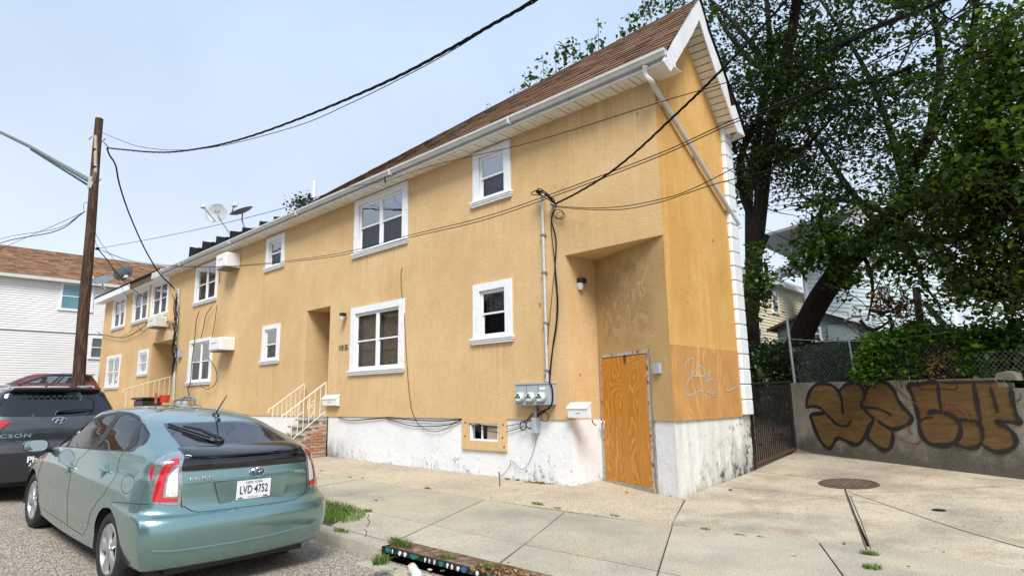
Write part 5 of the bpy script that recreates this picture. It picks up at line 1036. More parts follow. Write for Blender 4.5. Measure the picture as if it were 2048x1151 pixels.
def suv(name, paintm, label, loc, rz, zc, group=None):
    S = Surf(TR); m = Matrix.Translation((loc[0], loc[1], zc)) @ Matrix.Rotation(rz, 4, 'Z'); K = thing(name, (0, 0, 0), label, 'car', mat=m, group=group)
    sw1 = [(8.35, 9.0), (11.2, 7.9), (11.35, 6.9), (8.35, 7.0)]; sw2 = [(8.35, 6.8), (11.35, 6.75), (11.3, 5.2), (8.35, 5.0)]; sw3 = [(8.5, 4.8), (11.2, 5.0), (10.9, 3.7), (9.3, 3.9)]
    dl = [(8.1, 9.5), (8.9, 9.5), (11.5, 8.1), (11.6, 6.5), (11.5, 4.9), (10.9, 3.35), (9.0, 3.6), (8.2, 4.8)]
    rgl = [(11.0, 2.2), (11.0, 0), (11.0, -2.2), (9.4, -2.75), (8.15, -2.2), (8.05, 0), (8.15, 2.2), (9.4, 2.75)]; rbd = [(11.6, 2.6), (11.6, 0), (11.6, -2.6), (11.1, -3.1), (9.3, -3.1), (8.2, -2.6), (7.95, 0), (8.2, 2.6), (9.3, 3.1), (11.1, 3.1)]
    tl = [(7.45, 1.75), (7.55, 2.4), (7.6, 3.2), (7.3, 3.9), (6.55, 3.5), (6.2, 2.9), (6.35, 2.2), (6.95, 1.85)]; lr = [(4.25, 2.3), (4.3, 3.1), (3.75, 3.0), (3.8, 2.3)]; blk = [(4.5, 0), (4.5, 2.2), (4.7, 3.5), (4.0, 4.9), (0.0, 4.9), (0, 0)]
    reg = []
    for P in (sw1, sw2, sw3): reg += [('side_window', M_CGL, -.004, P), ('side_window', M_CGL, -.004, mir(P))]
    reg += [('window_trim', M_TRB, 0, dense(dl)), ('window_trim', M_TRB, 0, dense(mir(dl))), ('rear_glass', M_CGLD, -.002, dense(rgl)), ('rear_glass_border', M_TRB, 0, dense(rbd)), ('tail_lamp', M_LRED, .006, dense(tl)), ('tail_lamp', M_LRED, .006, dense(mir(tl))), ('reflector', M_LRED, .006, lr), ('reflector', M_LRED, .006, mir(lr)),
            ('windscreen', M_CGL, 0, [(8.6, 10.6), (12.3, 10.3), (12.9, 11.4), (12.9, 13), (8.6, 13)]), ('windscreen', M_CGL, 0, [(8.6, -10.6), (12.3, -10.3), (12.9, -11.4), (12.9, -13), (8.6, -13)])]
    for x in (.90, 3.57): ap = arch_poly(S, x, .34, .385); reg += [('a', None, 0, ap), ('a', None, 0, mir(ap))]
    reg += [('bumper', M_MATB, 0, blk+[]), ('bumper', M_MATB, 0, mir(blk))]
    car_body(S, reg, K, ('body', paintm, 0), .045)
    for P in ([(8.1, 6.9), (5.5, 6.9), (2.6, 6.9)], [(8.1, 5.0), (6.5, 5.0), (4.6, 5.4), (2.6, 6.1), (2.5, 7.5), (2.5, 8.7), (5.0, 8.8), (8.1, 9.3)]):
        for q in (P, mir(P)): stube(S, q, .004, 'panel_gap', M_GAP, K, -.0015)
    stube(S, [(11.7, 2.6), (8.0, 2.75), (7.5, 1.8), (6.2, 2.0), (5.0, 1.9), (4.7, 0), (5.0, -1.9), (6.2, -2.0), (7.5, -1.8), (8.0, -2.75), (11.7, -2.6)], .004, 'panel_gap', M_GAP, K, -.002)
    stube(S, [(2.5, 3.0), (2.45, 1.4), (2.45, 0), (2.45, -1.4), (2.5, -3.0)], .018, 'bumper_trim', M_SILV, K, .004)
    for sg in (1, -1):
        mb = MB(); P = [tuple(S(12.15, v_*sg)[0]+np.array([0, 0, h])) for v_, h in ((3.6, .0), (4.0, .035), (5., .04), (6., .04), (7.2, .04), (7.7, 0))]; mb.tube(P, .014, 6); mb.build('roof_rail', M_SILV, K, smooth=True, world=False)
        for u_, v_ in ((7.2, 7.25), (7.3, 5.6)):
            c_ = S(u_, v_*sg)[0]; mb = MB(); mb.tube([tuple(c_+np.array([d, h*sg, 0])) for d, h in ((-.09, 0), (-.07, .03), (.06, .03), (.08, 0))], .013, 6); mb.build('door_handle', paintm, K, smooth=True, world=False)
        mb = MB(); mb.box((3.15, 1.0*sg, 1.12), (.14, .22, .15), ch=.04); mo = mb.build('door_mirror', paintm, K, world=False); mb = MB(); mb.bb(3.072, 3.078, 1.0*sg-.09, 1.0*sg+.09, 1.07, 1.17); mb.build('mirror_glass', M_MIRR, mo, world=False)
    vs_ = np.linspace(2.7, -2.7, 24); mb = MB(); V = []; A_ = S(np.full(24, 11.9), vs_); B_ = S(np.full(24, 11.35), vs_)
    for i in range(24): V += [tuple(A_[i]+(0, 0, .004)), (B_[i][0]-.13, B_[i][1]*.96, B_[i][2]+.045), (B_[i][0]-.12, B_[i][1]*.96, B_[i][2]+.02), tuple(B_[i]+(.0, 0, -.01))]
    mb.add(V, [(i*4+j, i*4+j+1, (i+1)*4+j+1, (i+1)*4+j) for i in range(23) for j in range(3)]); mb.build('spoiler', paintm, K, smooth=40, world=False)
    mb = MB(); mb.prism([(0, 0), (.16, 0), (.06, .075), (.02, .075)], (1.0, -.004, 1.625), (1, 0, 0), (0, 0, 1), (0, .012, 0)); mb.build('roof_fin', M_BPL, K, world=False)
    w0 = S(8.35, .1)[0]+np.array([-.02, 0, .03]); w1 = S(8.8, -1.5)[0]+np.array([-.03, 0, .0]); mb = MB(); mb.tube([tuple(w0), tuple((w0+w1)/2+np.array([-.02, 0, .01])), tuple(w1)], [.02, .014, .008], 6); mb.build('rear_wiper', M_BPL, K, world=False)
    for x in (.90, 3.57):
        for sg in (1, -1):
            mb = MB(); n = 20; V = [(x+.388*math.cos(PI*k/n*1.16-.25), yy, .34+.388*math.sin(PI*k/n*1.16-.25)) for yy in (.62*sg, .90*sg) for k in range(n+1)]; mb.add(V, [(k, k+1, n+2+k, n+1+k) for k in range(n)]+[tuple(range(n+1))]); mb.build('wheel_arch', M_MATB, K, world=False)
            wheel(K, x, .885*sg, .34, .345, .235, rot=x)
    mb = MB(); mb.bb(.30, 4.2, -.72, .72, .22, .30); mb.build('underbody', M_MATB, K, world=False); cabin(K, .2, 3.3, 1.4, .74, zs=.12)
    return K, S
K2, S2 = suv('sport_utility_car', M_SGREY, 'dark grey SUV with silver roof rails parked ahead of the teal hatchback', (-11.02, 2.16), PI+.03, .10)
W2 = WM[K2.name]; R2 = lambda x, y, z, sx_=1.: W2 @ Matrix.Translation((x, y, z)) @ Matrix(((0, 0, -1, 0), (-1, 0, 0, 0), (0, 1, 0, 0), (0, 0, 0, 1))) @ Matrix.Diagonal((sx_, 1, 1, 1))
bx_ = float(S2(7.3, 0)[0][0])-.012; cz2 = 1.115
mb = MB(); mb.tube([(bx_, .085*math.cos(t), cz2+.045*math.sin(t)) for t in np.linspace(0, 2*PI, 29)], .008, 6); lg = mb.build('badge', M_SUN, K2, smooth=True, world=False)
for P in ([(-.045, -.028), (-.028, .0), (-.018, .032)], [(.018, -.032), (.028, 0), (.045, .028)], [(-.03, -.006), (0, .0), (.03, .006)]):
    mb = MB(); mb.tube([(bx_-.002, -a, cz2+b) for a, b in P], .008, 6); mb.build('badge_stroke', M_SUN, lg, smooth=True, world=False)
lettering('TUCSON', 'badge_lettering', .07, R2(.045, .58, .90, 1.7), M_SUN, K2, .002, 1.15, .002, 'CENTER')
mb = MB(); mb.box((-.002, .02, .66), (.012, .36, .17), ch=.003); pf = mb.build('plate_panel', simple('dull_silver_plate', (.30, .31, .33), .5), K2, world=False)
mb = MB(); mb.box((-.012, .36, .50), (.03, .62, .40), ch=.01); bf = mb.build('dealer_frame', M_MATB, K2, world=False, label='black bumper guard lettered in white')
M_WINK = simple('white_ink', (.85, .85, .85), .5)
lettering('Plaza', 'lettering', .115, R2(-.030, .235, .555, 1.), M_WINK, bf, .001, 1., .003, 'CENTER'); lettering('AUTO MALL', 'lettering', .062, R2(-.030, .15, .505, 1.), M_WINK, bf, .001, 1., .002, 'CENTER')
K3, S3 = suv('sport_utility_car', M_MAR, 'dark red SUV seen side-on in front of the grey sided house', (-35.6, 8.35), -PI/2-.05, 1.30)
# ------------------------------------------------------------------ neighbouring houses
def lap(mb, poly, o, u, n, pitch, out=.018):
    o, u, n = Vector(o), Vector(u), Vector(n); zs = [p[1] for p in poly]; z = min(zs); N = len(poly)
    def rng(h):
        X = []
        for i in range(N):
            a, b = poly[i], poly[(i+1) % N]
            if (a[1]-h)*(b[1]-h) <= 0 and a[1] != b[1]: X.append(a[0]+(b[0]-a[0])*(h-a[1])/(b[1]-a[1]))
        return (min(X), max(X)) if len(X) > 1 else None
    while z < max(zs)-1e-3:
        z2 = min(z+pitch, max(zs)); a, b = rng(z+1e-4), rng(z2-1e-4)
        if a and b:
            P = lambda s, h, d: o+u*s+n*d+Vector((0, 0, h))
            mb.add([P(a[0], z, out), P(a[1], z, out), P(b[1], z2, 0), P(b[0], z2, 0), P(a[0], z, 0), P(a[1], z, 0)], [(0, 1, 2, 3), (4, 5, 1, 0)])
        z = z2
def obox(mb, o, u, n, s0, s1, z0, z1, d0, d1):
    o, u, n = Vector(o), Vector(u), Vector(n); c = o+u*((s0+s1)/2)+n*((d0+d1)/2)+Vector((0, 0, (z0+z1)/2)); mb.box(c, (abs(s1-s0), abs(d1-d0), abs(z1-z0)), m=Matrix(((u.x, n.x, 0), (u.y, n.y, 0), (0, 0, 1))))
def far_window(H, o, u, n, s0, s1, z0, z1, t=.09, panes=2, cur=None, gl=None):
    mb = MB(); obox(mb, o, u, n, s0, s0+t, z0, z1, 0, .06); obox(mb, o, u, n, s1-t, s1, z0, z1, 0, .06); obox(mb, o, u, n, s0+t, s1-t, z1-t, z1, 0, .06); obox(mb, o, u, n, s0-.03, s1+.03, z0-.04, z0+t*.6, 0, .08)
    W = mb.build('window', M_TRIM, H); mb = MB(); zm = (z0+z1)/2; obox(mb, o, u, n, s0+t, s1-t, zm-.025, zm+.025, .0, .045); mb.build('meeting_rail', M_TRIM2, W)
    for a, b, d in ((z0+t*.6, zm-.025, .022), (zm+.025, z1-t, .030)):
        mb = MB(); obox(mb, o, u, n, s0+t, s1-t, a, b, d, d+.004); mb.build('pane', gl or M_WGL, W)
    return W
M_WGL = simple('sky_lit_glass', (.10, .12, .13), .06, 0, .2, 3, coat=1.); M_WGLT = simple('teal_lined_glass', (.12, .28, .32), .08, 0, .1, 3, coat=1.)
def shingled(parent, P00, P10, P01, P11, nc, tab, mat, seed=1, name='shingles', lift=.02):
    P00, P10, P01, P11 = map(Vector, (P00, P10, P01, P11)); r = random.Random(seed); L = (P10-P00).length; nv = (P10-P00).cross(P01-P00).normalized(); nv = nv if nv.z > 0 else -nv; V = []; Fs = []; T = []
    for c in range(nc):
        s0, s1 = c/nc, min(1, (c+1.2)/nc); x = -r.random()*tab
        while x < L:
            xe = x+tab*r.uniform(.7, 1.3); a, b = max(0, x)/L, min(L, xe)/L
            if b > a:
                def q(t, s): return P00.lerp(P10, t).lerp(P01.lerp(P11, t), s)
                h = lift*r.uniform(.6, 1.3); b0 = len(V); V += [q(a, s0)+nv*h, q(b, s0)+nv*h, q(b, s1)+nv*.003, q(a, s1)+nv*.003, q(a, s0), q(b, s0)]; Fs += [(b0, b0+1, b0+2, b0+3), (b0+4, b0+5, b0+1, b0)]; T += [r.random()]*6
            x = xe
    mb = MB(); mb.add(V, Fs); o = mb.build(name, mat, parent, kind='stuff'); at = o.data.attributes.new('tone', 'FLOAT', 'POINT'); at.data.foreach_set('value', T); return o
# --- grey sided house across the end of the block
XH = -40.; H1 = thing('sided_house', (XH-4, 6, 1.2), 'pale grey sided house with tan shingle roof beyond the parked cars', 'house')
yA, yB, zE, zM = -16., 13.5, 7.98, 5.27
o, u, n = (XH, 0, 0), (0, 1, 0), (1, 0, 0)
mb = MB(); lap(mb, [(yA, 1.0), (yB, 1.0), (yB, zM), (yA, zM)], (XH+.05, 0, 0), u, n, .125, .022); mb.build('lower_siding', M_SDG, H1, kind='stuff')
mb = MB(); lap(mb, [(yA, zM+.05), (yB, zM+.05), (yB, zE), (yA, zE)], o, u, n, .125, .022); mb.build('upper_siding', M_SDG, H1, kind='stuff')
mb = MB(); obox(mb, o, u, n, yA, yB, zM, zM+.05, -.02, .10); mb.build('band_course', simple('grey_band', (.30, .30, .31), .6), H1)
mb = MB(); mb.bb(XH-9, XH-.001, yA, yB, .9, zE); mb.build('house_core', M_SDG, H1)
mb = MB(); obox(mb, o, u, n, yA, yB, zE-.02, zE+.14, .02, .38); mb.build('gutter', M_GUT, H1)
shingled(H1, (XH+.36, yA, zE+.12), (XH+.36, yB, zE+.12), (XH-3.4, yA, 10.30), (XH-3.4, yB, 10.30), 30, .34, M_SH2, 5, lift=.03)
mb = MB(); mb.quad((XH+.34, yA, zE+.09), (XH+.34, yB, zE+.09), (XH-3.4, yB, 10.27), (XH-3.4, yA, 10.27)); mb.quad((XH-3.4, yA, 10.27), (XH-3.4, yB, 10.27), (XH-9, yB, zE), (XH-9, yA, zE)); mb.build('roof', M_SH2, H1)
w1 = [onX(a, b, XH) for a, b in ((122, 563), (116, 618), (166, 569))]; far_window(H1, o, u, n, w1[0].y, w1[2].y+.55, w1[1].z, w1[0].z, .13, gl=M_WGLT)
w1 = [onX(a, b, XH) for a, b in ((180, 672), (181, 716), (203, 674))]; far_window(H1, (XH+.06, 0, 0), u, n, w1[0].y, w1[2].y+.3, w1[1].z, w1[0].z, .11)
far_window(H1, o, u, n, -2.5, -1.2, 6.2, 7.6, .13); far_window(H1, (XH+.06, 0, 0), u, n, -3, -1.2, 2.8, 4.4, .13)
# --- cream sided house behind the trees
XC2 = -9.6; H2 = thing('sided_house', (XC2-3, 28, 1.2), 'cream sided house glimpsed between the tree trunks', 'house')
e0, e1 = onX(1505, 553, XC2), onX(1612, 599, XC2); y0, y1, ze = e0.y-1.5, e1.y+.4, (e0.z+e1.z)/2
o, u, n = (XC2, 0, 0), (0, 1, 0), (1, 0, 0)
mb = MB(); lap(mb, [(y0, 1.), (y1, 1.), (y1, ze), (y0, ze)], o, u, n, .13, .022); mb.build('siding', M_SDC, H2, kind='stuff')
mb = MB(); mb.bb(XC2-7, XC2-.001, y0, y1, .9, ze); mb.build('house_core', M_SDC, H2)
mb = MB(); obox(mb, o, u, n, y0, y1, ze, ze+.16, -.1, .3); mb.build('gutter', M_GUT, H2)
mb = MB(); mb.prism([(y0, 0), (y1, 0), (y1-.1, .35), (y0, .35)], (XC2-6, 0, ze+.17), (0, 1, 0), (0, 0, 1), (5.8, 0, 0)); mb.build('flat_roof', simple('grey_roofing', (.3, .3, .3), .9), H2)
w1 = [onX(a, b, XC2) for a, b in ((1540, 577), (1544, 624), (1553, 582))]; far_window(H2, o, u, n, w1[0].y, w1[2].y, w1[1].z, w1[0].z, .07)
w1 = [onX(a, b, XC2) for a, b in ((1510, 654), (1512, 690), (1521, 656))]; far_window(H2, o, u, n, w1[0].y, w1[2].y, w1[1].z, w1[0].z, .06)
# --- pale blue sided house
ub = ray(3400, 765); ub = Vector((ub.x, ub.y, 0)).normalized(); nb = Vector((ub.y, -ub.x, 0)); nb = nb if nb.y < 0 else -nb
ab = onY(1760, 600, 24.); H3 = thing('sided_house', (ab.x, ab.y+3, 1.2), 'pale blue sided house with grey gable roof behind the leafy branches', 'house')
def B3(x, y): q = onP(x, y, ab, nb); return ((q-ab).dot(ub), q.z)
L_, R_ = B3(1612, 600)[0], B3(1906, 600)[0]; eL = B3(1612, 535)[1]; pk = B3(1765, 405); eR = B3(1906, 545)[1]
o = Vector((ab.x, ab.y, 0)); poly = [(L_, 1.0), (R_, 1.0), (R_, eR), (pk[0], pk[1]), (L_, eL)]
mb = MB(); lap(mb, poly, o, ub, nb, .14, .022); mb.build('siding', M_SDB, H3, kind='stuff')
ps = -nb; mb = MB(); lap(mb, [(0, 1.0), (7, 1.0), (7, eR), (0, eR)], o+ub*R_, ps, ub, .14, .022); mb.build('side_siding', simple('white_siding', (.72, .75, .74), .5), H3, kind='stuff')
mb = MB(); obox(mb, o, ub, nb, R_-.12, R_+.04, 1, eR, -.02, .04); mb.build('corner_board', M_TRIM2, H3)
mb = MB(); obox(mb, o, ub, nb, L_-.04, L_+.10, 1, eL, -.02, .04); mb.build('corner_board', M_TRIM2, H3)
def W3(s, z, d=0): return o+ub*s+nb*d+Vector((0, 0, z))
for (sa, za, sb, zb) in ((L_-.45, eL-.30, pk[0], pk[1]), (pk[0], pk[1], R_+.4, eR-.25)):
    mb = MB(); slab3([W3(sa, za, .35), W3(sb, zb, .35), W3(sb, zb, -(.7 if sa == L_-.45 else 3.5)), W3(sa, za, -(.5 if sa == L_-.45 else 6))], (0, 0, .12), mb); mb.build('roof', simple('grey_shingle_roof', (.25, .25, .25), .9), H3)
    mb = MB(); slab3([W3(sa, za-.02, .36), W3(sb, zb-.02, .36), W3(sb, zb+.14, .36), W3(sa, za+.14, .36)], nb*.04, mb); mb.build('rake_board', M_TRIM2, H3)
for a, b, c, d in ((1722, 525, 1750, 560), (1694, 624, 1716, 650)):
    p, q = B3(a, b), B3(c, d); far_window(H3, o, ub, nb, min(p[0], q[0]), max(p[0], q[0])+.2, q[1], p[1], .08)
p = onP(1915, 636, o+ub*R_, ub); q = onP(1925, 655, o+ub*R_, ub); sp_ = (p-(o+ub*R_)).dot(ps); far_window(H3, o+ub*R_, ps, ub, sp_, sp_+.8, q.z, p.z, .07)
mb = MB(); mb.add([W3(L_, 1), W3(R_, 1), W3(R_, 1, -6), W3(L_, 1, -.05), W3(L_, eL), W3(R_, eR), W3(R_, eR, -6), W3(L_, eL, -.05)], [(2, 3, 7, 6), (3, 0, 4, 7)]); mb.build('house_core', M_SDB, H3)
# --- dull blue shed with white roof edge
YS = 19.; H4 = thing('garden_shed', (-5.4, YS+1, 1.2), 'weathered blue shed with a low gable roof and small window', 'shed')
pl_, pp, pr_ = onY(1538, 664, YS), onY(1630, 620, YS), onY(1758, 655, YS)
mb = MB(); lap(mb, [(pl_.x+.25, 1.2), (pr_.x-.1, 1.2), (pr_.x-.1, pr_.z), (pp.x, pp.z), (pl_.x+.25, pl_.z+.12)], (0, YS, 0), (1, 0, 0), (0, -1, 0), .22, .012); mb.build('boards', M_SHD, H4, kind='stuff')
mb = MB(); mb.bb(pl_.x+.25, pr_.x-.1, YS+.01, YS+3, 1.1, pr_.z-.05); mb.build('shed_core', M_SHD, H4)
for a, b, mt, nm in ((pl_, pp, simple('brown_barge_board', (.12, .08, .06), .8), 'barge_board'), (pp, pr_, M_TRIM2, 'barge_board')):
    mb = MB(); slab3([a+Vector((0, -.18, 0)), b+Vector((0, -.18, 0)), b+Vector((0, -.18, .08)), a+Vector((0, -.18, .08))], (0, .04, 0), mb); mb.build(nm, mt, H4)
    mb = MB(); slab3([a+Vector((0, -.14, .02)), b+Vector((0, -.14, .02)), b+Vector((0, 3, .02)), a+Vector((0, 3, .02))], (0, 0, .05), mb); mb.build('roof', simple('shed_roofing', (.08, .07, .06), .9), H4)
p, q = onY(1607, 656, YS), onY(1645, 680, YS); far_window(H4, (0, YS-.012, 0), (1, 0, 0), (0, -1, 0), p.x, q.x, q.z, p.z, .05)
mb = MB(); a, b = onY(1655, 650, YS), onY(1722, 695, YS); mb.bb(a.x, b.x, YS-.04, YS-.015, 1.3, a.z); mb.build('door_panel', simple('faded_blue_board', (.24, .30, .31), .7), H4)
# ------------------------------------------------------------------ raised yard soil behind the wall
WL, WR = Vector((-4.60, 13.27, 0)), Vector((-.93, 11.55, 0)); wu = (WR-WL).normalized(); wn = Vector((wu.y, -wu.x, 0)); wn = wn if wn.y < 0 else -wn; LWL = (WR-WL).length
mb = MB(); Bk = [WL-wn*.2, WL+wu*9-wn*.2, Vector((9, 40, 0)), Vector((-30, 40, 0)), Vector((-30, 11.2, 0)), Vector((-4.8, 11.2, 0)), Vector((-4.75, 13.3, 0))]
for i in range(7): Bk[i].z = 1.28 if i < 2 else 1.5
Bk[4].z = .5; Bk[5].z = -.3; Bk[6].z = -.3
cen = Vector((-3, 17, 1.5)); mb.add(Bk+[cen], [(i, (i+1) % 7, 7) for i in range(7)]); tag(mb.build('yard_soil', M_DIRT), 'leaf littered soil of the raised yard', kind='structure')
# ------------------------------------------------------------------ graffitied retaining wall
GW = thing('graffiti_wall', (WL.x, WL.y, .2), 'grey concrete retaining wall with big brown and black bubble letter graffiti', 'wall')
top = [(0, 1.665), (LWL-.17+.0, 1.625), (LWL-.17, 1.56), (LWL-.05, 1.55), (LWL-.05, 1.47), (9, 1.40)]
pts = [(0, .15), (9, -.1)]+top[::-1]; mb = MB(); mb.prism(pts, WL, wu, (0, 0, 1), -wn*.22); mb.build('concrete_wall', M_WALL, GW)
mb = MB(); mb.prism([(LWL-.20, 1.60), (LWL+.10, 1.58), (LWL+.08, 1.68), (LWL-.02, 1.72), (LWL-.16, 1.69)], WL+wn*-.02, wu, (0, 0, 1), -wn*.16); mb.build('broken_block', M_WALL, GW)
def gpt(x, y): q = onP(1540+x/4.031, 740+y/4.031, WL, wn); return ((q-WL).dot(wu), q.z)
def gfill(P, mat, d, name='painted_letter', m=5):
    Q = [gpt(*p) for p in P]; n = len(Q); S_ = []
    for i in range(n):
        for k in range(m): S_.append(crv([Vector((*Q[(i+j) % n], 0)) for j in (-1, 0, 1, 2)], 1+k/m).to_2d())
    mb = MB(); mb.add([WL+wu*q.x+Vector((0, 0, q.y))+wn*d for q in S_], [tuple(range(len(S_)))]); return mb.build(name, mat, GW)
M_GBR = NT('bronze_spray_paint'); _v = M_GBR.pos((1, 1, 5)); M_GBR = M_GBR.fin(M_GBR.mix(M_GBR.ramp(M_GBR.noise(_v, 4, 6, .65), (.35, 0), (.7, 1)), (.10, .058, .018), (.18, .108, .04)), .6, 0, None, .3)
M_GBK = simple('black_spray_paint', (.012, .011, .012), .55, 0, .3, 6); M_GRD = simple('dull_red_marker', (.22, .06, .035), .6)
L1 = [(300, 300), (300, 240), (325, 165), (370, 115), (430, 105), (500, 120), (550, 165), (600, 125), (660, 105), (720, 118), (755, 160), (760, 220), (735, 280), (800, 350), (835, 395), (800, 450), (775, 520), (730, 580), (680, 595), (620, 570), (560, 545), (530, 560), (510, 600), (480, 625), (430, 595), (380, 510), (350, 430), (332, 360), (400, 345), (450, 342), (430, 320), (380, 292)]
L2 = [(755, 270), (770, 200), (790, 140), (830, 100), (890, 92), (950, 110), (1000, 160), (1030, 230), (1070, 290), (1120, 340), (1145, 385), (1120, 425), (1060, 455), (990, 470), (990, 560), (970, 620), (930, 640), (880, 620), (830, 580), (785, 530), (800, 470), (838, 400), (800, 350), (735, 290)]
L3_ = [(1120, 120), (1160, 110), (1250, 100), (1350, 95), (1500, 96), (1640, 92), (1750, 90), (1830, 90), (1850, 135), (1950, 140), (1965, 260), (1990, 360), (2020, 420), (1930, 415), (1830, 412), (1900, 450), (1960, 500), (1990, 570), (1960, 620), (1880, 650), (1800, 645), (1700, 600), (1640, 622), (1560, 615), (1500, 590), (1450, 595), (1370, 600), (1290, 590), (1230, 530), (1205, 460), (1200, 390), (1180, 300), (1150, 200)]
for L in (L1, L2, L3_): gfill(L, M_GBR, .004, m=4)
_gi = [0]
def gstroke(P, w=.062, mat=None, closed=False, wv=.2):
    Q = [gpt(*p) for p in P]; Q = Q+[Q[0]] if closed else Q; _gi[0] += 1
    sp = spline2(Q, 7); mb = MB(); V = []; r = random.Random(len(P)); N = len(sp)
    for i, p in enumerate(sp):
        t = sp[min(i+1, N-1)]-sp[max(i-1, 0)]; t = t.normalized() if t.length > 1e-9 else Vector((1, 0)); nn = Vector((-t.y, t.x))*w/2*(1+wv*math.sin(i*.37+len(P)))*(1 if closed or 1 < i < N-2 else .55)
        for q in (p+nn, p-nn): V.append(WL+wu*q.x+Vector((0, 0, q.y))+wn*(.0065+.0007*_gi[0]))
    mb.add(V, [(2*i, 2*i+1, 2*i+3, 2*i+2) for i in range(N-1)]); return mb.build('painted_stroke', mat or M_GBK, GW)
for P, w in (([(295, 300), (335, 290), (385, 293), (432, 322), (480, 375), (540, 430), (590, 450), (632, 440), (660, 400)], .045), ([(295, 300), (300, 240), (325, 165), (370, 115), (430, 103), (500, 120), (548, 162), (575, 220), (585, 290), (590, 350)], .06), ([(555, 172), (600, 125), (660, 103), (720, 115), (757, 160), (762, 220), (738, 275), (770, 320), (810, 365), (845, 395)], .06),
             ([(840, 398), (800, 450), (775, 520), (730, 580), (680, 597), (620, 570), (560, 545), (530, 560), (510, 600), (480, 625), (430, 595), (380, 510), (350, 430), (330, 362), (400, 345), (455, 342)], .065), ([(762, 215), (790, 140), (830, 102), (890, 90), (950, 110), (1000, 160), (1030, 230), (1070, 290), (1120, 340), (1147, 385), (1120, 428), (1060, 458), (990, 472), (930, 445), (870, 405)], .065),
             ([(728, 292), (800, 300), (880, 308), (940, 335), (987, 365)], .035), ([(840, 400), (805, 470), (785, 530), (830, 580), (880, 622), (930, 642), (972, 620), (992, 560), (992, 480)], .065), ([(1355, 92), (1360, 150), (1368, 230), (1388, 335)], .05), ([(1355, 92), (1290, 92), (1210, 108), (1120, 122), (1150, 200), (1180, 300), (1202, 390), (1208, 460), (1230, 530), (1290, 590), (1370, 602), (1450, 598), (1510, 560), (1540, 500), (1530, 430), (1480, 372), (1400, 338), (1330, 330), (1270, 342)], .068),
             ([(1205, 410), (1260, 382), (1320, 378)], .03), ([(1355, 97), (1500, 97), (1640, 92), (1740, 90), (1830, 90)], .035), ([(1640, 92), (1660, 200), (1682, 320), (1708, 430)], .06), ([(1490, 395), (1600, 402), (1680, 420), (1718, 500), (1702, 590), (1640, 625), (1560, 617), (1480, 588)], .055), ([(1945, 140), (1965, 260), (1992, 360), (2022, 422), (1930, 415), (1830, 412), (1900, 450), (1960, 500), (1992, 570), (1962, 622), (1880, 655), (1800, 648), (1720, 605)], .06), ([(1780, 130), (1810, 230), (1842, 340)], .05),
             ([(1195, 62), (1198, 110), (1215, 148), (1300, 152), (1420, 150), (1508, 148), (1500, 100), (1490, 70)], .014), ([(1675, 155), (1680, 220), (1710, 245)], .012), ([(1960, 230), (2000, 246), (2025, 225), (2028, 170)], .012)): gstroke(P, w)
for P in ([(1000, 495), (1040, 545), (1110, 580), (1180, 590), (1222, 565)], [(1025, 145), (1090, 205), (1135, 240), (1240, 300), (1290, 315)], [(1100, 440), (1125, 480), (1150, 520)], [(1395, 235), (1430, 245), (1440, 280), (1400, 340)], [(1440, 290), (1520, 300), (1590, 345), (1610, 400)], [(1170, 600), (1230, 560)]): gstroke(P, .022, M_GRD)
# ------------------------------------------------------------------ iron gate
ga, gb = Vector((-4.545, 10.97, 0)), Vector((-4.60, 13.18, 0)); GT = thing('iron_gate', (ga.x, ga.y, .16), 'black iron bar gate between the yellow house and the graffiti wall', 'gate')
gu = (gb-ga).normalized(); gl_ = (gb-ga).length; zb = lambda s: .20+.125*s/gl_; zt = lambda s: 1.60+.06*s/gl_
for k in range(22):
    s = .04+(gl_-.08)*k/21; p = ga+gu*s; mb = MB(); mb.box((p.x, p.y, (zb(s)+zt(s))/2), (.016, .016, zt(s)-zb(s)+.05)); mb.build('bar', M_BIRON, GT)
for f0, w in ((zb, .05), (zt, .035)):
    mb = MB(); a, b = ga+Vector((0, 0, f0(0)+.01)), gb+Vector((0, 0, f0(gl_)+.01)); slab3([a+Vector((.022, 0, 0)), b+Vector((.022, 0, 0)), b+Vector((.022, 0, w)), a+Vector((.022, 0, w))], (-.03, 0, 0), mb); mb.build('rail', M_RUST if f0 is zb else M_BIRON, GT)
for p in (ga, gb): mb = MB(); mb.bb(p.x-.03, p.x+.03, p.y-.03, p.y+.03, .12, 1.72); mb.build('post', M_BIRON, GT)
mb = MB(); mb.tube([(-4.49+.01*math.sin(k*1.9), 10.97+.012*math.cos(k*1.9), 1.16-.045*k) for k in range(12)], .014, 6); mb.build('chain', M_BIRON, GT)
# ------------------------------------------------------------------ chain link fence on the wall, posts and pipes
CF = thing('chain_link_fence', (-4.7, 13.4, 1.66), 'sagging rusty chain link fence on top of the graffiti wall', 'fence')
def wirefield(o, u, w, z0, zt_, pitch, r, name, parent, warp=0.02):
    mb = MB(); o, u = Vector(o), Vector(u)
    for dr in (1, -1):
        k = -int((zt_(0)-z0)/pitch)-2
        while k*pitch < w+3:
            s0 = k*pitch; P = []; H = 2.6
            for i in range(15):
                h = z0+H*i/14; s = s0+dr*(h-z0)*.95 + (0 if dr > 0 else 1.2)
                if 0 <= s <= w and h <= zt_(s): P.append(o+u*s+Vector((0, 0, h))+Vector((0, 1, 0))*warp*math.sin(s*2.1+h*3))
            if len(P) > 1: mb.tube(P, r, 3, cap=False)
            k += 1
    return mb.build(name, M_GALV, parent, kind='stuff')
wirefield(WL-wn*.1, wu, LWL+.6, 1.66, lambda s: 2.58-.22*math.sin(min(1, s/4)*2.6)+(-.35 if s > 3.2 else 0), .075, .0019, 'wire_mesh', CF)
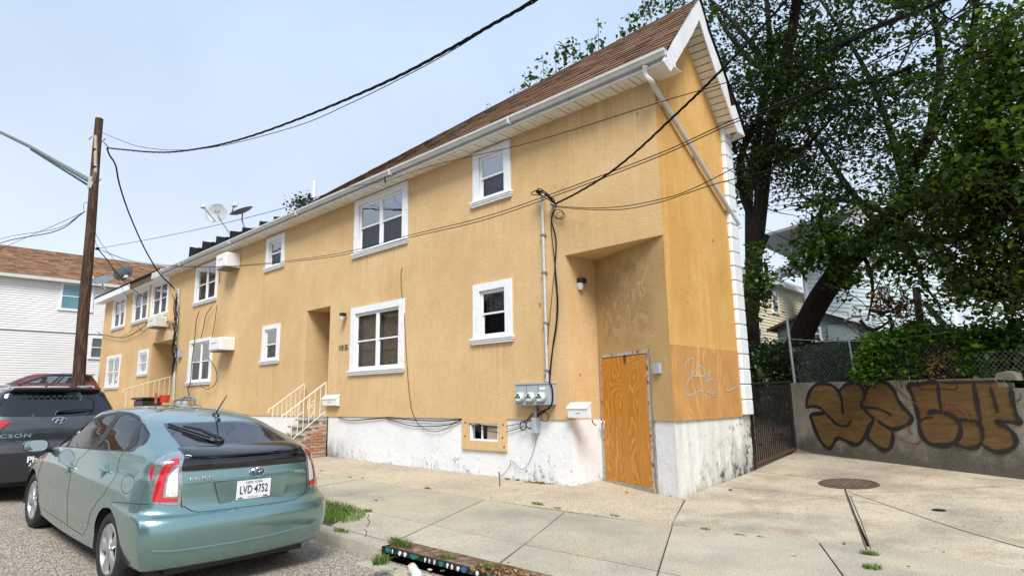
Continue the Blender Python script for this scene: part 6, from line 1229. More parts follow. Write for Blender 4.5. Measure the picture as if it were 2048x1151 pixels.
mb = MB(); mb.tube([WL-wn*.1+wu*s+Vector((0, 0, 2.57-.22*math.sin(min(1, s/4)*2.6))) for s in np.linspace(0, 3.3, 16)], .008, 5); mb.build('top_wire', M_GALV, CF)
for s, h in ((.02, 3.0), (1.45, 2.45)): p = WL-wn*.12+wu*s; mb = MB(); mb.tube([(p.x, p.y, 1.3), (p.x-.05, p.y, h)], .028 if s < .1 else .018, 8); mb.build('post', M_GALV, CF, smooth=40)
mb = MB(); mb.tube([onY(1852, 608, 13.4), onY(1905, 668, 12.9), onY(1978, 752, 12.2)], .052, 10); tag(mb.build('leaning_pipe', M_GALV, smooth=40), 'thick grey steel pipe leaning down onto the graffiti wall', 'pipe')
mb = MB(); mb.tube([onY(1832, 574, 13.9), onY(1842, 655, 13.9), onY(1846, 745, 13.9)], .068, 10); tag(mb.build('steel_post', M_GALV, smooth=40), 'upright grey steel post rising out of the green shrub', 'post')
a = onY(2012, 655, 13.0); b = onY(2034, 742, 12.6); mb = MB(); mb.tube([a+Vector((.05, 0, 0)), a.lerp(b, .5)+Vector((.04, 0, 0)), b, b-Vector((0, 0, .4))], [.10, .13, .14, .14], 9); tag(mb.build('vine_covered_post', M_BARK2, smooth=60), 'short brown post wrapped in dead vine at the edge of the yard', 'post')
# board fence far back in the yard
YFn = 16.5; BF = thing('board_fence', (-5, YFn, 1.4), 'dark weathered board fence behind the chain link', 'fence')
mdk = simple('black_weathered_board', (.035, .032, .028), .9, 0, .3, 6)
x = -8.2
while x < 3.5:
    if x < -1.2: zt__ = 2.72+.02*math.sin(x*3)
    else: zt__ = 2.60
    mb = MB(); mb.bb(x, x+.145, YFn, YFn+.02, 1.3, zt__+rnd.uniform(-.02, .02)); mb.build('board', mdk, BF); x += .155
mb = MB(); mb.bb(-8.2, 3.5, YFn+.02, YFn+.06, 2.4, 2.48); mb.build('rail', mdk, BF)
# houses and trees over the road behind the viewpoint, seen as reflections in paint and glass
mh_ = [siding('tan_siding', (.50, .44, .36)), siding('white_siding_paint', (.66, .66, .64)), siding('brick_red_wall', (.30, .14, .10)), siding('grey_siding_paint', (.36, .38, .40))]
for k, (x, w, h) in enumerate(((-32, 9, 6.2), (-21, 8, 6.8), (-11, 8.5, 6.0), (-1, 8, 6.6), (10, 9, 6.2))):
    Hh = thing('house', (x, -19, 0), ['tan', 'white', 'brick red', 'grey', 'pale tan'][k]+' gabled house on the far side of the road', 'house'); y0 = -16.
    zg = min(G(x, 4), 1.0); mb = MB(); mb.bb(x-w/2, x+w/2, -26, y0, zg-.3, h); mb.build('walls', mh_[k % 4], Hh)
    mb = MB(); mb.prism([(x-w/2-.4, h-.1), (x+w/2+.4, h-.1), (x, h+3)], (0, -26.3, 0), (1, 0, 0), (0, 0, 1), (0, 10.8, 0)); mb.build('roof', simple('dark_roofing', (.06, .055, .05), .9), Hh)
    for (a, c) in ((-.3, 3.9), (.3, 3.9), (-.3, 1.3), (.12, .9)): mb = MB(); mb.bb(x+a*w-.6, x+a*w+.6, y0, y0+.05, c, c+1.5); mb.build('window', M_WGL, Hh)
mb = MB(); mb.bb(-60, 30, -15.9, -10.5, -.2, -.02); tag(mb.build('far_pavement', M_CON), 'sidewalk on the other side of the road', kind='structure')
# ------------------------------------------------------------------ trees and plants
def leafset(pts, size, seed, droop=.3, vert=.35, shape='kite'):
    """one mesh of folded leaves at the given points; returns V, F(quads as 2x tri-fans), tone"""
    r = np.random.RandomState(seed); n = len(pts); P = np.asarray(pts)
    az = r.uniform(0, 2*np.pi, n); el = r.normal(-droop, .45, n); d = np.stack([np.cos(az)*np.cos(el), np.sin(az)*np.cos(el), np.sin(el)], 1)
    up = np.stack([r.normal(0, vert, n), r.normal(0, vert, n), np.ones(n)], 1); s = np.cross(d, up); s /= np.linalg.norm(s, axis=1)[:, None]+1e-9; nn = np.cross(s, d)
    L = size*r.uniform(.35, 1.35, n)[:, None]; W = L*r.uniform(.34, .46, n)[:, None]; b = P; t = P+d*L-nn*L*.12; m = P+d*L*.42
    a1 = m+s*W+nn*W*.35; a2 = m-s*W+nn*W*.35; q1 = P+d*L*.75+s*W*.6+nn*W*.1; q2 = P+d*L*.75-s*W*.6+nn*W*.1
    V = np.stack([b, a1, q1, t, q2, a2], 1).reshape(-1, 3); i = np.arange(n)[:, None]*6
    F = np.concatenate([i+[0, 1, 2, 3], i+[0, 3, 4, 5]], 0); tone = np.repeat(np.clip(r.normal(.45, .28, n), 0, 1), 6)
    return V, F, tone
def put_leaves(pts, size, seed, mat, parent, name='crown', **k):
    V, F, T = leafset(pts, size, seed, **k); o = mesh_np(name, V, F, mat, parent); at = o.data.attributes.new('tone', 'FLOAT', 'POINT'); at.data.foreach_set('value', T.astype(np.float32)); return o
def branchy(mb, tips, base, r0, seed, n, length, spread, up=.2):
    r = random.Random(seed)
    for k in range(n):
        i = r.randrange(len(base)); p = Vector(base[i]); d = Vector((r.gauss(0, 1), r.gauss(0, 1), r.gauss(up, .6))).normalized(); L = length*r.uniform(.5, 1.1); P = [p]
        for j in range(5): d = (d+Vector((r.gauss(0, .22), r.gauss(0, .22), r.gauss(0, .2)))).normalized(); P.append(P[-1]+d*L/5)
        mb.tube(P, [r0*(1-.8*j/5) for j in range(6)], 5, cap=False); tips += [P[2], P[3], P[4], P[5], P[5]]
def clumps(tips, per, sig, seed, flat=.7):
    r = np.random.RandomState(seed); T = np.array([tuple(t) for t in tips]); P = np.repeat(T, per, 0); sg = sig*r.uniform(.5, 1.4, (len(T), 1)).repeat(per, 0); return P+r.normal(0, 1, P.shape)*sg*[1, 1, flat]
# big dark tree just behind the gate, leaning trunks seen against the sky
YT = 15.0
def TP(pts, Y): return [onY(x, y, Y if not hasattr(Y, '__len__') else Y[i]) for i, (x, y) in enumerate(pts)]
def limb(mb, pts, Y, radii, n=10):
    P = TP(pts, Y); S_ = spline(P, 4); R = [radii[0]+(radii[1]-radii[0])*k/(len(S_)-1) for k in range(len(S_))]; mb.tube(S_, R, n); return S_
T1 = thing('tree', tuple(onY(1497, 740, YT)), 'tall dark tree with forked trunk rising beside the white quoins', 'tree'); mb = MB()
base = onY(1497, 745, YT); mb.tube([base-Vector((0, 0, 2)), base], .23, 10)
l0 = limb(mb, [(1497, 745), (1500, 640), (1507, 540), (1518, 440), (1530, 330)], YT, (.20, .17))
l1 = limb(mb, [(1528, 345), (1545, 240), (1570, 130), (1590, 30), (1612, -90), (1630, -220)], [15, 15, 14.9, 14.7, 14.4, 14], (.17, .08))
l2 = limb(mb, [(1522, 400), (1512, 330), (1520, 230), (1540, 130), (1535, 20), (1520, -120)], [15, 15.1, 15.2, 15.2, 15.2, 15.2], (.12, .05))
l3 = limb(mb, [(1519, 460), (1490, 400), (1480, 330), (1500, 270), (1528, 240)], [15.05, 15.2, 15.3, 15.2, 15.1], (.11, .08))
l4 = limb(mb, [(1545, 250), (1620, 190), (1700, 170), (1760, 160), (1830, 130)], [15, 14.6, 14.2, 13.8, 13.2], (.08, .03))
l5 = limb(mb, [(1560, 180), (1650, 110), (1740, 60), (1840, 20), (1960, -30)], [15, 14.2, 13.2, 12.4, 11.6], (.08, .03))
l6 = limb(mb, [(1535, 290), (1600, 300), (1660, 240), (1710, 200)], [15, 14.5, 14, 13.6], (.06, .02))
l7 = limb(mb, [(1520, 500), (1530, 478), (1536, 470)], YT, (.10, .06)); l8 = limb(mb, [(1545, 150), (1480, 60), (1420, 0), (1350, -60)], [15, 15.2, 15.4, 15.6], (.08, .03)); l9 = limb(mb, [(1580, 80), (1600, -40), (1680, -150), (1790, -240)], [15, 14, 12.6, 11], (.08, .03))
tips = []; allb = l1+l2[4:]+l3[4:]+l4+l5+l6+l8+l9
branchy(mb, tips, allb, .022, 11, 150, 1.9, 1, .05)
fil = lambda L, cond: [t for t in L if cond(t)]
def scr(p): v = Vector(p)-ST; z = v.dot(FW); return (1024+FPX*v.dot(RT)/z, 575.5-FPX*v.dot(UP)/z) if z > .3 else (-999, -999)
mb.build('trunk', M_BARK, T1, smooth=60)
def offhouse(p): q = Vector(p); return not (q.x < -3.9 and q.y < 11.6)
tips = fil(tips, lambda t: offhouse(t) and (Vector(t)-Vector((-5.6, 15, 3))).length > .6 and t.z > 3.4 and not (1490 < scr(t)[0] < 1640 and scr(t)[1] > 400))
pts = clumps(tips, 36, .24, 1); pts = pts[(pts[:, 2] > 3.4)]; put_leaves(pts, .095, 5, M_LF, T1)
# leaning tree
T2 = thing('tree', tuple(onY(1590, 700, 14.6)), 'thick leaning tree trunk crossing in front of the blue house', 'tree'); mb = MB()
b0 = onY(1572, 745, 14.6); mb.tube([b0-Vector((0, 0, 1.)), b0], .31, 10)
k0 = limb(mb, [(1572, 745), (1598, 680), (1632, 610), (1672, 550), (1715, 500)], 14.6, (.26, .23), 12)
k1 = limb(mb, [(1712, 503), (1755, 455), (1810, 410), (1870, 370), (1930, 300), (2000, 200)], [14.6, 14.4, 14.2, 13.8, 13, 12], (.22, .08), 12)
k2 = limb(mb, [(1735, 480), (1800, 470), (1880, 480), (1960, 460), (2040, 400)], [14.6, 14, 13.2, 12.4, 11.8], (.14, .04)); k3 = limb(mb, [(1690, 535), (1660, 490), (1640, 440), (1650, 390)], [14.6, 14.2, 13.9, 13.8], (.09, .03))
k4 = limb(mb, [(1790, 425), (1830, 330), (1890, 220), (1940, 90), (1960, -60)], [14.2, 14, 13.6, 13, 12.4], (.13, .04)); k5 = limb(mb, [(1840, 385), (1900, 420), (1980, 440), (2100, 400)], [13.9, 13, 12, 11], (.1, .03)); k6 = limb(mb, [(1950, 270), (2020, 300), (2100, 330), (2200, 300)], [12.8, 12, 11.2, 10.6], (.08, .03))
k7 = limb(mb, [(1720, 500), (1740, 540), (1745, 590), (1735, 640)], [14.5, 14.2, 14, 13.9], (.05, .015)); k8 = limb(mb, [(1800, 470), (1830, 520), (1850, 570), (1880, 610)], [14, 13.6, 13.3, 13], (.05, .015))
tips = []; branchy(mb, tips, k1[6:]+k2+k3+k4+k5+k6, .020, 23, 125, 1.5, 1, .0)
mb.build('trunk', M_BARK2, T2, smooth=60)
tips = fil(tips, lambda t: (scr(t)[1] < 560 and not (1640 < scr(t)[0] < 1730 and scr(t)[1] < 300)) and not (1500 < scr(t)[0] < 1600))
pts = clumps(tips, 19, .19, 2); pts = pts[pts[:, 2] > 2.9]; put_leaves(pts, .10, 6, M_LF2, T2)
# leafy curtain of the right-hand tree
T3 = thing('tree', (2.2, 13.6, 1.2), 'yellow green leafy tree filling the right edge', 'tree'); mb = MB(); tips = []
tr = spline([(2.2, 13.6, .6), (2.1, 13.4, 3), (2.0, 13.2, 5.5), (1.8, 13, 8.5), (1.6, 12.6, 11)], 5); mb.tube(tr, [.24-.008*i for i in range(len(tr))], 10)
a1 = limb(mb, [(2150, 560), (2060, 470), (1990, 380), (1930, 300)], [13, 12.4, 12, 11.6], (.09, .03)); a2 = limb(mb, [(2200, 400), (2100, 300), (2040, 200), (2010, 80)], [13, 12, 11.4, 11], (.09, .03)); a3 = limb(mb, [(2150, 650), (2080, 600), (2000, 590), (1940, 560)], [13, 12.6, 12.3, 12.2], (.06, .02))
branchy(mb, tips, a1+a2+a3+a1+a2, .02, 31, 150, 1.35, 1, .05); mb.build('trunk', M_BARK2, T3, smooth=60)
tips = fil(tips, lambda t: scr(t)[0] > 1900+max(0, 330-scr(t)[1])*.30 and t.z > 2.6)
pts = clumps(tips, 28, .21, 3); pts = pts[pts[:, 2] > 2.2]; put_leaves(pts, .095, 7, M_LF4, T3)
# upper canopy that fills the top right: foliage hanging from limbs that run towards the street
T4 = thing('tree', (-2.0, 20, 1.3), 'broad crowned tree behind the others filling the upper sky', 'tree'); mb = MB(); q_ = onY(1493, 560, 20); tr = spline([(q_.x, 20, .5), (q_.x+.1, 20, 4), (q_.x+.5, 19.6, 8), (q_.x+1.4, 19, 11)], 5); mb.tube(tr, [.26-.014*i for i in range(len(tr))], 10); tips = []
L_ = []
for P, Y in (([(1800, 500), (1700, 380), (1620, 260), (1560, 160)], (20, 19.5, 19, 19)), ([(1820, 420), (1780, 260), (1720, 120), (1640, 0)], (20, 19, 18, 18)), ([(1850, 300), (1880, 150), (1860, 0), (1800, -120)], (19.5, 18, 17, 16)), ([(1830, 520), (1760, 420), (1650, 400), (1590, 420)], (20, 19, 19, 19)), ([(1560, 160), (1500, 120), (1440, 40), (1400, -60)], (19, 18.6, 18, 17.5))):
    L_ += limb(mb, P, list(Y), (.12, .03))
branchy(mb, tips, L_, .025, 41, 130, 2.2, 1, .05); mb.build('trunk', M_BARK, T4, smooth=60)
tips = fil(tips, lambda t: offhouse(t) and not (1520 < scr(t)[0] < 1660 and scr(t)[1] > 400)); pts = clumps(tips, 15, .32, 4); put_leaves(pts, .11, 8, M_LF, T4)
# saplings that show above the ridge of the roof
T5 = thing('tree', (-9.5, 14.5, .4), 'young trees whose leafy tips show above the roof ridge', 'tree'); mb = MB(); tips = []
for (x, y, s) in ((1028, 180, .12), (1050, 150, .16), (1060, 140, .2), (1085, 120, .25), (1110, 95, .3), (1130, 95, .3), (1145, 80, .34), (1160, 95, .3), (1175, 85, .2), (1196, 45, .14), (1190, 80, .2), (1240, 55, .18), (1258, 30, .2), (1275, 40, .3), (1300, 20, .34), (1330, 10, .38), (1290, 5, .3), (1350, -10, .4), (1255, 65, .16), (1390, -20, .4), (980, 212, .05)):
    q = onY(x, y, 13.2); b = q-Vector((0, 0, 2.6)); P = [b, b.lerp(q, .5)+Vector((rnd.gauss(0, .05), 0, 0)), q+Vector((0, 0, .1))]; mb.tube(P, [.02, .012, .005], 5, cap=False)
    m = int(16+s*190); 
    for k in range(m):
        h = rnd.random()**1.1*2.2; w = .05+s*.60*min(1, h*.9+.15); tips.append(q+Vector((rnd.gauss(0, w), rnd.gauss(0, w), .05-h)))
mb.build('trunk', M_BARK2, T5); put_leaves(np.array([tuple(t) for t in tips]), .14, 9, M_LF2, T5, droop=.6)
q = onY(610, 400, 12.); tips = [q+Vector((rnd.gauss(0, .35), rnd.gauss(0, .3), rnd.gauss(-.15, .16))) for k in range(520)]; T6 = thing('tree', (q.x, q.y, .8), 'dark treetop just clearing the eave beside the vent pipe', 'tree'); put_leaves(np.array([tuple(t) for t in tips]), .12, 10, M_LF, T6); mb = MB(); mb.tube([(q.x, q.y, .8), (q.x, q.y, q.z-.2)], [.12, .05], 8); mb.build('trunk', M_BARK, T6)
# another tree further along the yard
T8 = thing('tree', (6.2, 19, 1.4), 'round crowned yard tree further right beyond the board fence', 'tree'); mb = MB(); tr = spline([(6.2, 19, .5), (6.1, 19, 3.5), (6.4, 18.8, 7)], 5); mb.tube(tr, [.26-.012*i for i in range(len(tr))], 9); tips = []
branchy(mb, tips, tr[5:], .04, 61, 46, 4.2, 1, .2); mb.build('trunk', M_BARK, T8, smooth=60); put_leaves(clumps(tips, 42, .5, 62), .13, 63, M_LF2, T8)
# bright shrub tumbling over the wall
SHB = thing('shrub', (-2.2, 12.6, 1.5), 'bright green maple leaved shrub growing over the graffiti wall', 'shrub'); mb = MB(); tips = []; r_ = random.Random(5)
prof = [(1715, 745), (1735, 700), (1750, 672), (1790, 662), (1830, 650), (1870, 655), (1905, 655), (1940, 668), (1960, 690), (1975, 715)]
for k in range(520):
    t = r_.random(); i = t*(len(prof)-1); a = int(i); f = i-a; x = prof[a][0]*(1-f)+prof[min(a+1, 9)][0]*f; yt = prof[a][1]*(1-f)+prof[min(a+1, 9)][1]*f; y = yt+(755-yt)*r_.random()**1.3; Y = 12.1+r_.random()*1.1+(x > 1900)*-.2
    q = onY(x, y, Y); tips.append(q)
for k in range(40): q = tips[r_.randrange(len(tips))]; mb.tube([(q.x+r_.gauss(0, .1), 12.8, 1.3), ((q.x), q.y+.1, (1.3+q.z)/2), tuple(q)], [.012, .008, .004], 4, cap=False)
mb.build('stem', M_BARK2, SHB, kind='stuff'); put_leaves(clumps(tips, 11, .085, 12, .6), .095, 13, M_LF3, SHB, 'foliage', droop=.25, vert=.3)
S2_ = thing('shrub', (-.6, 12.3, 1.4), 'low light green creeper at the right end of the wall', 'shrub'); tips = [onY(1960+r_.random()*110, 640+r_.random()**.8*125, 12.2+r_.random()*.8) for k in range(300)]; put_leaves(clumps(tips, 8, .09, 14), .10, 15, M_LF3, S2_, 'foliage'); 
S3_ = thing('undergrowth', (-4, 14.2, 1.5), 'dark ivy and weeds tangled behind the chain link fence', 'undergrowth'); S3_['kind'] = 'stuff'; tips = []
for k in range(900):
    x = 1500+r_.random()*280; y = 690+r_.random()*78; tips.append(onY(x, y, 13.9+r_.random()*1.6))
for k in range(200): tips.append(Vector((-4.9-r_.random()*1.6, 11.6+r_.random()*3.5, .5+r_.random()*1.9)))
put_leaves(clumps(tips, 9, .12, 16), .085, 17, M_LF, S3_, 'foliage')
# low green tree by the leaning trunk and hanging sprays in front of the cream house
T7 = thing('shrub', tuple(onY(1640, 560, 13.6)), 'mid green sapling sprays around the leaning trunk', 'shrub'); mb = MB(); tips = []
for P in ([(1600, 470), (1640, 510), (1680, 540), (1700, 580)], [(1590, 540), (1620, 520), (1660, 500)], [(1640, 400), (1650, 450), (1690, 500)], [(1510, 560), (1520, 590), (1515, 620)], [(1520, 500), (1525, 540), (1520, 570)], [(1740, 480), (1800, 520), (1850, 560)], [(1850, 480), (1900, 540), (1930, 570)]):
    s_ = limb(mb, P, 13.6, (.02, .006), 5); tips += [q+Vector((r_.gauss(0, .12), r_.gauss(0, .2), r_.gauss(0, .12))) for q in s_ for _ in range(7)]
mb.build('stem', M_BARK2, T7, kind='stuff'); put_leaves(clumps(tips, 5, .07, 18), .125, 19, M_LF2, T7, 'foliage')
# dead vine tangle over the post and pipe
DV = thing('dead_vine', tuple(onY(1800, 700, 12.9)), 'tangle of dry brown vines and curled leaves above the shrub', 'vine'); mb = MB(); tips = []
for k in range(46):
    x, y = 1740+r_.random()*130, 590+r_.random()*75; P = [(x, y)]
    for j in range(4): P.append((P[-1][0]+r_.gauss(10, 22), P[-1][1]+r_.gauss(2, 18)))
    s_ = limb(mb, P, 12.9+r_.random()*.4, (.012, .004), 4); tips += s_[::5]
for k in range(40):
    x, y = 1860+r_.random()*70, 690+r_.random()*50; P = [(x, y), (x+r_.gauss(0, 18), y+20), (x+r_.gauss(0, 30), y+42)]; limb(mb, P, 12.05+r_.random()*.2, (.010, .003), 4); tips.append(onY(x, y+15, 12.1))
for P in ([(1740, 620), (1765, 625), (1790, 618), (1805, 605)], [(1775, 630), (1785, 645), (1778, 665)], [(1720, 640), (1740, 660), (1760, 655), (1780, 640)]): limb(mb, P, 13., (.035, .02), 7)
for P in ([(1660, 570), (1720, 600), (1750, 640)], [(1700, 560), (1690, 600), (1650, 640)], [(1760, 560), (1745, 600), (1770, 640)], [(1800, 540), (1790, 590), (1760, 620)], [(1830, 560), (1800, 600), (1790, 640)]): limb(mb, P, 13.2, (.012, .006), 5)
mb.build('stem', M_BARK2, DV, kind='stuff'); put_leaves(clumps(tips, 6, .06, 20), .07, 21, M_DRY, DV, 'dry_leaf')
# trees opposite, for the reflections only a passer-by would notice
for k, (x, z) in enumerate(((-16, 6), (-5.5, 7), (5, 6))):
    T = thing('tree', (x, -13.5, 0), ['leafy street tree over the road opposite the dark SUV', 'leafy street tree over the road opposite the teal hatchback', 'leafy street tree over the road behind the viewpoint'][k], 'tree'); mb = MB(); mb.tube([(x, -13.5, -.2), (x+.1, -13.5, z-1.5)], [.2, .12], 8); mb.build('trunk', M_BARK, T)
    r = np.random.RandomState(50+k); c = r.normal(0, 1, (60, 3))*[1.5, 1.2, 1.1]+[x, -13.5, z]; put_leaves(clumps(c, 40, .35, 60+k), .2, 70+k, M_LF2, T)
# ------------------------------------------------------------------ grass and weeds in the joints
def tuft(name, c, rx, ry, n, h, seed, label, yaw=0, cat='grass'):
    r = random.Random(seed); V = []; F_ = []; T = []
    for k in range(n):
        a, q = r.random()*2*PI, r.random()**.6; x0, y0 = rx*q*math.cos(a), ry*q*math.sin(a); x = c[0]+x0*math.cos(yaw)-y0*math.sin(yaw); y = c[1]+x0*math.sin(yaw)+y0*math.cos(yaw); z = G(x, y)-.005
        L = h*r.uniform(.5, 1.2); az = r.random()*2*PI; b = r.uniform(.3, 1.2); w = r.uniform(.0015, .0038); d = Vector((math.cos(az), math.sin(az), 0)); s = Vector((-d.y, d.x, 0))*w; p0 = Vector((x, y, z)); p1 = p0+d*L*b*.4+Vector((0, 0, L*.6)); p2 = p0+d*L*b+Vector((0, 0, L*(1-b*.45)))
        i = len(V); V += [p0-s, p0+s, p1+s*.8, p1-s*.8, p2]; F_ += [(i, i+1, i+2, i+3), (i+3, i+2, i+4)]; T += [r.random()]*5
    mb = MB(); mb.add(V, F_); o = mb.build(name, M_GRS); at = o.data.attributes.new('tone', 'FLOAT', 'POINT'); at.data.foreach_set('value', T); tag(o, label, cat); return o
o = tuft('grass_patch', (-7.35, 4.35), .75, .42, 2600, .085, 1, 'lush green grass filling the open tree pit behind the hatchback', -.2); o['kind'] = 'stuff'
TF = [((682, 1062), .14, .05, 160, .05, 'small grass tuft on the kerb just below the grass patch'), ((735, 1022), .07, .05, 110, .055, 'grass tuft at the start of a jagged sidewalk crack'), ((800, 1090), .17, .05, 300, .10, 'tall grass clump at the left end of the storm drain'), ((762, 1125), .07, .08, 200, .10, 'grass hanging down beside the storm drain opening'), ((895, 1118), .10, .04, 150, .07, 'grass tuft on the middle of the storm drain plate'), ((975, 1138), .12, .05, 200, .075, 'grass tuft at the right end of the storm drain plate'),
      ((855, 976), .09, .02, 90, .04, 'weeds at the back joint nearest the white wall'), ((752, 1000), .05, .02, 50, .03, 'tiny weed in the slanted joint past the grass patch'), ((1075, 1008), .12, .02, 120, .05, 'weed strip along the joint below the meter'), ((1115, 1016), .06, .02, 50, .035, 'small weed right of the weed strip'), ((1230, 1031), .06, .02, 60, .035, 'short weeds in the joint below the plywood door'), ((1412, 1058), .06, .02, 60, .04, 'weed tuft at the corner driveway joint'), ((1480, 1069), .06, .015, 50, .03, 'sparse weeds right of the corner driveway joint'), ((1520, 1073), .04, .012, 30, .025, 'thin weeds in the long driveway joint'), ((1738, 1108), .08, .04, 150, .06, 'weed tuft where two driveway joints meet'), ((1745, 1136), .07, .06, 150, .06, 'weed tuft nearest the bottom of the driveway joint'), ((1930, 1052), .02, .01, 12, .02, 'tiny weed in the diagonal driveway joint'),
      ((1015, 958), .07, .03, 70, .05, 'weeds at the foot of the wall below the basement window'), ((1035, 960), .05, .03, 60, .05, 'weeds at the foot of the wall beside the hanging wire'), ((700, 954), .06, .02, 40, .03, 'low weed behind the hatchback near the brick steps'), ((725, 956), .06, .02, 40, .03, 'low weed in the joint near the brick steps'), ((642, 941), .05, .03, 40, .04, 'weed beside the right tail lamp of the hatchback'), ((983, 995), .03, .01, 25, .02, 'tiny weed at the corner of two flags')]
for k, (p, rx, ry, n, h, lb) in enumerate(TF):
    q = onG(*p); tuft('weed_tuft', (q.x, q.y), rx, ry, n, h, 100+k, lb, -.0 if p[0] < 1500 else .1, 'weed')
r_ = random.Random(8); q = onG(1010, 1148); tips = [Vector((q.x+r_.gauss(.05, .16), q.y+r_.gauss(0, .07), .01+r_.random()*.03)) for k in range(260)]; DW = thing('dry_weed', (q.x, q.y, 0), 'dried brown weed flattened at the end of the storm drain', 'weed'); put_leaves(np.array([tuple(t) for t in tips]), .035, 30, M_DRY, DW, 'dry_leaf'); DW['kind'] = 'stuff'
# fallen leaves
for k, (x, y, m, s, lb) in enumerate(((1594, 1111, M_YEL, .05, 'yellow leaf lying on the sidewalk flag'), (1817, 1131, M_YEL, .045, 'yellow leaf near the bottom of the driveway'), (1855, 950, M_YEL, .05, 'pale leaf by the foot of the graffiti wall'), (1690, 1089, M_DRY, .05, 'brown leaf left of the driveway weed tuft'), (1457, 981, M_DRY, .09, 'curled brown leaf near the corner of the house'), (1572, 994, M_DRY, .04, 'small tan leaf in the middle of the driveway'), (2003, 1035, M_DRY, .035, 'small brown leaf at the right edge of the driveway'), (1886, 1104, M_DRY, .03, 'dark scrap on the driveway'), (974, 1063, M_DRY, .03, 'dark leaf scrap on the sidewalk flag'), (1258, 985, M_DRY, .06, 'brown leaf below the plywood door'))):
    q = onG(x, y); z = G(q.x, q.y)+.004; a = r_.random()*6; mb = MB(); P = [Vector((s*t*math.cos(a)-w*math.sin(a)*s, s*t*math.sin(a)+w*math.cos(a)*s, hh*s)) for t, w, hh in ((0, 0, .1), (.3, .35, .3), (.7, .3, .15), (1, 0, .25), (.7, -.3, .3), (.3, -.35, .1))]; mb.add([q.xy.to_3d()*1+Vector((0, 0, z))+p for p in P], [(0, 1, 2, 3), (0, 3, 4, 5)]); tag(mb.build('fallen_leaf', m), lb, 'leaf', 'fallen leaves')
r2_ = random.Random(3); q = onG(1062, 968); mb = MB(); V = []; F_ = []
for k in range(60):
    x, y = q.x+r2_.gauss(.0, .12), 8.12+r2_.uniform(-.09, .07); s = r2_.uniform(.02, .045); a = r2_.random()*6; z = G(x, y)+.004; i = len(V); V += [(x, y, z), (x+s*math.cos(a), y+s*math.sin(a), z+.012), (x+s*1.3*math.cos(a+.5), y+s*1.3*math.sin(a+.5), z+.004), (x+s*math.cos(a+1.1), y+s*math.sin(a+1.1), z+.014)]; F_.append((i, i+1, i+2, i+3))
mb.add(V, F_); o = mb.build('leaf_litter', M_DRY); tag(o, 'small heap of dead leaves against the white foundation', 'leaves', kind='stuff')
# ------------------------------------------------------------------ utility pole and street light arm
P0, P1 = Vector((-19.72, 4.2, G(-19.7, 4.2)-.3)), onY(198.5, 238, 4.2)
UP_ = thing('utility_pole', (P0.x, P0.y, P0.z+.3), 'weathered brown wooden utility pole standing at the kerb behind the cars', 'pole')
mb = MB(); n = 14; mb.tube([P0.lerp(P1, k/n)+Vector((.03*math.sin(k*.9), 0, 0)) for k in range(n+1)], [.165-.058*k/n for k in range(n+1)], 16); mb.build('pole_shaft', M_POLE, UP_, smooth=60)
def pp_(t): return P0.lerp(P1, t)
for t0, t1, o_ in ((.80, .985, .10), (.79, .90, .12)):
    pass
a, b = onY(191, 345, 4.05), onY(191, 272, 4.05); a2 = onY(186, 362, 4.05)
mb = MB(); mb.tube([a2, a, b], .045, 8); mb.build('riser_pipe', simple('sun_bleached_riser', (.36, .27, .20), .7, 0, .2, 9), UP_)
for y_ in (300, 335): q = onY(191, y_, 4.05); mb = MB(); mb.tube([q-Vector((0, .02, .03)), q-Vector((0, .02, -.03))], .056, 8); mb.build('pipe_strap', M_BLK, UP_)
for px_, py_, d in ((181, 276, -.28), (207, 281, .25), (192, 362, .2), (199, 361, .25)): q = onY(px_, py_, 4.1); mb = MB(); mb.tube([q-Vector((.16, 0, 0)), q+Vector((.16, 0, 0))], .012, 6); mb.build('through_bolt', M_RUST, UP_)
q0 = onY(181, 362, 4.1); SLA = thing('street_light_arm', tuple(q0), 'long silver street light arm reaching left from the pole', 'street light')
dv = ray(0, 264); far = ST+dv*(q0-ST).length*1.02; far2 = ST+ray(-60, 244)*(q0-ST).length*1.02
mb = MB(); mb.tube([q0, ST+ray(110, 322)*(q0-ST).length*1.0, ST+ray(58, 292)*(q0-ST).length*1.01, far, far2], [.075, .07, .062, .055, .05], 10); mb.build('arm_tube', simple('dull_arm_metal', (.13, .15, .15), .7), SLA, smooth=True)
mb = MB(); mb.tube([q0-Vector((0, 0, .16)), ST+ray(62, 299)*(q0-ST).length*1.01], .035, 8); mb.build('brace_rod', M_BIRON, SLA, smooth=True)
mb = MB(); mb.box(q0-Vector((-.02, 0, .05)), (.10, .12, .35)); mb.build('bracket', M_COND, SLA)
mb = MB(); mb.box(far2+Vector((-.3, 0, .0)), (.7, .3, .14), ch=.04); mb.build('lamp_head', M_COND, SLA)
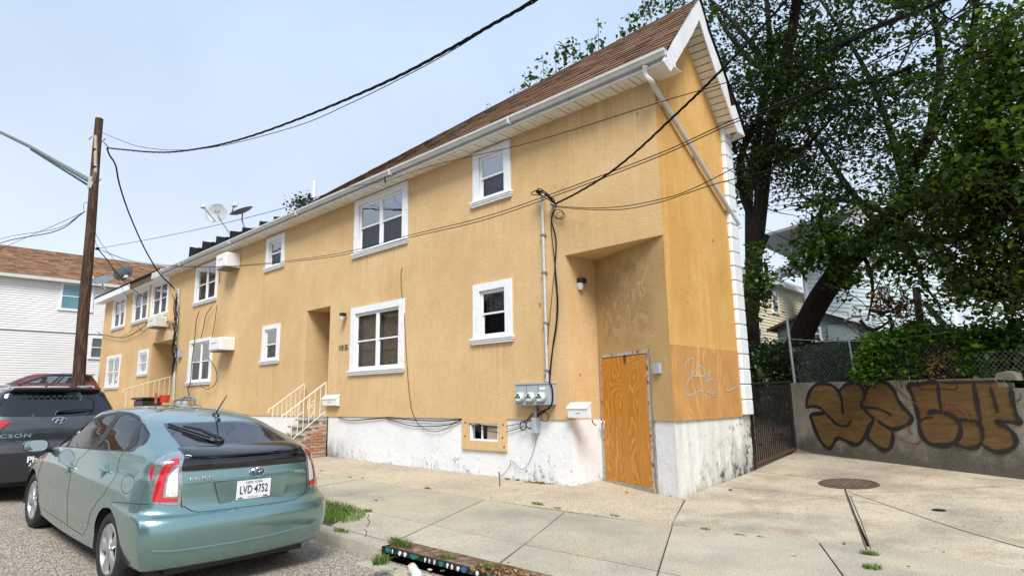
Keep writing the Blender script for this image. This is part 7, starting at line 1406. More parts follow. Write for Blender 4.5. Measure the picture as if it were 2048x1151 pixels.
# ------------------------------------------------------------------ overhead cables
def cable(name, pts, r, label, n=6, smooth=True, twist=0):
    P = spline(pts, 10) if smooth and len(pts) > 2 else [Vector(p) for p in pts]; mb = MB()
    if twist:
        for ph in (0, 2.1, 4.2): mb.tube([p+Vector((0, math.sin(i*twist+ph), math.cos(i*twist+ph)))*r*1.05 for i, p in enumerate(P)], r*.8, 5)
    else: mb.tube(P, r, n)
    o = mb.build(name, M_BLK, smooth=True); tag(o, label, 'cable'); return o
DA = (onY(212, 292, 4.2)-ST).length
def AT(x, y, d): return ST+ray(x, y)*d
dd = lambda t: DA/ray(212, 292).length*(1-t)
D0 = (onY(212, 292, 4.2)-ST).dot(FW)
def atd(x, y, z): return ST+ray(x, y)*z
M_CB = M_BLK
cable('power_cable', [atd(214, 296, D0), atd(255, 300, D0*.96), atd(300, 304, D0*.92), atd(345, 304, D0*.87), atd(400, 297, D0*.81), atd(450, 287, D0*.76), atd(515, 268, D0*.69), atd(600, 237, D0*.62), atd(700, 196, D0*.54), atd(800, 151, D0*.48), atd(900, 98, D0*.43), atd(980, 52, D0*.40), atd(1075, -2, D0*.37), atd(1200, -80, D0*.34), atd(1400, -215, D0*.31)], .0125, 'thick twisted black power cable sagging from the pole across the sky', twist=.9)
cable('service_cable', [atd(206, 266, D0), atd(230, 276, D0*.98), atd(270, 291, D0*.94), atd(320, 299, D0*.89), atd(360, 300, D0*.85), atd(400, 298, D0*.81), atd(470, 286, D0*.74), atd(600, 250, D0*.62), atd(700, 207, D0*.54), atd(800, 158, D0*.48), atd(900, 104, D0*.43), atd(1010, 34, D0*.39), atd(1060, 2, D0*.37), atd(1200, -90, D0*.34)], .0065, 'thin black cable running just below the thick twisted one')
wh = onY(352, 580, YF-.12)
cable('service_drop', [atd(208, 285, D0), atd(218, 296, D0)], .012, 'short black tie between pole and thick cable', smooth=False)
cable('service_drop', [atd(214, 296, D0), atd(219, 310, D0*1.01), atd(231, 330, D0*1.03), atd(238, 365, D0*1.06), atd(252, 410, D0*1.10), atd(270, 455, D0*1.16), atd(292, 502, D0*1.23), atd(318, 545, D0*1.30), onY(340, 568, YF-.3), wh], .024, 'black service drop hanging from the pole to the far doorway conduit')
for k, (y0, y1, r_2) in enumerate(((430, 478, .009), (430, 486, .016), (431, 489, .009))): cable('street_cable', [atd(168, 424, D0), atd(110, 424+.62*(y1-424), D0*1.25), atd(0, y1, D0*1.5), atd(-90, y1+42, D0*1.8)] if k < 2 else [atd(168, 424, D0), atd(110, 450, D0*1.25), atd(20, 489, D0*1.5), atd(-90, 540, D0*1.8)], r_2, ['uppermost of the three thin cables going left from mid pole', 'middle and thickest of the cables going left from mid pole', 'lowest of the cables going left from mid pole'][k])
mb = MB(); mb.tube([atd(172+5*math.cos(t), 414+10*math.sin(t), D0*.99) for t in np.linspace(0, 6, 16)], .006, 5); tag(mb.build('cable_coil', M_BLK), 'small loop of spare wire at mid pole', 'cable')
hub = atd(195, 497, D0*1.04)
mb = MB(); mb.box(hub, (.12, .08, .06)); mb.tube([hub, atd(184, 496, D0)], .012, 5); tag(mb.build('cable_clamp', M_BLK), 'dark clamp where the thin wires gather beside the pole', 'clamp')
cable('phone_wire', [hub, atd(300, 478, D0*.93), atd(420, 453, D0*.83), atd(570, 415, D0*.72), onY(690, 376, 7.5), onY(770, 362, 7.74), onY(865, 331, 7.3), onY(1060, 285, 6.9), onY(1312, 207, 6.6), onY(1500, 150, 6.5), onY(1750, 60, 6.4), onY(2050, -60, 6.3)], .0058, 'thin wire from the pole that brushes the gutter and climbs right')
mb = MB(); mb.tube([onY(769, 355, 7.7), onY(771, 366, 7.7)], .016, 6); tag(mb.build('wire_clip', M_BLK), 'black clip holding the thin wire at the soffit', 'clip')
for k, dy in enumerate((0, 6)):
    cable('phone_wire', [hub, atd(260, 520+dy*.3, D0*1.08), atd(340, 530+dy*.3, D0*1.02), onY(435, 533+dy*.2, 6.9), onY(560, 523+dy*.4, 6.7), onY(690, 504+dy*.8, 6.5), onY(820, 470+dy*.8, 6.3), onY(960, 436+dy, 6.1), onY(1100, 389+dy, 6.), onY(1313, 309+dy, 5.9), onY(1460, 243+dy, 5.9), onY(1600, 190+dy, 5.9), onY(1800, 95+dy, 5.9), onY(2060, -60+dy, 5.9)], .0058, ['upper of the two parallel wires stretched across the facade', 'lower of the two parallel wires stretched across the facade'][k])
for k, (P, lb) in enumerate((([(195, 497), (215, 520), (232, 545), (262, 575), (300, 600), (335, 608), (356, 612)], 'wire bundle from the pole clamp to the far conduit'), ([(197, 500), (225, 535), (252, 590), (285, 620), (300, 632)], 'looping wire from the pole clamp to the small air conditioner'), ([(186, 455), (205, 490), (240, 530), (290, 570), (345, 590), (356, 605)], 'thin wire dropping from the pole to the far conduit'), ([(187, 458), (196, 495), (230, 540), (250, 560)], 'second thin wire dropping beside the pole'))):
    Q = [atd(x, y, D0*(1.04+.75*i/(len(P)-1))) if i < len(P)-1 else onY(x, y, YF-.06) for i, (x, y) in enumerate(P)]; cable('phone_wire', Q, .013 if k == 0 else .007, lb)
# cables leaving the near weatherhead
WH = onY(1110, 408, YF-.14)
cable('service_drop', [WH, onY(1150, 388, 7.9), onY(1210, 352, 7.6), onY(1270, 305, 7.3), onY(1340, 240, 7.0), onY(1400, 183, 6.8), onY(1450, 133, 6.6), onY(1510, 70, 6.5), onY(1580, -8, 6.4), onY(1700, -150, 6.2)], .0105, 'heavy twisted cable climbing right from the weatherhead past the gable', twist=.8)
for k, (P, lb) in enumerate((([(1112, 412), (1180, 416), (1250, 412), (1313, 400), (1372, 383), (1460, 340), (1530, 300), (1640, 240), (1800, 160), (2060, 20)], 'upper slack wire from the weatherhead into the trees'), ([(1112, 414), (1180, 419), (1250, 418), (1320, 404), (1372, 387), (1430, 368), (1480, 355), (1560, 330), (1700, 250), (2060, 60)], 'lower slack wire from the weatherhead into the trees'))):
    cable('phone_wire', [onY(x, y, (YF-.14 if i == 0 else 7.9-i*.16)) for i, (x, y) in enumerate(P)], .006, lb)
mb = MB()
for k in range(7):
    t0_ = r_.random()*.6; P = [onY(1110, 407, YF-.13), onY(1098+r_.gauss(0, 4), 392+r_.gauss(0, 4), YF-.2), onY(1080+r_.gauss(0, 6), 384+r_.gauss(0, 4), YF-.2), onY(1074+r_.gauss(0, 2), 380+r_.gauss(0, 2), YF-.14), onY(1084, 390, YF-.08)]; mb.tube(spline(P, 6), .009, 5)
mb.tube([onY(1117+10*math.cos(t), 428+9*math.sin(t), YF-.06) for t in np.linspace(0, 6.3, 20)], .007, 5); mb.tube([onY(1121+9*math.cos(t), 431+7*math.sin(t), YF-.07) for t in np.linspace(0, 6.3, 20)], .006, 5)
tag(mb.build('cable_knot', M_BLK, smooth=True), 'tangle of black service wires at the near weatherhead', 'cable')
mb = MB(); q = onY(1107, 408, YF-.05); mb.box(q, (.10, .10, .07), ch=.015); mb.tube([q, q+Vector((0, .06, 0))], .02, 6); tag(mb.build('insulator', M_GALV), 'small grey insulator bracket under the near weatherhead', 'insulator')
for k, (P, r_3, lb) in enumerate((([(1108, 420), (1103, 440), (1112, 480), (1110, 540), (1114, 590), (1113, 640), (1106, 690), (1100, 750), (1099, 770)], .012, 'outer black cable dropping beside the meter conduit'), ([(1106, 424), (1102, 450), (1107, 500), (1113, 560), (1116, 610), (1112, 660), (1103, 710), (1098, 768)], .008, 'inner black cable dropping beside the meter conduit'), ([(1108, 545), (1103, 600), (1097, 660), (1095, 690)], .005, 'short thin wire curving against the meter conduit'))): cable('wall_cable', [onY(x, y, YF-.025-.01*k) for x, y in P], r_3, lb)
cable('wall_cable', [onY(x, y, YF-.17) for x, y in ((1098, 762), (1104, 775), (1105, 800), (1098, 815), (1082, 822), (1074, 830))], .014, 'thick black cable wrapping the right side of the meter box')
mb = MB(); mb.tube([onY(1086, 391, YF-.10), onY(1085, 397, YF-.06), onY(1085, 420, YF-.045), onY(1090, 600, YF-.045), onY(1095, 769, YF-.045)], [.035, .035, .028, .028, .028], 10); CD = mb.build('service_conduit', M_COND, smooth=40); tag(CD, 'tall galvanised conduit rising from the meters to the near weatherhead', 'conduit')
for x, y in ((1086, 470), (1088, 545), (1091, 645), (1094, 740), (1095, 764)): q = onY(x, y, YF-.045); mb = MB(); mb.bb(q.x-.05, q.x+.05, YF-.082, YF-.002, q.z-.018, q.z+.018, ch=.006); mb.build('conduit_strap', M_GALV, CD)
# meter box with three meters
ma, mb_ = onY(1030, 769, YF-.16), onY(1101, 808, YF-.16); MX = thing('electric_meter_box', ((ma.x+mb_.x)/2, YF-.08, mb_.z), 'grey steel box with three round electric meters above the basement window', 'meter box')
mb = MB(); mb.bb(ma.x, mb_.x, YF-.16, YF-.001, mb_.z-.01, ma.z+.01, ch=.008); mb.build('box_body', M_GREYM, MX)
wd_ = (mb_.x-ma.x)/3
for k in (1, 2): mb = MB(); mb.bb(ma.x+wd_*k-.003, ma.x+wd_*k+.003, YF-.1615, YF-.155, mb_.z, ma.z); mb.build('cover_seam', M_GAP, MX)
mb = MB(); mb.bb(ma.x-.01, mb_.x+.01, YF-.175, YF-.0, ma.z+.0, ma.z+.022); mb.build('rain_hood', M_GREYM, MX)
M_CLR = simple('clear_meter_dome', (.74, .77, .76), .12, 0, .05, 9, coat=1.)
for k, x in enumerate((1037, 1058, 1079)):
    q = onY(x+3, 793, YF-.2); c_ = Vector((q.x+.0, YF-.16, q.z)); m_ = Matrix.Translation(c_) @ Matrix.Rotation(PI/2, 4, 'X')
    mb = MB(); mb.lathe([(.092, 0), (.092, .03), (.080, .034)], 24, m_); ring_ = mb.build('meter_ring', M_GREYM, MX, smooth=40)
    mb = MB(); mb.lathe([(.078, .03), (.078, .085), (.068, .10), (0, .104)], 24, m_); mb.build('meter_dome', M_CLR, ring_, smooth=40)
    mb = MB(); mb.bb(c_.x-.058, c_.x+.058, YF-.270, YF-.2645, c_.z-.018, c_.z+.012); mb.build('meter_label', M_GREEN, ring_)
    mb = MB(); mb.bb(c_.x-.022, c_.x+.022, YF-.270, YF-.2645, c_.z+.022, c_.z+.052); mb.build('meter_display', M_BLK, ring_)
mb = MB(); p, q = onY(1079, 774, YF-.163), onY(1090, 778, YF-.163); mb.bb(p.x, q.x, YF-.1625, YF-.160, q.z, p.z); mb.build('sticker', M_PLT, MX)
a, b = onY(1071, 812, YF-.05), onY(1071, 866, YF-.05)
mb = MB(); mb.tube([a, a.lerp(b, .5)], .032, 10); mb.build('lower_conduit', M_GALV, MX, smooth=40)
mb = MB(); mb.bb(b.x-.055, b.x+.05, YF-.10, YF+.02, b.z, a.lerp(b, .42).z, ch=.012); mb.build('ground_box', M_GREYM, MX)
# coils and loose cables along the foundation
def coil(cx, cy, rx, ry, n, lb, r=.008):
    mb = MB(); mb.tube([onY(cx+(rx+r_.gauss(0, .4))*math.cos(t), cy+(ry+r_.gauss(0, .4))*math.sin(t), YF-.06-.002*(i % 7)) for i, t in enumerate(np.linspace(0, 2*PI*n, 18*n))], r, 5); tag(mb.build('cable_coil', M_BLK, smooth=True), lb, 'cable')
coil(1046, 850, 6, 9, 3, 'left of the two black cable coils hanging below the meters'); coil(1060, 848, 8, 8, 4, 'right of the two black cable coils hanging below the meters'); coil(1090, 833, 8, 9, 1, 'single loop of black cable right of the lower conduit', .007)
for P, r_3, lb in (([(1078, 818), (1068, 825), (1055, 838), (1046, 845)], .009, 'black cable from the meter box to the left coil'), ([(1104, 800), (1100, 812), (1080, 828), (1062, 842)], .009, 'black cable curling from the box side to the right coil'),
                   ([(925, 838), (880, 841), (820, 839), (780, 834), (745, 837), (700, 840), (676, 834)], .011, 'black cable sagging along the top of the white foundation'), ([(925, 838), (900, 848), (860, 852), (820, 850), (785, 840), (770, 834)], .009, 'second black cable sagging lower under the facade edge'),
                   ([(925, 840), (950, 846), (985, 853), (1020, 850), (1045, 845)], .006, 'thin cable crossing the top of the basement window'), ([(925, 838), (960, 856), (1000, 864), (1030, 858), (1046, 852)], .006, 'thin cable crossing the middle of the basement window'),
                   ([(1071, 868), (1072, 880), (1062, 915), (1050, 935), (1040, 936), (1022, 920), (1020, 930), (1008, 946), (998, 953)], .004, 'thin wire wandering down the foundation to the iron stub'), ([(1184, 838), (1186, 845), (1192, 850)], .008, 'short hooked cable end below the white mailbox')): cable('wall_cable', [onY(x, y, YF-.012) for x, y in P], r_3, lb)
cable('wall_cable', [onY(x, y, YF-.02) for x, y in ((805, 535), (802, 545), (803, 580), (806, 605), (809, 640), (812, 700), (818, 780), (824, 820), (838, 848), (862, 862), (890, 858), (912, 842))], .006, 'thin loose wire trailing down beside the lower double window')
q = onG(1000, 971); mb = MB(); mb.tube([(q.x, q.y, G(q.x, q.y)-.02), (q.x-.03, q.y+.02, G(q.x, q.y)+.17), (q.x-.045, q.y+.02, G(q.x, q.y)+.22)], .009, 6); tag(mb.build('iron_stub', M_RUST), 'thin rusty iron stub sticking out of the sidewalk', 'stub')
# ------------------------------------------------------------------ mailboxes and wall lamps
def mailbox(px0, px1, py0, py1, Y, lb, rot=None):
    a, b = onY(px0, py0, Y), onY(px1, py1, Y); w, h = b.x-a.x, a.z-b.z; d = .11; T_ = thing('mailbox', ((a.x+b.x)/2, Y, b.z), lb, 'mailbox')
    mb = MB(); mb.prism([(0, 0), (-d*.85, .015), (-d, h*.62), (0, h*.9)], (a.x, Y, b.z), (0, 1, 0), (0, 0, 1), (w, 0, 0)); mb.build('box_body', M_MAIL, T_)
    mb = MB(); mb.prism([(0, h*.9), (-d*1.12, h*.60), (-d*1.12, h*.68), (0, h)], (a.x-.008, Y, b.z), (0, 1, 0), (0, 0, 1), (w+.016, 0, 0)); mb.build('lid', M_MAIL, T_)
    mb = MB(); mb.bb(a.x+w*.4, a.x+w*.62, Y-d*.99, Y-d*.93, b.z+h*.33, b.z+h*.37); mb.build('slot', simple('mailbox_slot', (.4, .4, .4), .5), T_)
mailbox(652, 679, 789, 811, YF-.02, 'white mailbox beside the brick steps'); mailbox(1142, 1183, 804, 836, YF-.02, 'white mailbox beside the boarded corner door')
def lampw(x, y, Y, lb, s=1., ax=None):
    q = onY(x, y, Y); T_ = thing('wall_lamp', tuple(q), lb, 'lamp'); mb = MB(); mb.bb(q.x-.05*s, q.x+.06*s, Y-.09*s, Y+.03, q.z+.02*s, q.z+.09*s, ch=.01); mb.build('lamp_base', M_BPL, T_)
    mb = MB(); mb.lathe([(.0, -.075*s), (.03*s, -.072*s), (.045*s, -.05*s), (.045*s, .02*s), (.0, .02*s)], 14, Matrix.Translation((q.x-.0, Y-.05*s, q.z))); mb.build('glass_jar', simple('ribbed_jar_glass', (.62, .63, .62), .15, 0, .1, 40, coat=1.), T_, smooth=40)
lampw(688, 634, YF-.07, 'black and white wall lamp right of the recessed stair', 1.15); q = onX(1165, 570, -6.33); lampw(1165, 570, q.y, 'black wall lamp with a glass jar inside the corner recess', 1.3); lampw(345, 683, YF+.5, 'small wall lamp inside the far entrance recess', 1.3)
mb = MB(); q = onY(360, 708-.5*0, YF-.03); 
a = onY(361, 707, YF-.03); mb.bb(a.x-.12, a.x+.12, YF-.1, YF-.002, a.z-.13, a.z+.14); tag(mb.build('junction_box', M_GREYM), 'small grey box on the wall by the far conduit', 'junction box')
# ------------------------------------------------------------------ air conditioners in the wall
def acunit(x0, x1, x2, y0, y1, yb, dep, lb, grill=True, mt=M_AC):
    Yo = YF-dep; a, b = onY(x0, y0, Yo), onY(x1, yb, Yo); a0, b0 = onY(x0, y0, Yo).z, onY(x0, y1, Yo).z
    T_ = thing('air_conditioner', ((a.x+b.x)/2, YF-dep/2, b0), lb, 'air conditioner', group='air conditioners fixed in the yellow wall'); mb = MB(); mb.bb(a.x, b.x, Yo, YF-.002, b0, a0, ch=.02); mb.build('casing', mt, T_)
    mb = MB(); mb.bb(a.x+.03, b.x-.03, Yo-.012, Yo, b0+.04, a0-.04, ch=.005); mb.build('front_grille', mt, T_)
    mb = MB(); mb.bb(a.x+.25*(b.x-a.x), a.x+.70*(b.x-a.x), Yo-.0145, Yo-.012, b0+.55*(a0-b0), b0+.62*(a0-b0)); mb.build('name_strip', simple('grey_print', (.25, .26, .28), .5), T_)
    mb = MB(); mb.bb(a.x+.05, b.x-.05, Yo+.03, YF-.05, b0-.03, b0-.001); mb.build('drain_tray', simple('grimy_tray', (.16, .14, .12), .8), T_)
    for k in range(5): mb = MB(); z = b0+.08+k*(a0-b0-.16)/4; mb.bb(b.x-.001, b.x+.004, Yo+.08, YF-.08, z-.008, z+.008); mb.build('louvre', mt, T_)
acunit(433, 451, 468, 511, 538, 531, .47, 'white air conditioner under the eave beside the upper double window'); acunit(419, 439, 455, 677, 702, 703, .47, 'white air conditioner beside the lower double window'); acunit(296, 308, 320, 635, 655, 657, .45, 'ivory air conditioner below the far upper windows', mt=M_ACG)
# ------------------------------------------------------------------ far doorway conduit with its tangle of wires
cx_ = onY(356, 600, YF-.05); mb = MB(); mb.tube([onY(352, 578, YF-.12), onY(358, 579, YF-.05), onY(356, 620, YF-.05), onY(352, 690, YF-.05), onY(347, 800, YF-.05)], [.05, .045, .04, .04, .04], 8); FCN = mb.build('far_conduit', M_COND, smooth=40); FCN.name = 'conduit'; tag(FCN, 'grey conduit wrapped in black wires beside the far doorway', 'conduit')
mb = MB()
for k in range(9): P = [onY(350+r_.gauss(3, 3.2)-(i*.9), 590+i*22+r_.gauss(0, 4), YF-.08-.02*r_.random()) for i in range(8)]; mb.tube(spline(P, 4), .012, 4)
for cx0, cy0, rr_ in ((337, 648, 9), (343, 652, 7), (330, 650, 10)): mb.tube([onY(cx0+rr_*math.cos(t), cy0+rr_*.7*math.sin(t), YF-.03) for t in np.linspace(0, 6.2, 14)], .010, 4)
tag(mb.build('wire_tangle', M_BLK, smooth=True), 'tangle of black wires clinging to the far conduit', 'cable')
for P, r_3, lb in (([(300, 635), (290, 650), (275, 662), (255, 672), (240, 675), (210, 670), (196, 665)], .016, 'black wire swagging below the far upper windows'), ([(240, 675), (258, 665), (272, 650), (285, 662), (298, 655)], .009, 'thin wire looping under the far upper windows'), ([(372+1, 704), (368, 700)], .01, 'stub'),
                   ([(398, 622+0), (392, 645), (390, 670), (388, 690), (384, 720), (381, 760), (376, 780), (378, 790), (374, 804), (378, 815)], .014, 'dark wire running down across the lower double window'), ([(440, 537), (439, 560), (439, 566)], .012, 'short black wire below the upper air conditioner'), ([(424, 612), (412, 630), (408, 650), (402, 676)], .012, 'curved dark wire between the double windows'), ([(434, 610), (430, 640), (424, 676)], .010, 'straight dark wire between the double windows'), ([(416, 715), (428, 730), (434, 750), (430, 768), (415, 778), (402, 772)], .010, 'brown loop of cable right of the lower double window')):
    if lb == 'stub': continue
    cable('wall_cable', [onY(x, y, YF-.1) for x, y in P], r_3, lb)
# gas meter pipework
GM = thing('gas_pipework', (onY(375, 805, YF-.2).x, YF-.2, .5), 'grey gas pipes and meters low on the wall behind the teal hatchback roof', 'gas meter')
for P in ([(350, 812), (352, 800), (360, 798), (384, 799)], [(362, 812), (364, 797), (372, 793), (386, 794), (386, 802)], [(366, 810), (368, 801)], [(384, 794), (390, 800), (388, 812)]): mb = MB(); mb.tube([onY(x, y, YF-.22) for x, y in P], .035, 8); mb.build('pipe', M_GALV, GM, smooth=40)
for x in (358, 370): q = onY(x, 808, YF-.25); mb = MB(); mb.box(q, (.28, .2, .22), ch=.04); mb.build('meter_body', M_GREYM, GM)
mb = MB(); mb.tube([onY(389+2.5*math.cos(t), 812+3*math.sin(t), YF-.1) for t in np.linspace(0, 6.3, 12)], .02, 5); mb.build('hose_ring', M_BLK, GM)
# bins
bq = onY(312, 806, 7.3); zg = G(bq.x, 7.2); BN = thing('wheeled_bin', (bq.x, 7.2, zg), 'black and blue wheeled bin below the far railing', 'bin')
mb = MB(); mb.box((bq.x-.35, 7.15, zg+.50), (1.0, .6, .96), ch=.04); mb.build('bin_body', M_BPL, BN); mb = MB(); mb.box((bq.x-.35, 7.13, zg+1.02), (1.08, .68, .08), ch=.03); mb.build('lid', M_BPL, BN); mb = MB(); mb.box((bq.x-.98, 7.1, zg+1.02), (.5, .5, .08), ch=.03); mb.build('blue_lid_edge', M_BLUE, BN)
bq = onY(329, 797, 7.25); mb = MB(); mb.lathe([(0, -.12), (.13, -.12), (.155, .08), (.17, .12), (0, .13)], 16, Matrix.Translation((bq.x, 7.25, bq.z))); mb.box((bq.x-.02, 7.0, bq.z+.02), (.2, .03, .34)); RB = tag(mb.build('red_bucket', [M_RED][0]), 'red bucket standing on top of the black bin', 'bucket')
# ------------------------------------------------------------------ satellite dishes
def dish(name, c, r, face, mast, lb, mt, arm_to, txt=False):
    T_ = thing(name, tuple(c), lb, 'satellite dish'); f = Vector(face).normalized(); m_ = Matrix.Translation(c) @ f.to_track_quat('Z', 'Y').to_matrix().to_4x4(); mb = MB(); mb.lathe([(0, 0), (r*.4, .02*r), (r*.75, .09*r), (r, .18*r), (r*1.02, .17*r), (r*.75, .05*r), (0, -.04)], 28, m_ @ Matrix.Diagonal((1, .88, 1, 1))); mb.build('reflector', mt, T_, smooth=50)
    mb = MB(); mb.tube([Vector(c)-f*.04, *[Vector(p) for p in mast]], .026, 8); mb.build('mast', M_GALV, T_, smooth=40); mb = MB(); at_ = Vector(arm_to); mb.tube([Vector(c)+m_.to_3x3() @ Vector((0, -.8*r, .1*r)), at_], .018, 6); mb.build('feed_arm', M_GALV, T_); mb = MB(); mb.box(at_, (.20, .14, .12), ch=.02); mb.build('feed_horn', M_ACG, T_)
    if txt: lettering('dish', 'lettering', r*.38, m_ @ Matrix.Translation((-.28*r, .1*r, .10*r)) @ Matrix.Rotation(.0, 4, 'Z'), simple('grey_ink', (.2, .2, .21), .5), T_, .002)
Yd = 8.7
c1_ = onY(434, 427, Yd); dish('satellite_dish', c1_, .42, ST-c1_+Vector((-9, -6, 9)), [onY(444, 444, Yd), onY(462, 470, Yd)], 'tilted pale satellite dish seen edge-on, left of the two on the roof', M_DISH, onY(406, 413, Yd-.6), True)
c2_ = onY(484, 425, Yd); dish('satellite_dish', c2_, .45, (-.1, -.55, 1.2), [onY(484, 440, Yd), onY(488, 452, Yd), onY(494, 460, Yd)], 'flat facing grey satellite dish, right of the two on the roof', M_DISH, onY(469, 410, Yd-.7))
c3_ = onY(205, 562, 7.95); dish('satellite_dish', c3_, .48, (.5, -.55, .9), [onY(205, 568, 7.95), onY(211, 580, 7.95)], 'dark satellite dish on the far corner of the roof', M_DISHD, onY(184, 555, 7.6))
c4_ = onY(248, 547, 8.1); dish('satellite_dish', c4_, .45, (-.6, -.3, .55), [onY(247, 553, 8.1), onY(244, 560, 8.1)], 'pale satellite dish standing on edge above the far white fascia', M_DISH, onY(252, 553, 7.9))
q = onX(1567, 546, XC2+.3); dish('satellite_dish', q, .36, (.3, -.75, .55), [q-Vector((.1, 0, .25)), onX(1556, 566, XC2)], 'small grey satellite dish on the cream house roof', M_DISH, q+Vector((.25, -.35, .1)))
# ------------------------------------------------------------------ ladder leaning on the shed
la, lb_ = onY(1625, 655, 17.5), onY(1672, 578, 16.8); LD_ = thing('ladder', tuple(la), 'dark ladder leaning up behind the thick slanting trunk', 'ladder'); off = Vector((-.36, 0, -.05))
for o_ in (Vector(), off): mb = MB(); mb.tube([la+o_-Vector((0, 0, 1)), la+o_, lb_+o_], .035, 4); mb.build('side_rail', M_BLK, LD_)
for k in range(6): q = la.lerp(lb_, .05+.17*k); mb = MB(); mb.tube([q, q+off], .02, 4); mb.build('rung', M_GALV, LD_)
# ------------------------------------------------------------------ entrance steps, bricks and railings
def stairs(rec, lb, nb_, rise0):
    x0, x1 = rec[0], rec[1]; T_ = thing('entrance_steps', ((x0+x1)/2, 7.8, G(x0, 7.8)), lb, 'steps'); zg = G(x0, 7.8); n = 5; H = ZB-.06-zg; parts = []
    for k in range(n):
        z1 = zg+H*(k+1)/n-.0; y0 = YF-.02-(n-1-k)*.2-.2
        mb = MB(); mb.bb(x0+.16, x1-.03, y0+.03, YF-.0+.02, zg-.1 if k == 0 else zg+H*k/n-.0, z1-.05); mb.build('step_core', M_MORT, T_)
        mb = MB(); mb.bb(x0+.08, x1+.02, y0-.02, y0+.225, z1-.05, z1, ch=.008); mb.build('tread', M_CAP, T_)
        parts.append((y0, z1))
    return T_, parts, zg
ST2, parts2, zg2 = stairs(rec2, 'brick entrance steps with concrete treads behind the hatchback', 0, 0)
# the brick cheek wall: individual bricks on the side facing the viewpoint and the front
bm = MB(); bm.box((0, 0, 0), (.195, .09, .057), ch=.004); B0 = None
xb0 = rec2[1]+.03
for (y0, z1) in [parts2[0]]: pass
nbk = 0
def brick(loc, rz, l=1.):
    global B0, nbk
    m_ = WM[ST2.name].inverted() @ (Matrix.Translation(Vector(loc)) @ Matrix.Rotation(rz, 4, 'Z') @ Matrix.Diagonal((l, 1, 1, 1)))
    if B0 is None: B0 = bm.build('brick', M_BRK, ST2, world=False); B0.matrix_local = m_
    else: share(B0, 'brick', ST2, m_)
    nbk += 1
row = 0; z = zg2+.02
yfront = YF-.02-5*.2
while z < ZB-.05:
    k_step = min(4, max(0, int((z-zg2)/((ZB-.06-zg2)/5))))
    ylo = YF-.02-(4-k_step)*.2-.2+.02; y = YF-.03; off_ = .1 if row % 2 else 0
    yy = YF-.03+off_*.0
    y = yy-(.05 if row % 2 else .10)
    brick((xb0-.02, y if False else yy-.05, z), PI/2, .5) if row % 2 else None
    y = yy-(.10 if row % 2 else 0)-.10
    while y-.1 > ylo:
        brick((xb0-.02+rnd.uniform(-.004, .004), y, z+.0285), PI/2); y -= .207
    row += 1; z += .068
mb = MB(); 
for k, (y0, z1) in enumerate(parts2): mb.bb(xb0-.06, xb0-.0, y0+.03, YF-.0, zg2-.05 if k == 0 else parts2[k-1][1]-.05, z1-.055)
mb.build('mortar_bed', M_MORT, ST2)
# brick front panel running from the steps to the start of the white foundation
xr0, xr1 = rec2[1]+.03, rec2[1]+.08
ST3, parts3, zg3 = stairs(rec3, 'entrance steps of the far doorway behind the bin', 0, 0)
# stub wall beyond steps where the picture shows brick between rail and whitewash
z = zg2+.02; row = 0
while z < ZB-.03:
    x = -14.0
    for kx in range(3):
        xx = rec2[1]-.62+kx*.207+(.1 if row % 2 else 0)
        if xx+.1 < rec2[1]+.12: brick((xx, parts2[0][0]+.02+0*.1, z+.0285), 0) if z < parts2[0][1]-.1 else None
    z += .068; row += 1
def railing(x, pts, lb, nb_, bars_to, scroll=False):
    """pts: (y, z) foot line from low front to high back"""
    T_ = thing('stair_railing', (x, pts[0][0], pts[0][1]), lb, 'railing'); (ya, za), (yb, zb_) = pts; h = .82
    P = lambda t, dz: Vector((x, ya+(yb-ya)*t, za+(zb_-za)*t+dz))
    mb = MB(); a = P(0, h); mb.tube([a+Vector((0, -.12, -.12)), a+Vector((0, -.10, -.03)), a+Vector((0, -.03, .0)), P(1, h)], .016, 6); mb.build('handrail', M_IVORY, T_)
    mb = MB(); mb.tube([P(0, .10), P(1, .10)], .011, 6); mb.build('lower_rail', M_IVORY, T_)
    for k in range(nb_):
        t = k/(nb_-1); big = k in (0, nb_-1); mb = MB(); mb.tube([P(t, -.02 if big else .10), P(t, h)], .014 if big else .0085, 5); mb.build('baluster', M_IVORY, T_)
    if scroll:
        c_ = P(.62, .46); mb = MB()
        for sg in (-1, 1):
            for q_ in ([(0, -.22), (.09, 0), (.10, .06), (.05, .11), (.0, .06)], [(0, .06), (.05, .02), (.09, .0)], [(.02, .16), (.08, .20), (.10, .12)]): mb.tube(spline([c_+Vector((0, sg*a_, b_)) for a_, b_ in q_], 4), .008, 5)
        mb.build('scrollwork', M_IVORY, T_)
    return T_
y5 = parts2[0][0]
railing(rec2[1]-.02, ((y5-.02, zg2+.16), (YF-.03, ZB+.02)), 'cream scrolled iron railing on the near side of the brick steps', 8, 0, True); railing(rec2[0]+.10, ((y5+.16, zg2+.30), (YF-.03, ZB+.02)), 'cream iron railing on the far side of the brick steps', 8, 0)
y5 = parts3[0][0]; railing(rec3[1]-.15, ((y5-.4, zg3+.35), (YF-.03, ZB+.55)), 'cream iron railing at the far doorway', 9, 0)
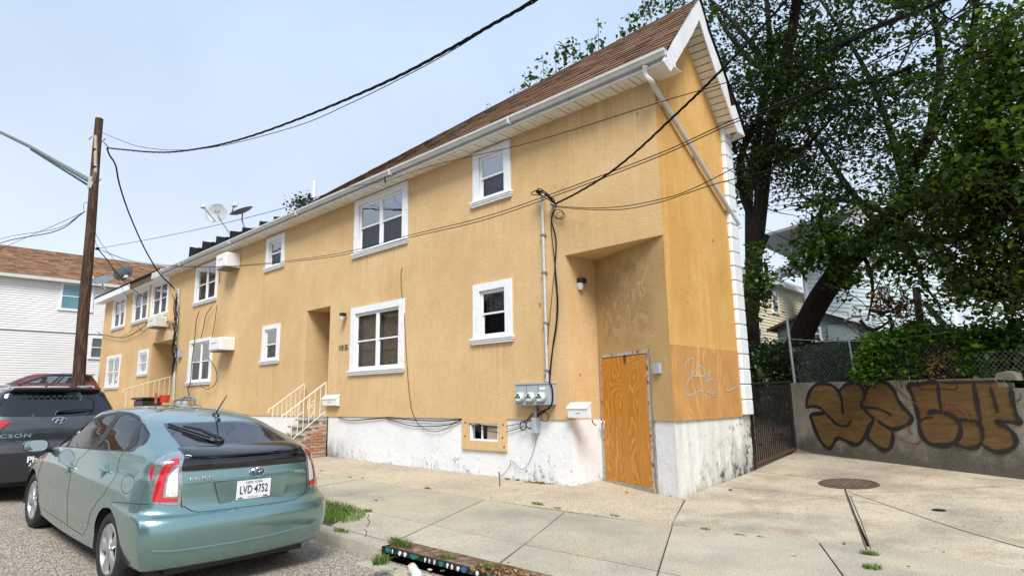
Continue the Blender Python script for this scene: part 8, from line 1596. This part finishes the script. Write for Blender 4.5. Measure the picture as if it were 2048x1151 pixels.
# ------------------------------------------------------------------ crushed can in the drain, paper on the road
q = onZ(830, 1143, -.08); CN = thing('crushed_can', tuple(q), 'crumpled colourful drinks can wedged in the storm drain mouth', 'can')
mcn = NT('printed_can'); _v = mcn.pos((30, 30, 30)); _x = mcn.sepz(mcn.pos())[0]; _r = mcn.n('MapRange'); _r.inputs[1].default_value = q.x-.09; _r.inputs[2].default_value = q.x+.09; mcn.L(_x, _r.inputs[0])
mcn = mcn.fin(mcn.mix(mcn.ramp(mcn.noise(_v, 1.2, 3), (.45, 0), (.5, 1)), mcn.ramp(_r.outputs[0], (.0, (.6, .06, .03)), (.14, (.8, .25, .02)), (.26, (.85, .75, .03)), (.38, (.2, .65, .1)), (.5, (.02, .5, .4)), (.66, (.75, .78, .8))), (.72, .76, .78)), .3, .2, None, .5, .5)
m_ = Matrix.Translation(q) @ Matrix.Rotation(.25, 4, 'Y') @ Matrix.Rotation(PI/2, 4, 'Y') @ Matrix.Rotation(.3, 4, 'X'); mb = MB(); mb.lathe([(0, -.11), (.03, -.108), (.045, -.09), (.047, -.03), (.042, 0), (.048, .04), (.045, .08), (.033, .10), (0, .102)], 18, m_); mb.build('can_body', mcn, CN, smooth=60)
q = onZ(57, 1051, road_z(-9.3)+.01); mb = MB(); mb.box((q.x, q.y, road_z(q.x)+.012), (.16, .30, .006), rz=.4); tag(mb.build('flat_litter', simple('tan_card', (.50, .47, .36), .8)), 'flattened tan card on the road by the front wheel', 'litter')
for k, (x, y) in enumerate(((860, 1139), (885, 1141), (952, 1146), (668, 975), (1290, 1015), (790, 1135))):
    q = onZ(x, y, -.1) if y > 1130 else onG(x, y); s = .02; mb = MB(); mb.box((q.x, q.y, q.z+.006), (s*2, s, .01), rz=k); tag(mb.build('paper_scrap', M_PLT if k < 3 else M_CAP), 'tiny pale scrap of litter near the %s' % ['drain can', 'drain can on its right', 'right end of the drain plate', 'sidewalk beside the hatchback', 'plywood door', 'left drain grass'][k], 'litter')
# jagged crack in the near flag
mb = MB()
for C in ([(738, 1028), (735, 1036), (740, 1043), (734, 1053)], [(728, 1058), (734, 1063), (731, 1072)], [(800, 1090), (790, 1096)]):
    Q = [onG(*c) for c in C]; mb.tube([Vector((a.x, a.y, G(a.x, a.y)+.001)) for a in Q], .006, 4)
mb.build('sidewalk_crack', M_RUST, pave)
# driveway joint of dark tar
for C, w in (([(1690, 981), (1712, 1040), (1734, 1101)], .007), ([(1700, 990), (1722, 1040), (1742, 1098)], .004), ([(1461, 974), (1600, 986), (1785, 1011)], .004)):
    Q = [onG(*c) for c in C]; V = []
    for i, a in enumerate(Q): d = (Q[min(i+1, len(Q)-1)]-Q[max(i-1, 0)]); s = Vector((-d.y, d.x, 0)).normalized()*w; V += [Vector((a.x, a.y, G(a.x, a.y)+.0035))+s, Vector((a.x, a.y, G(a.x, a.y)+.0035))-s]
    mb = MB(); mb.add(V, [(2*i, 2*i+1, 2*i+3, 2*i+2) for i in range(len(Q)-1)]); mb.build('tar_joint', simple('joint_tar', (.07, .06, .05), .8), drv)

# ------------------------------------------------------------------ groups for the things that repeat
GRP = {'weed': 'weeds growing in the pavement joints', 'cable': 'cables strung overhead and along the wall', 'satellite dish': 'satellite dishes on the roofs', 'mailbox': 'white mailboxes on the facade', 'tree': 'trees behind and around the buildings', 'house': 'houses along the street', 'railing': 'cream iron stair railings', 'car': 'cars parked in the street', 'lamp': 'wall lamps by the entrances', 'litter': 'litter on the ground', 'shrub': 'shrubs above the graffiti wall', 'junction box': 'small grey electrical boxes', 'steps': 'entrance steps', 'post': 'posts at the edge of the yard', 'conduit': 'conduits on the facade', 'fence': 'fences around the yard'}
for o in list(COL.objects):
    if o.parent is None and o.get('category') in GRP and not o.get('group'): o['group'] = GRP[o['category']]
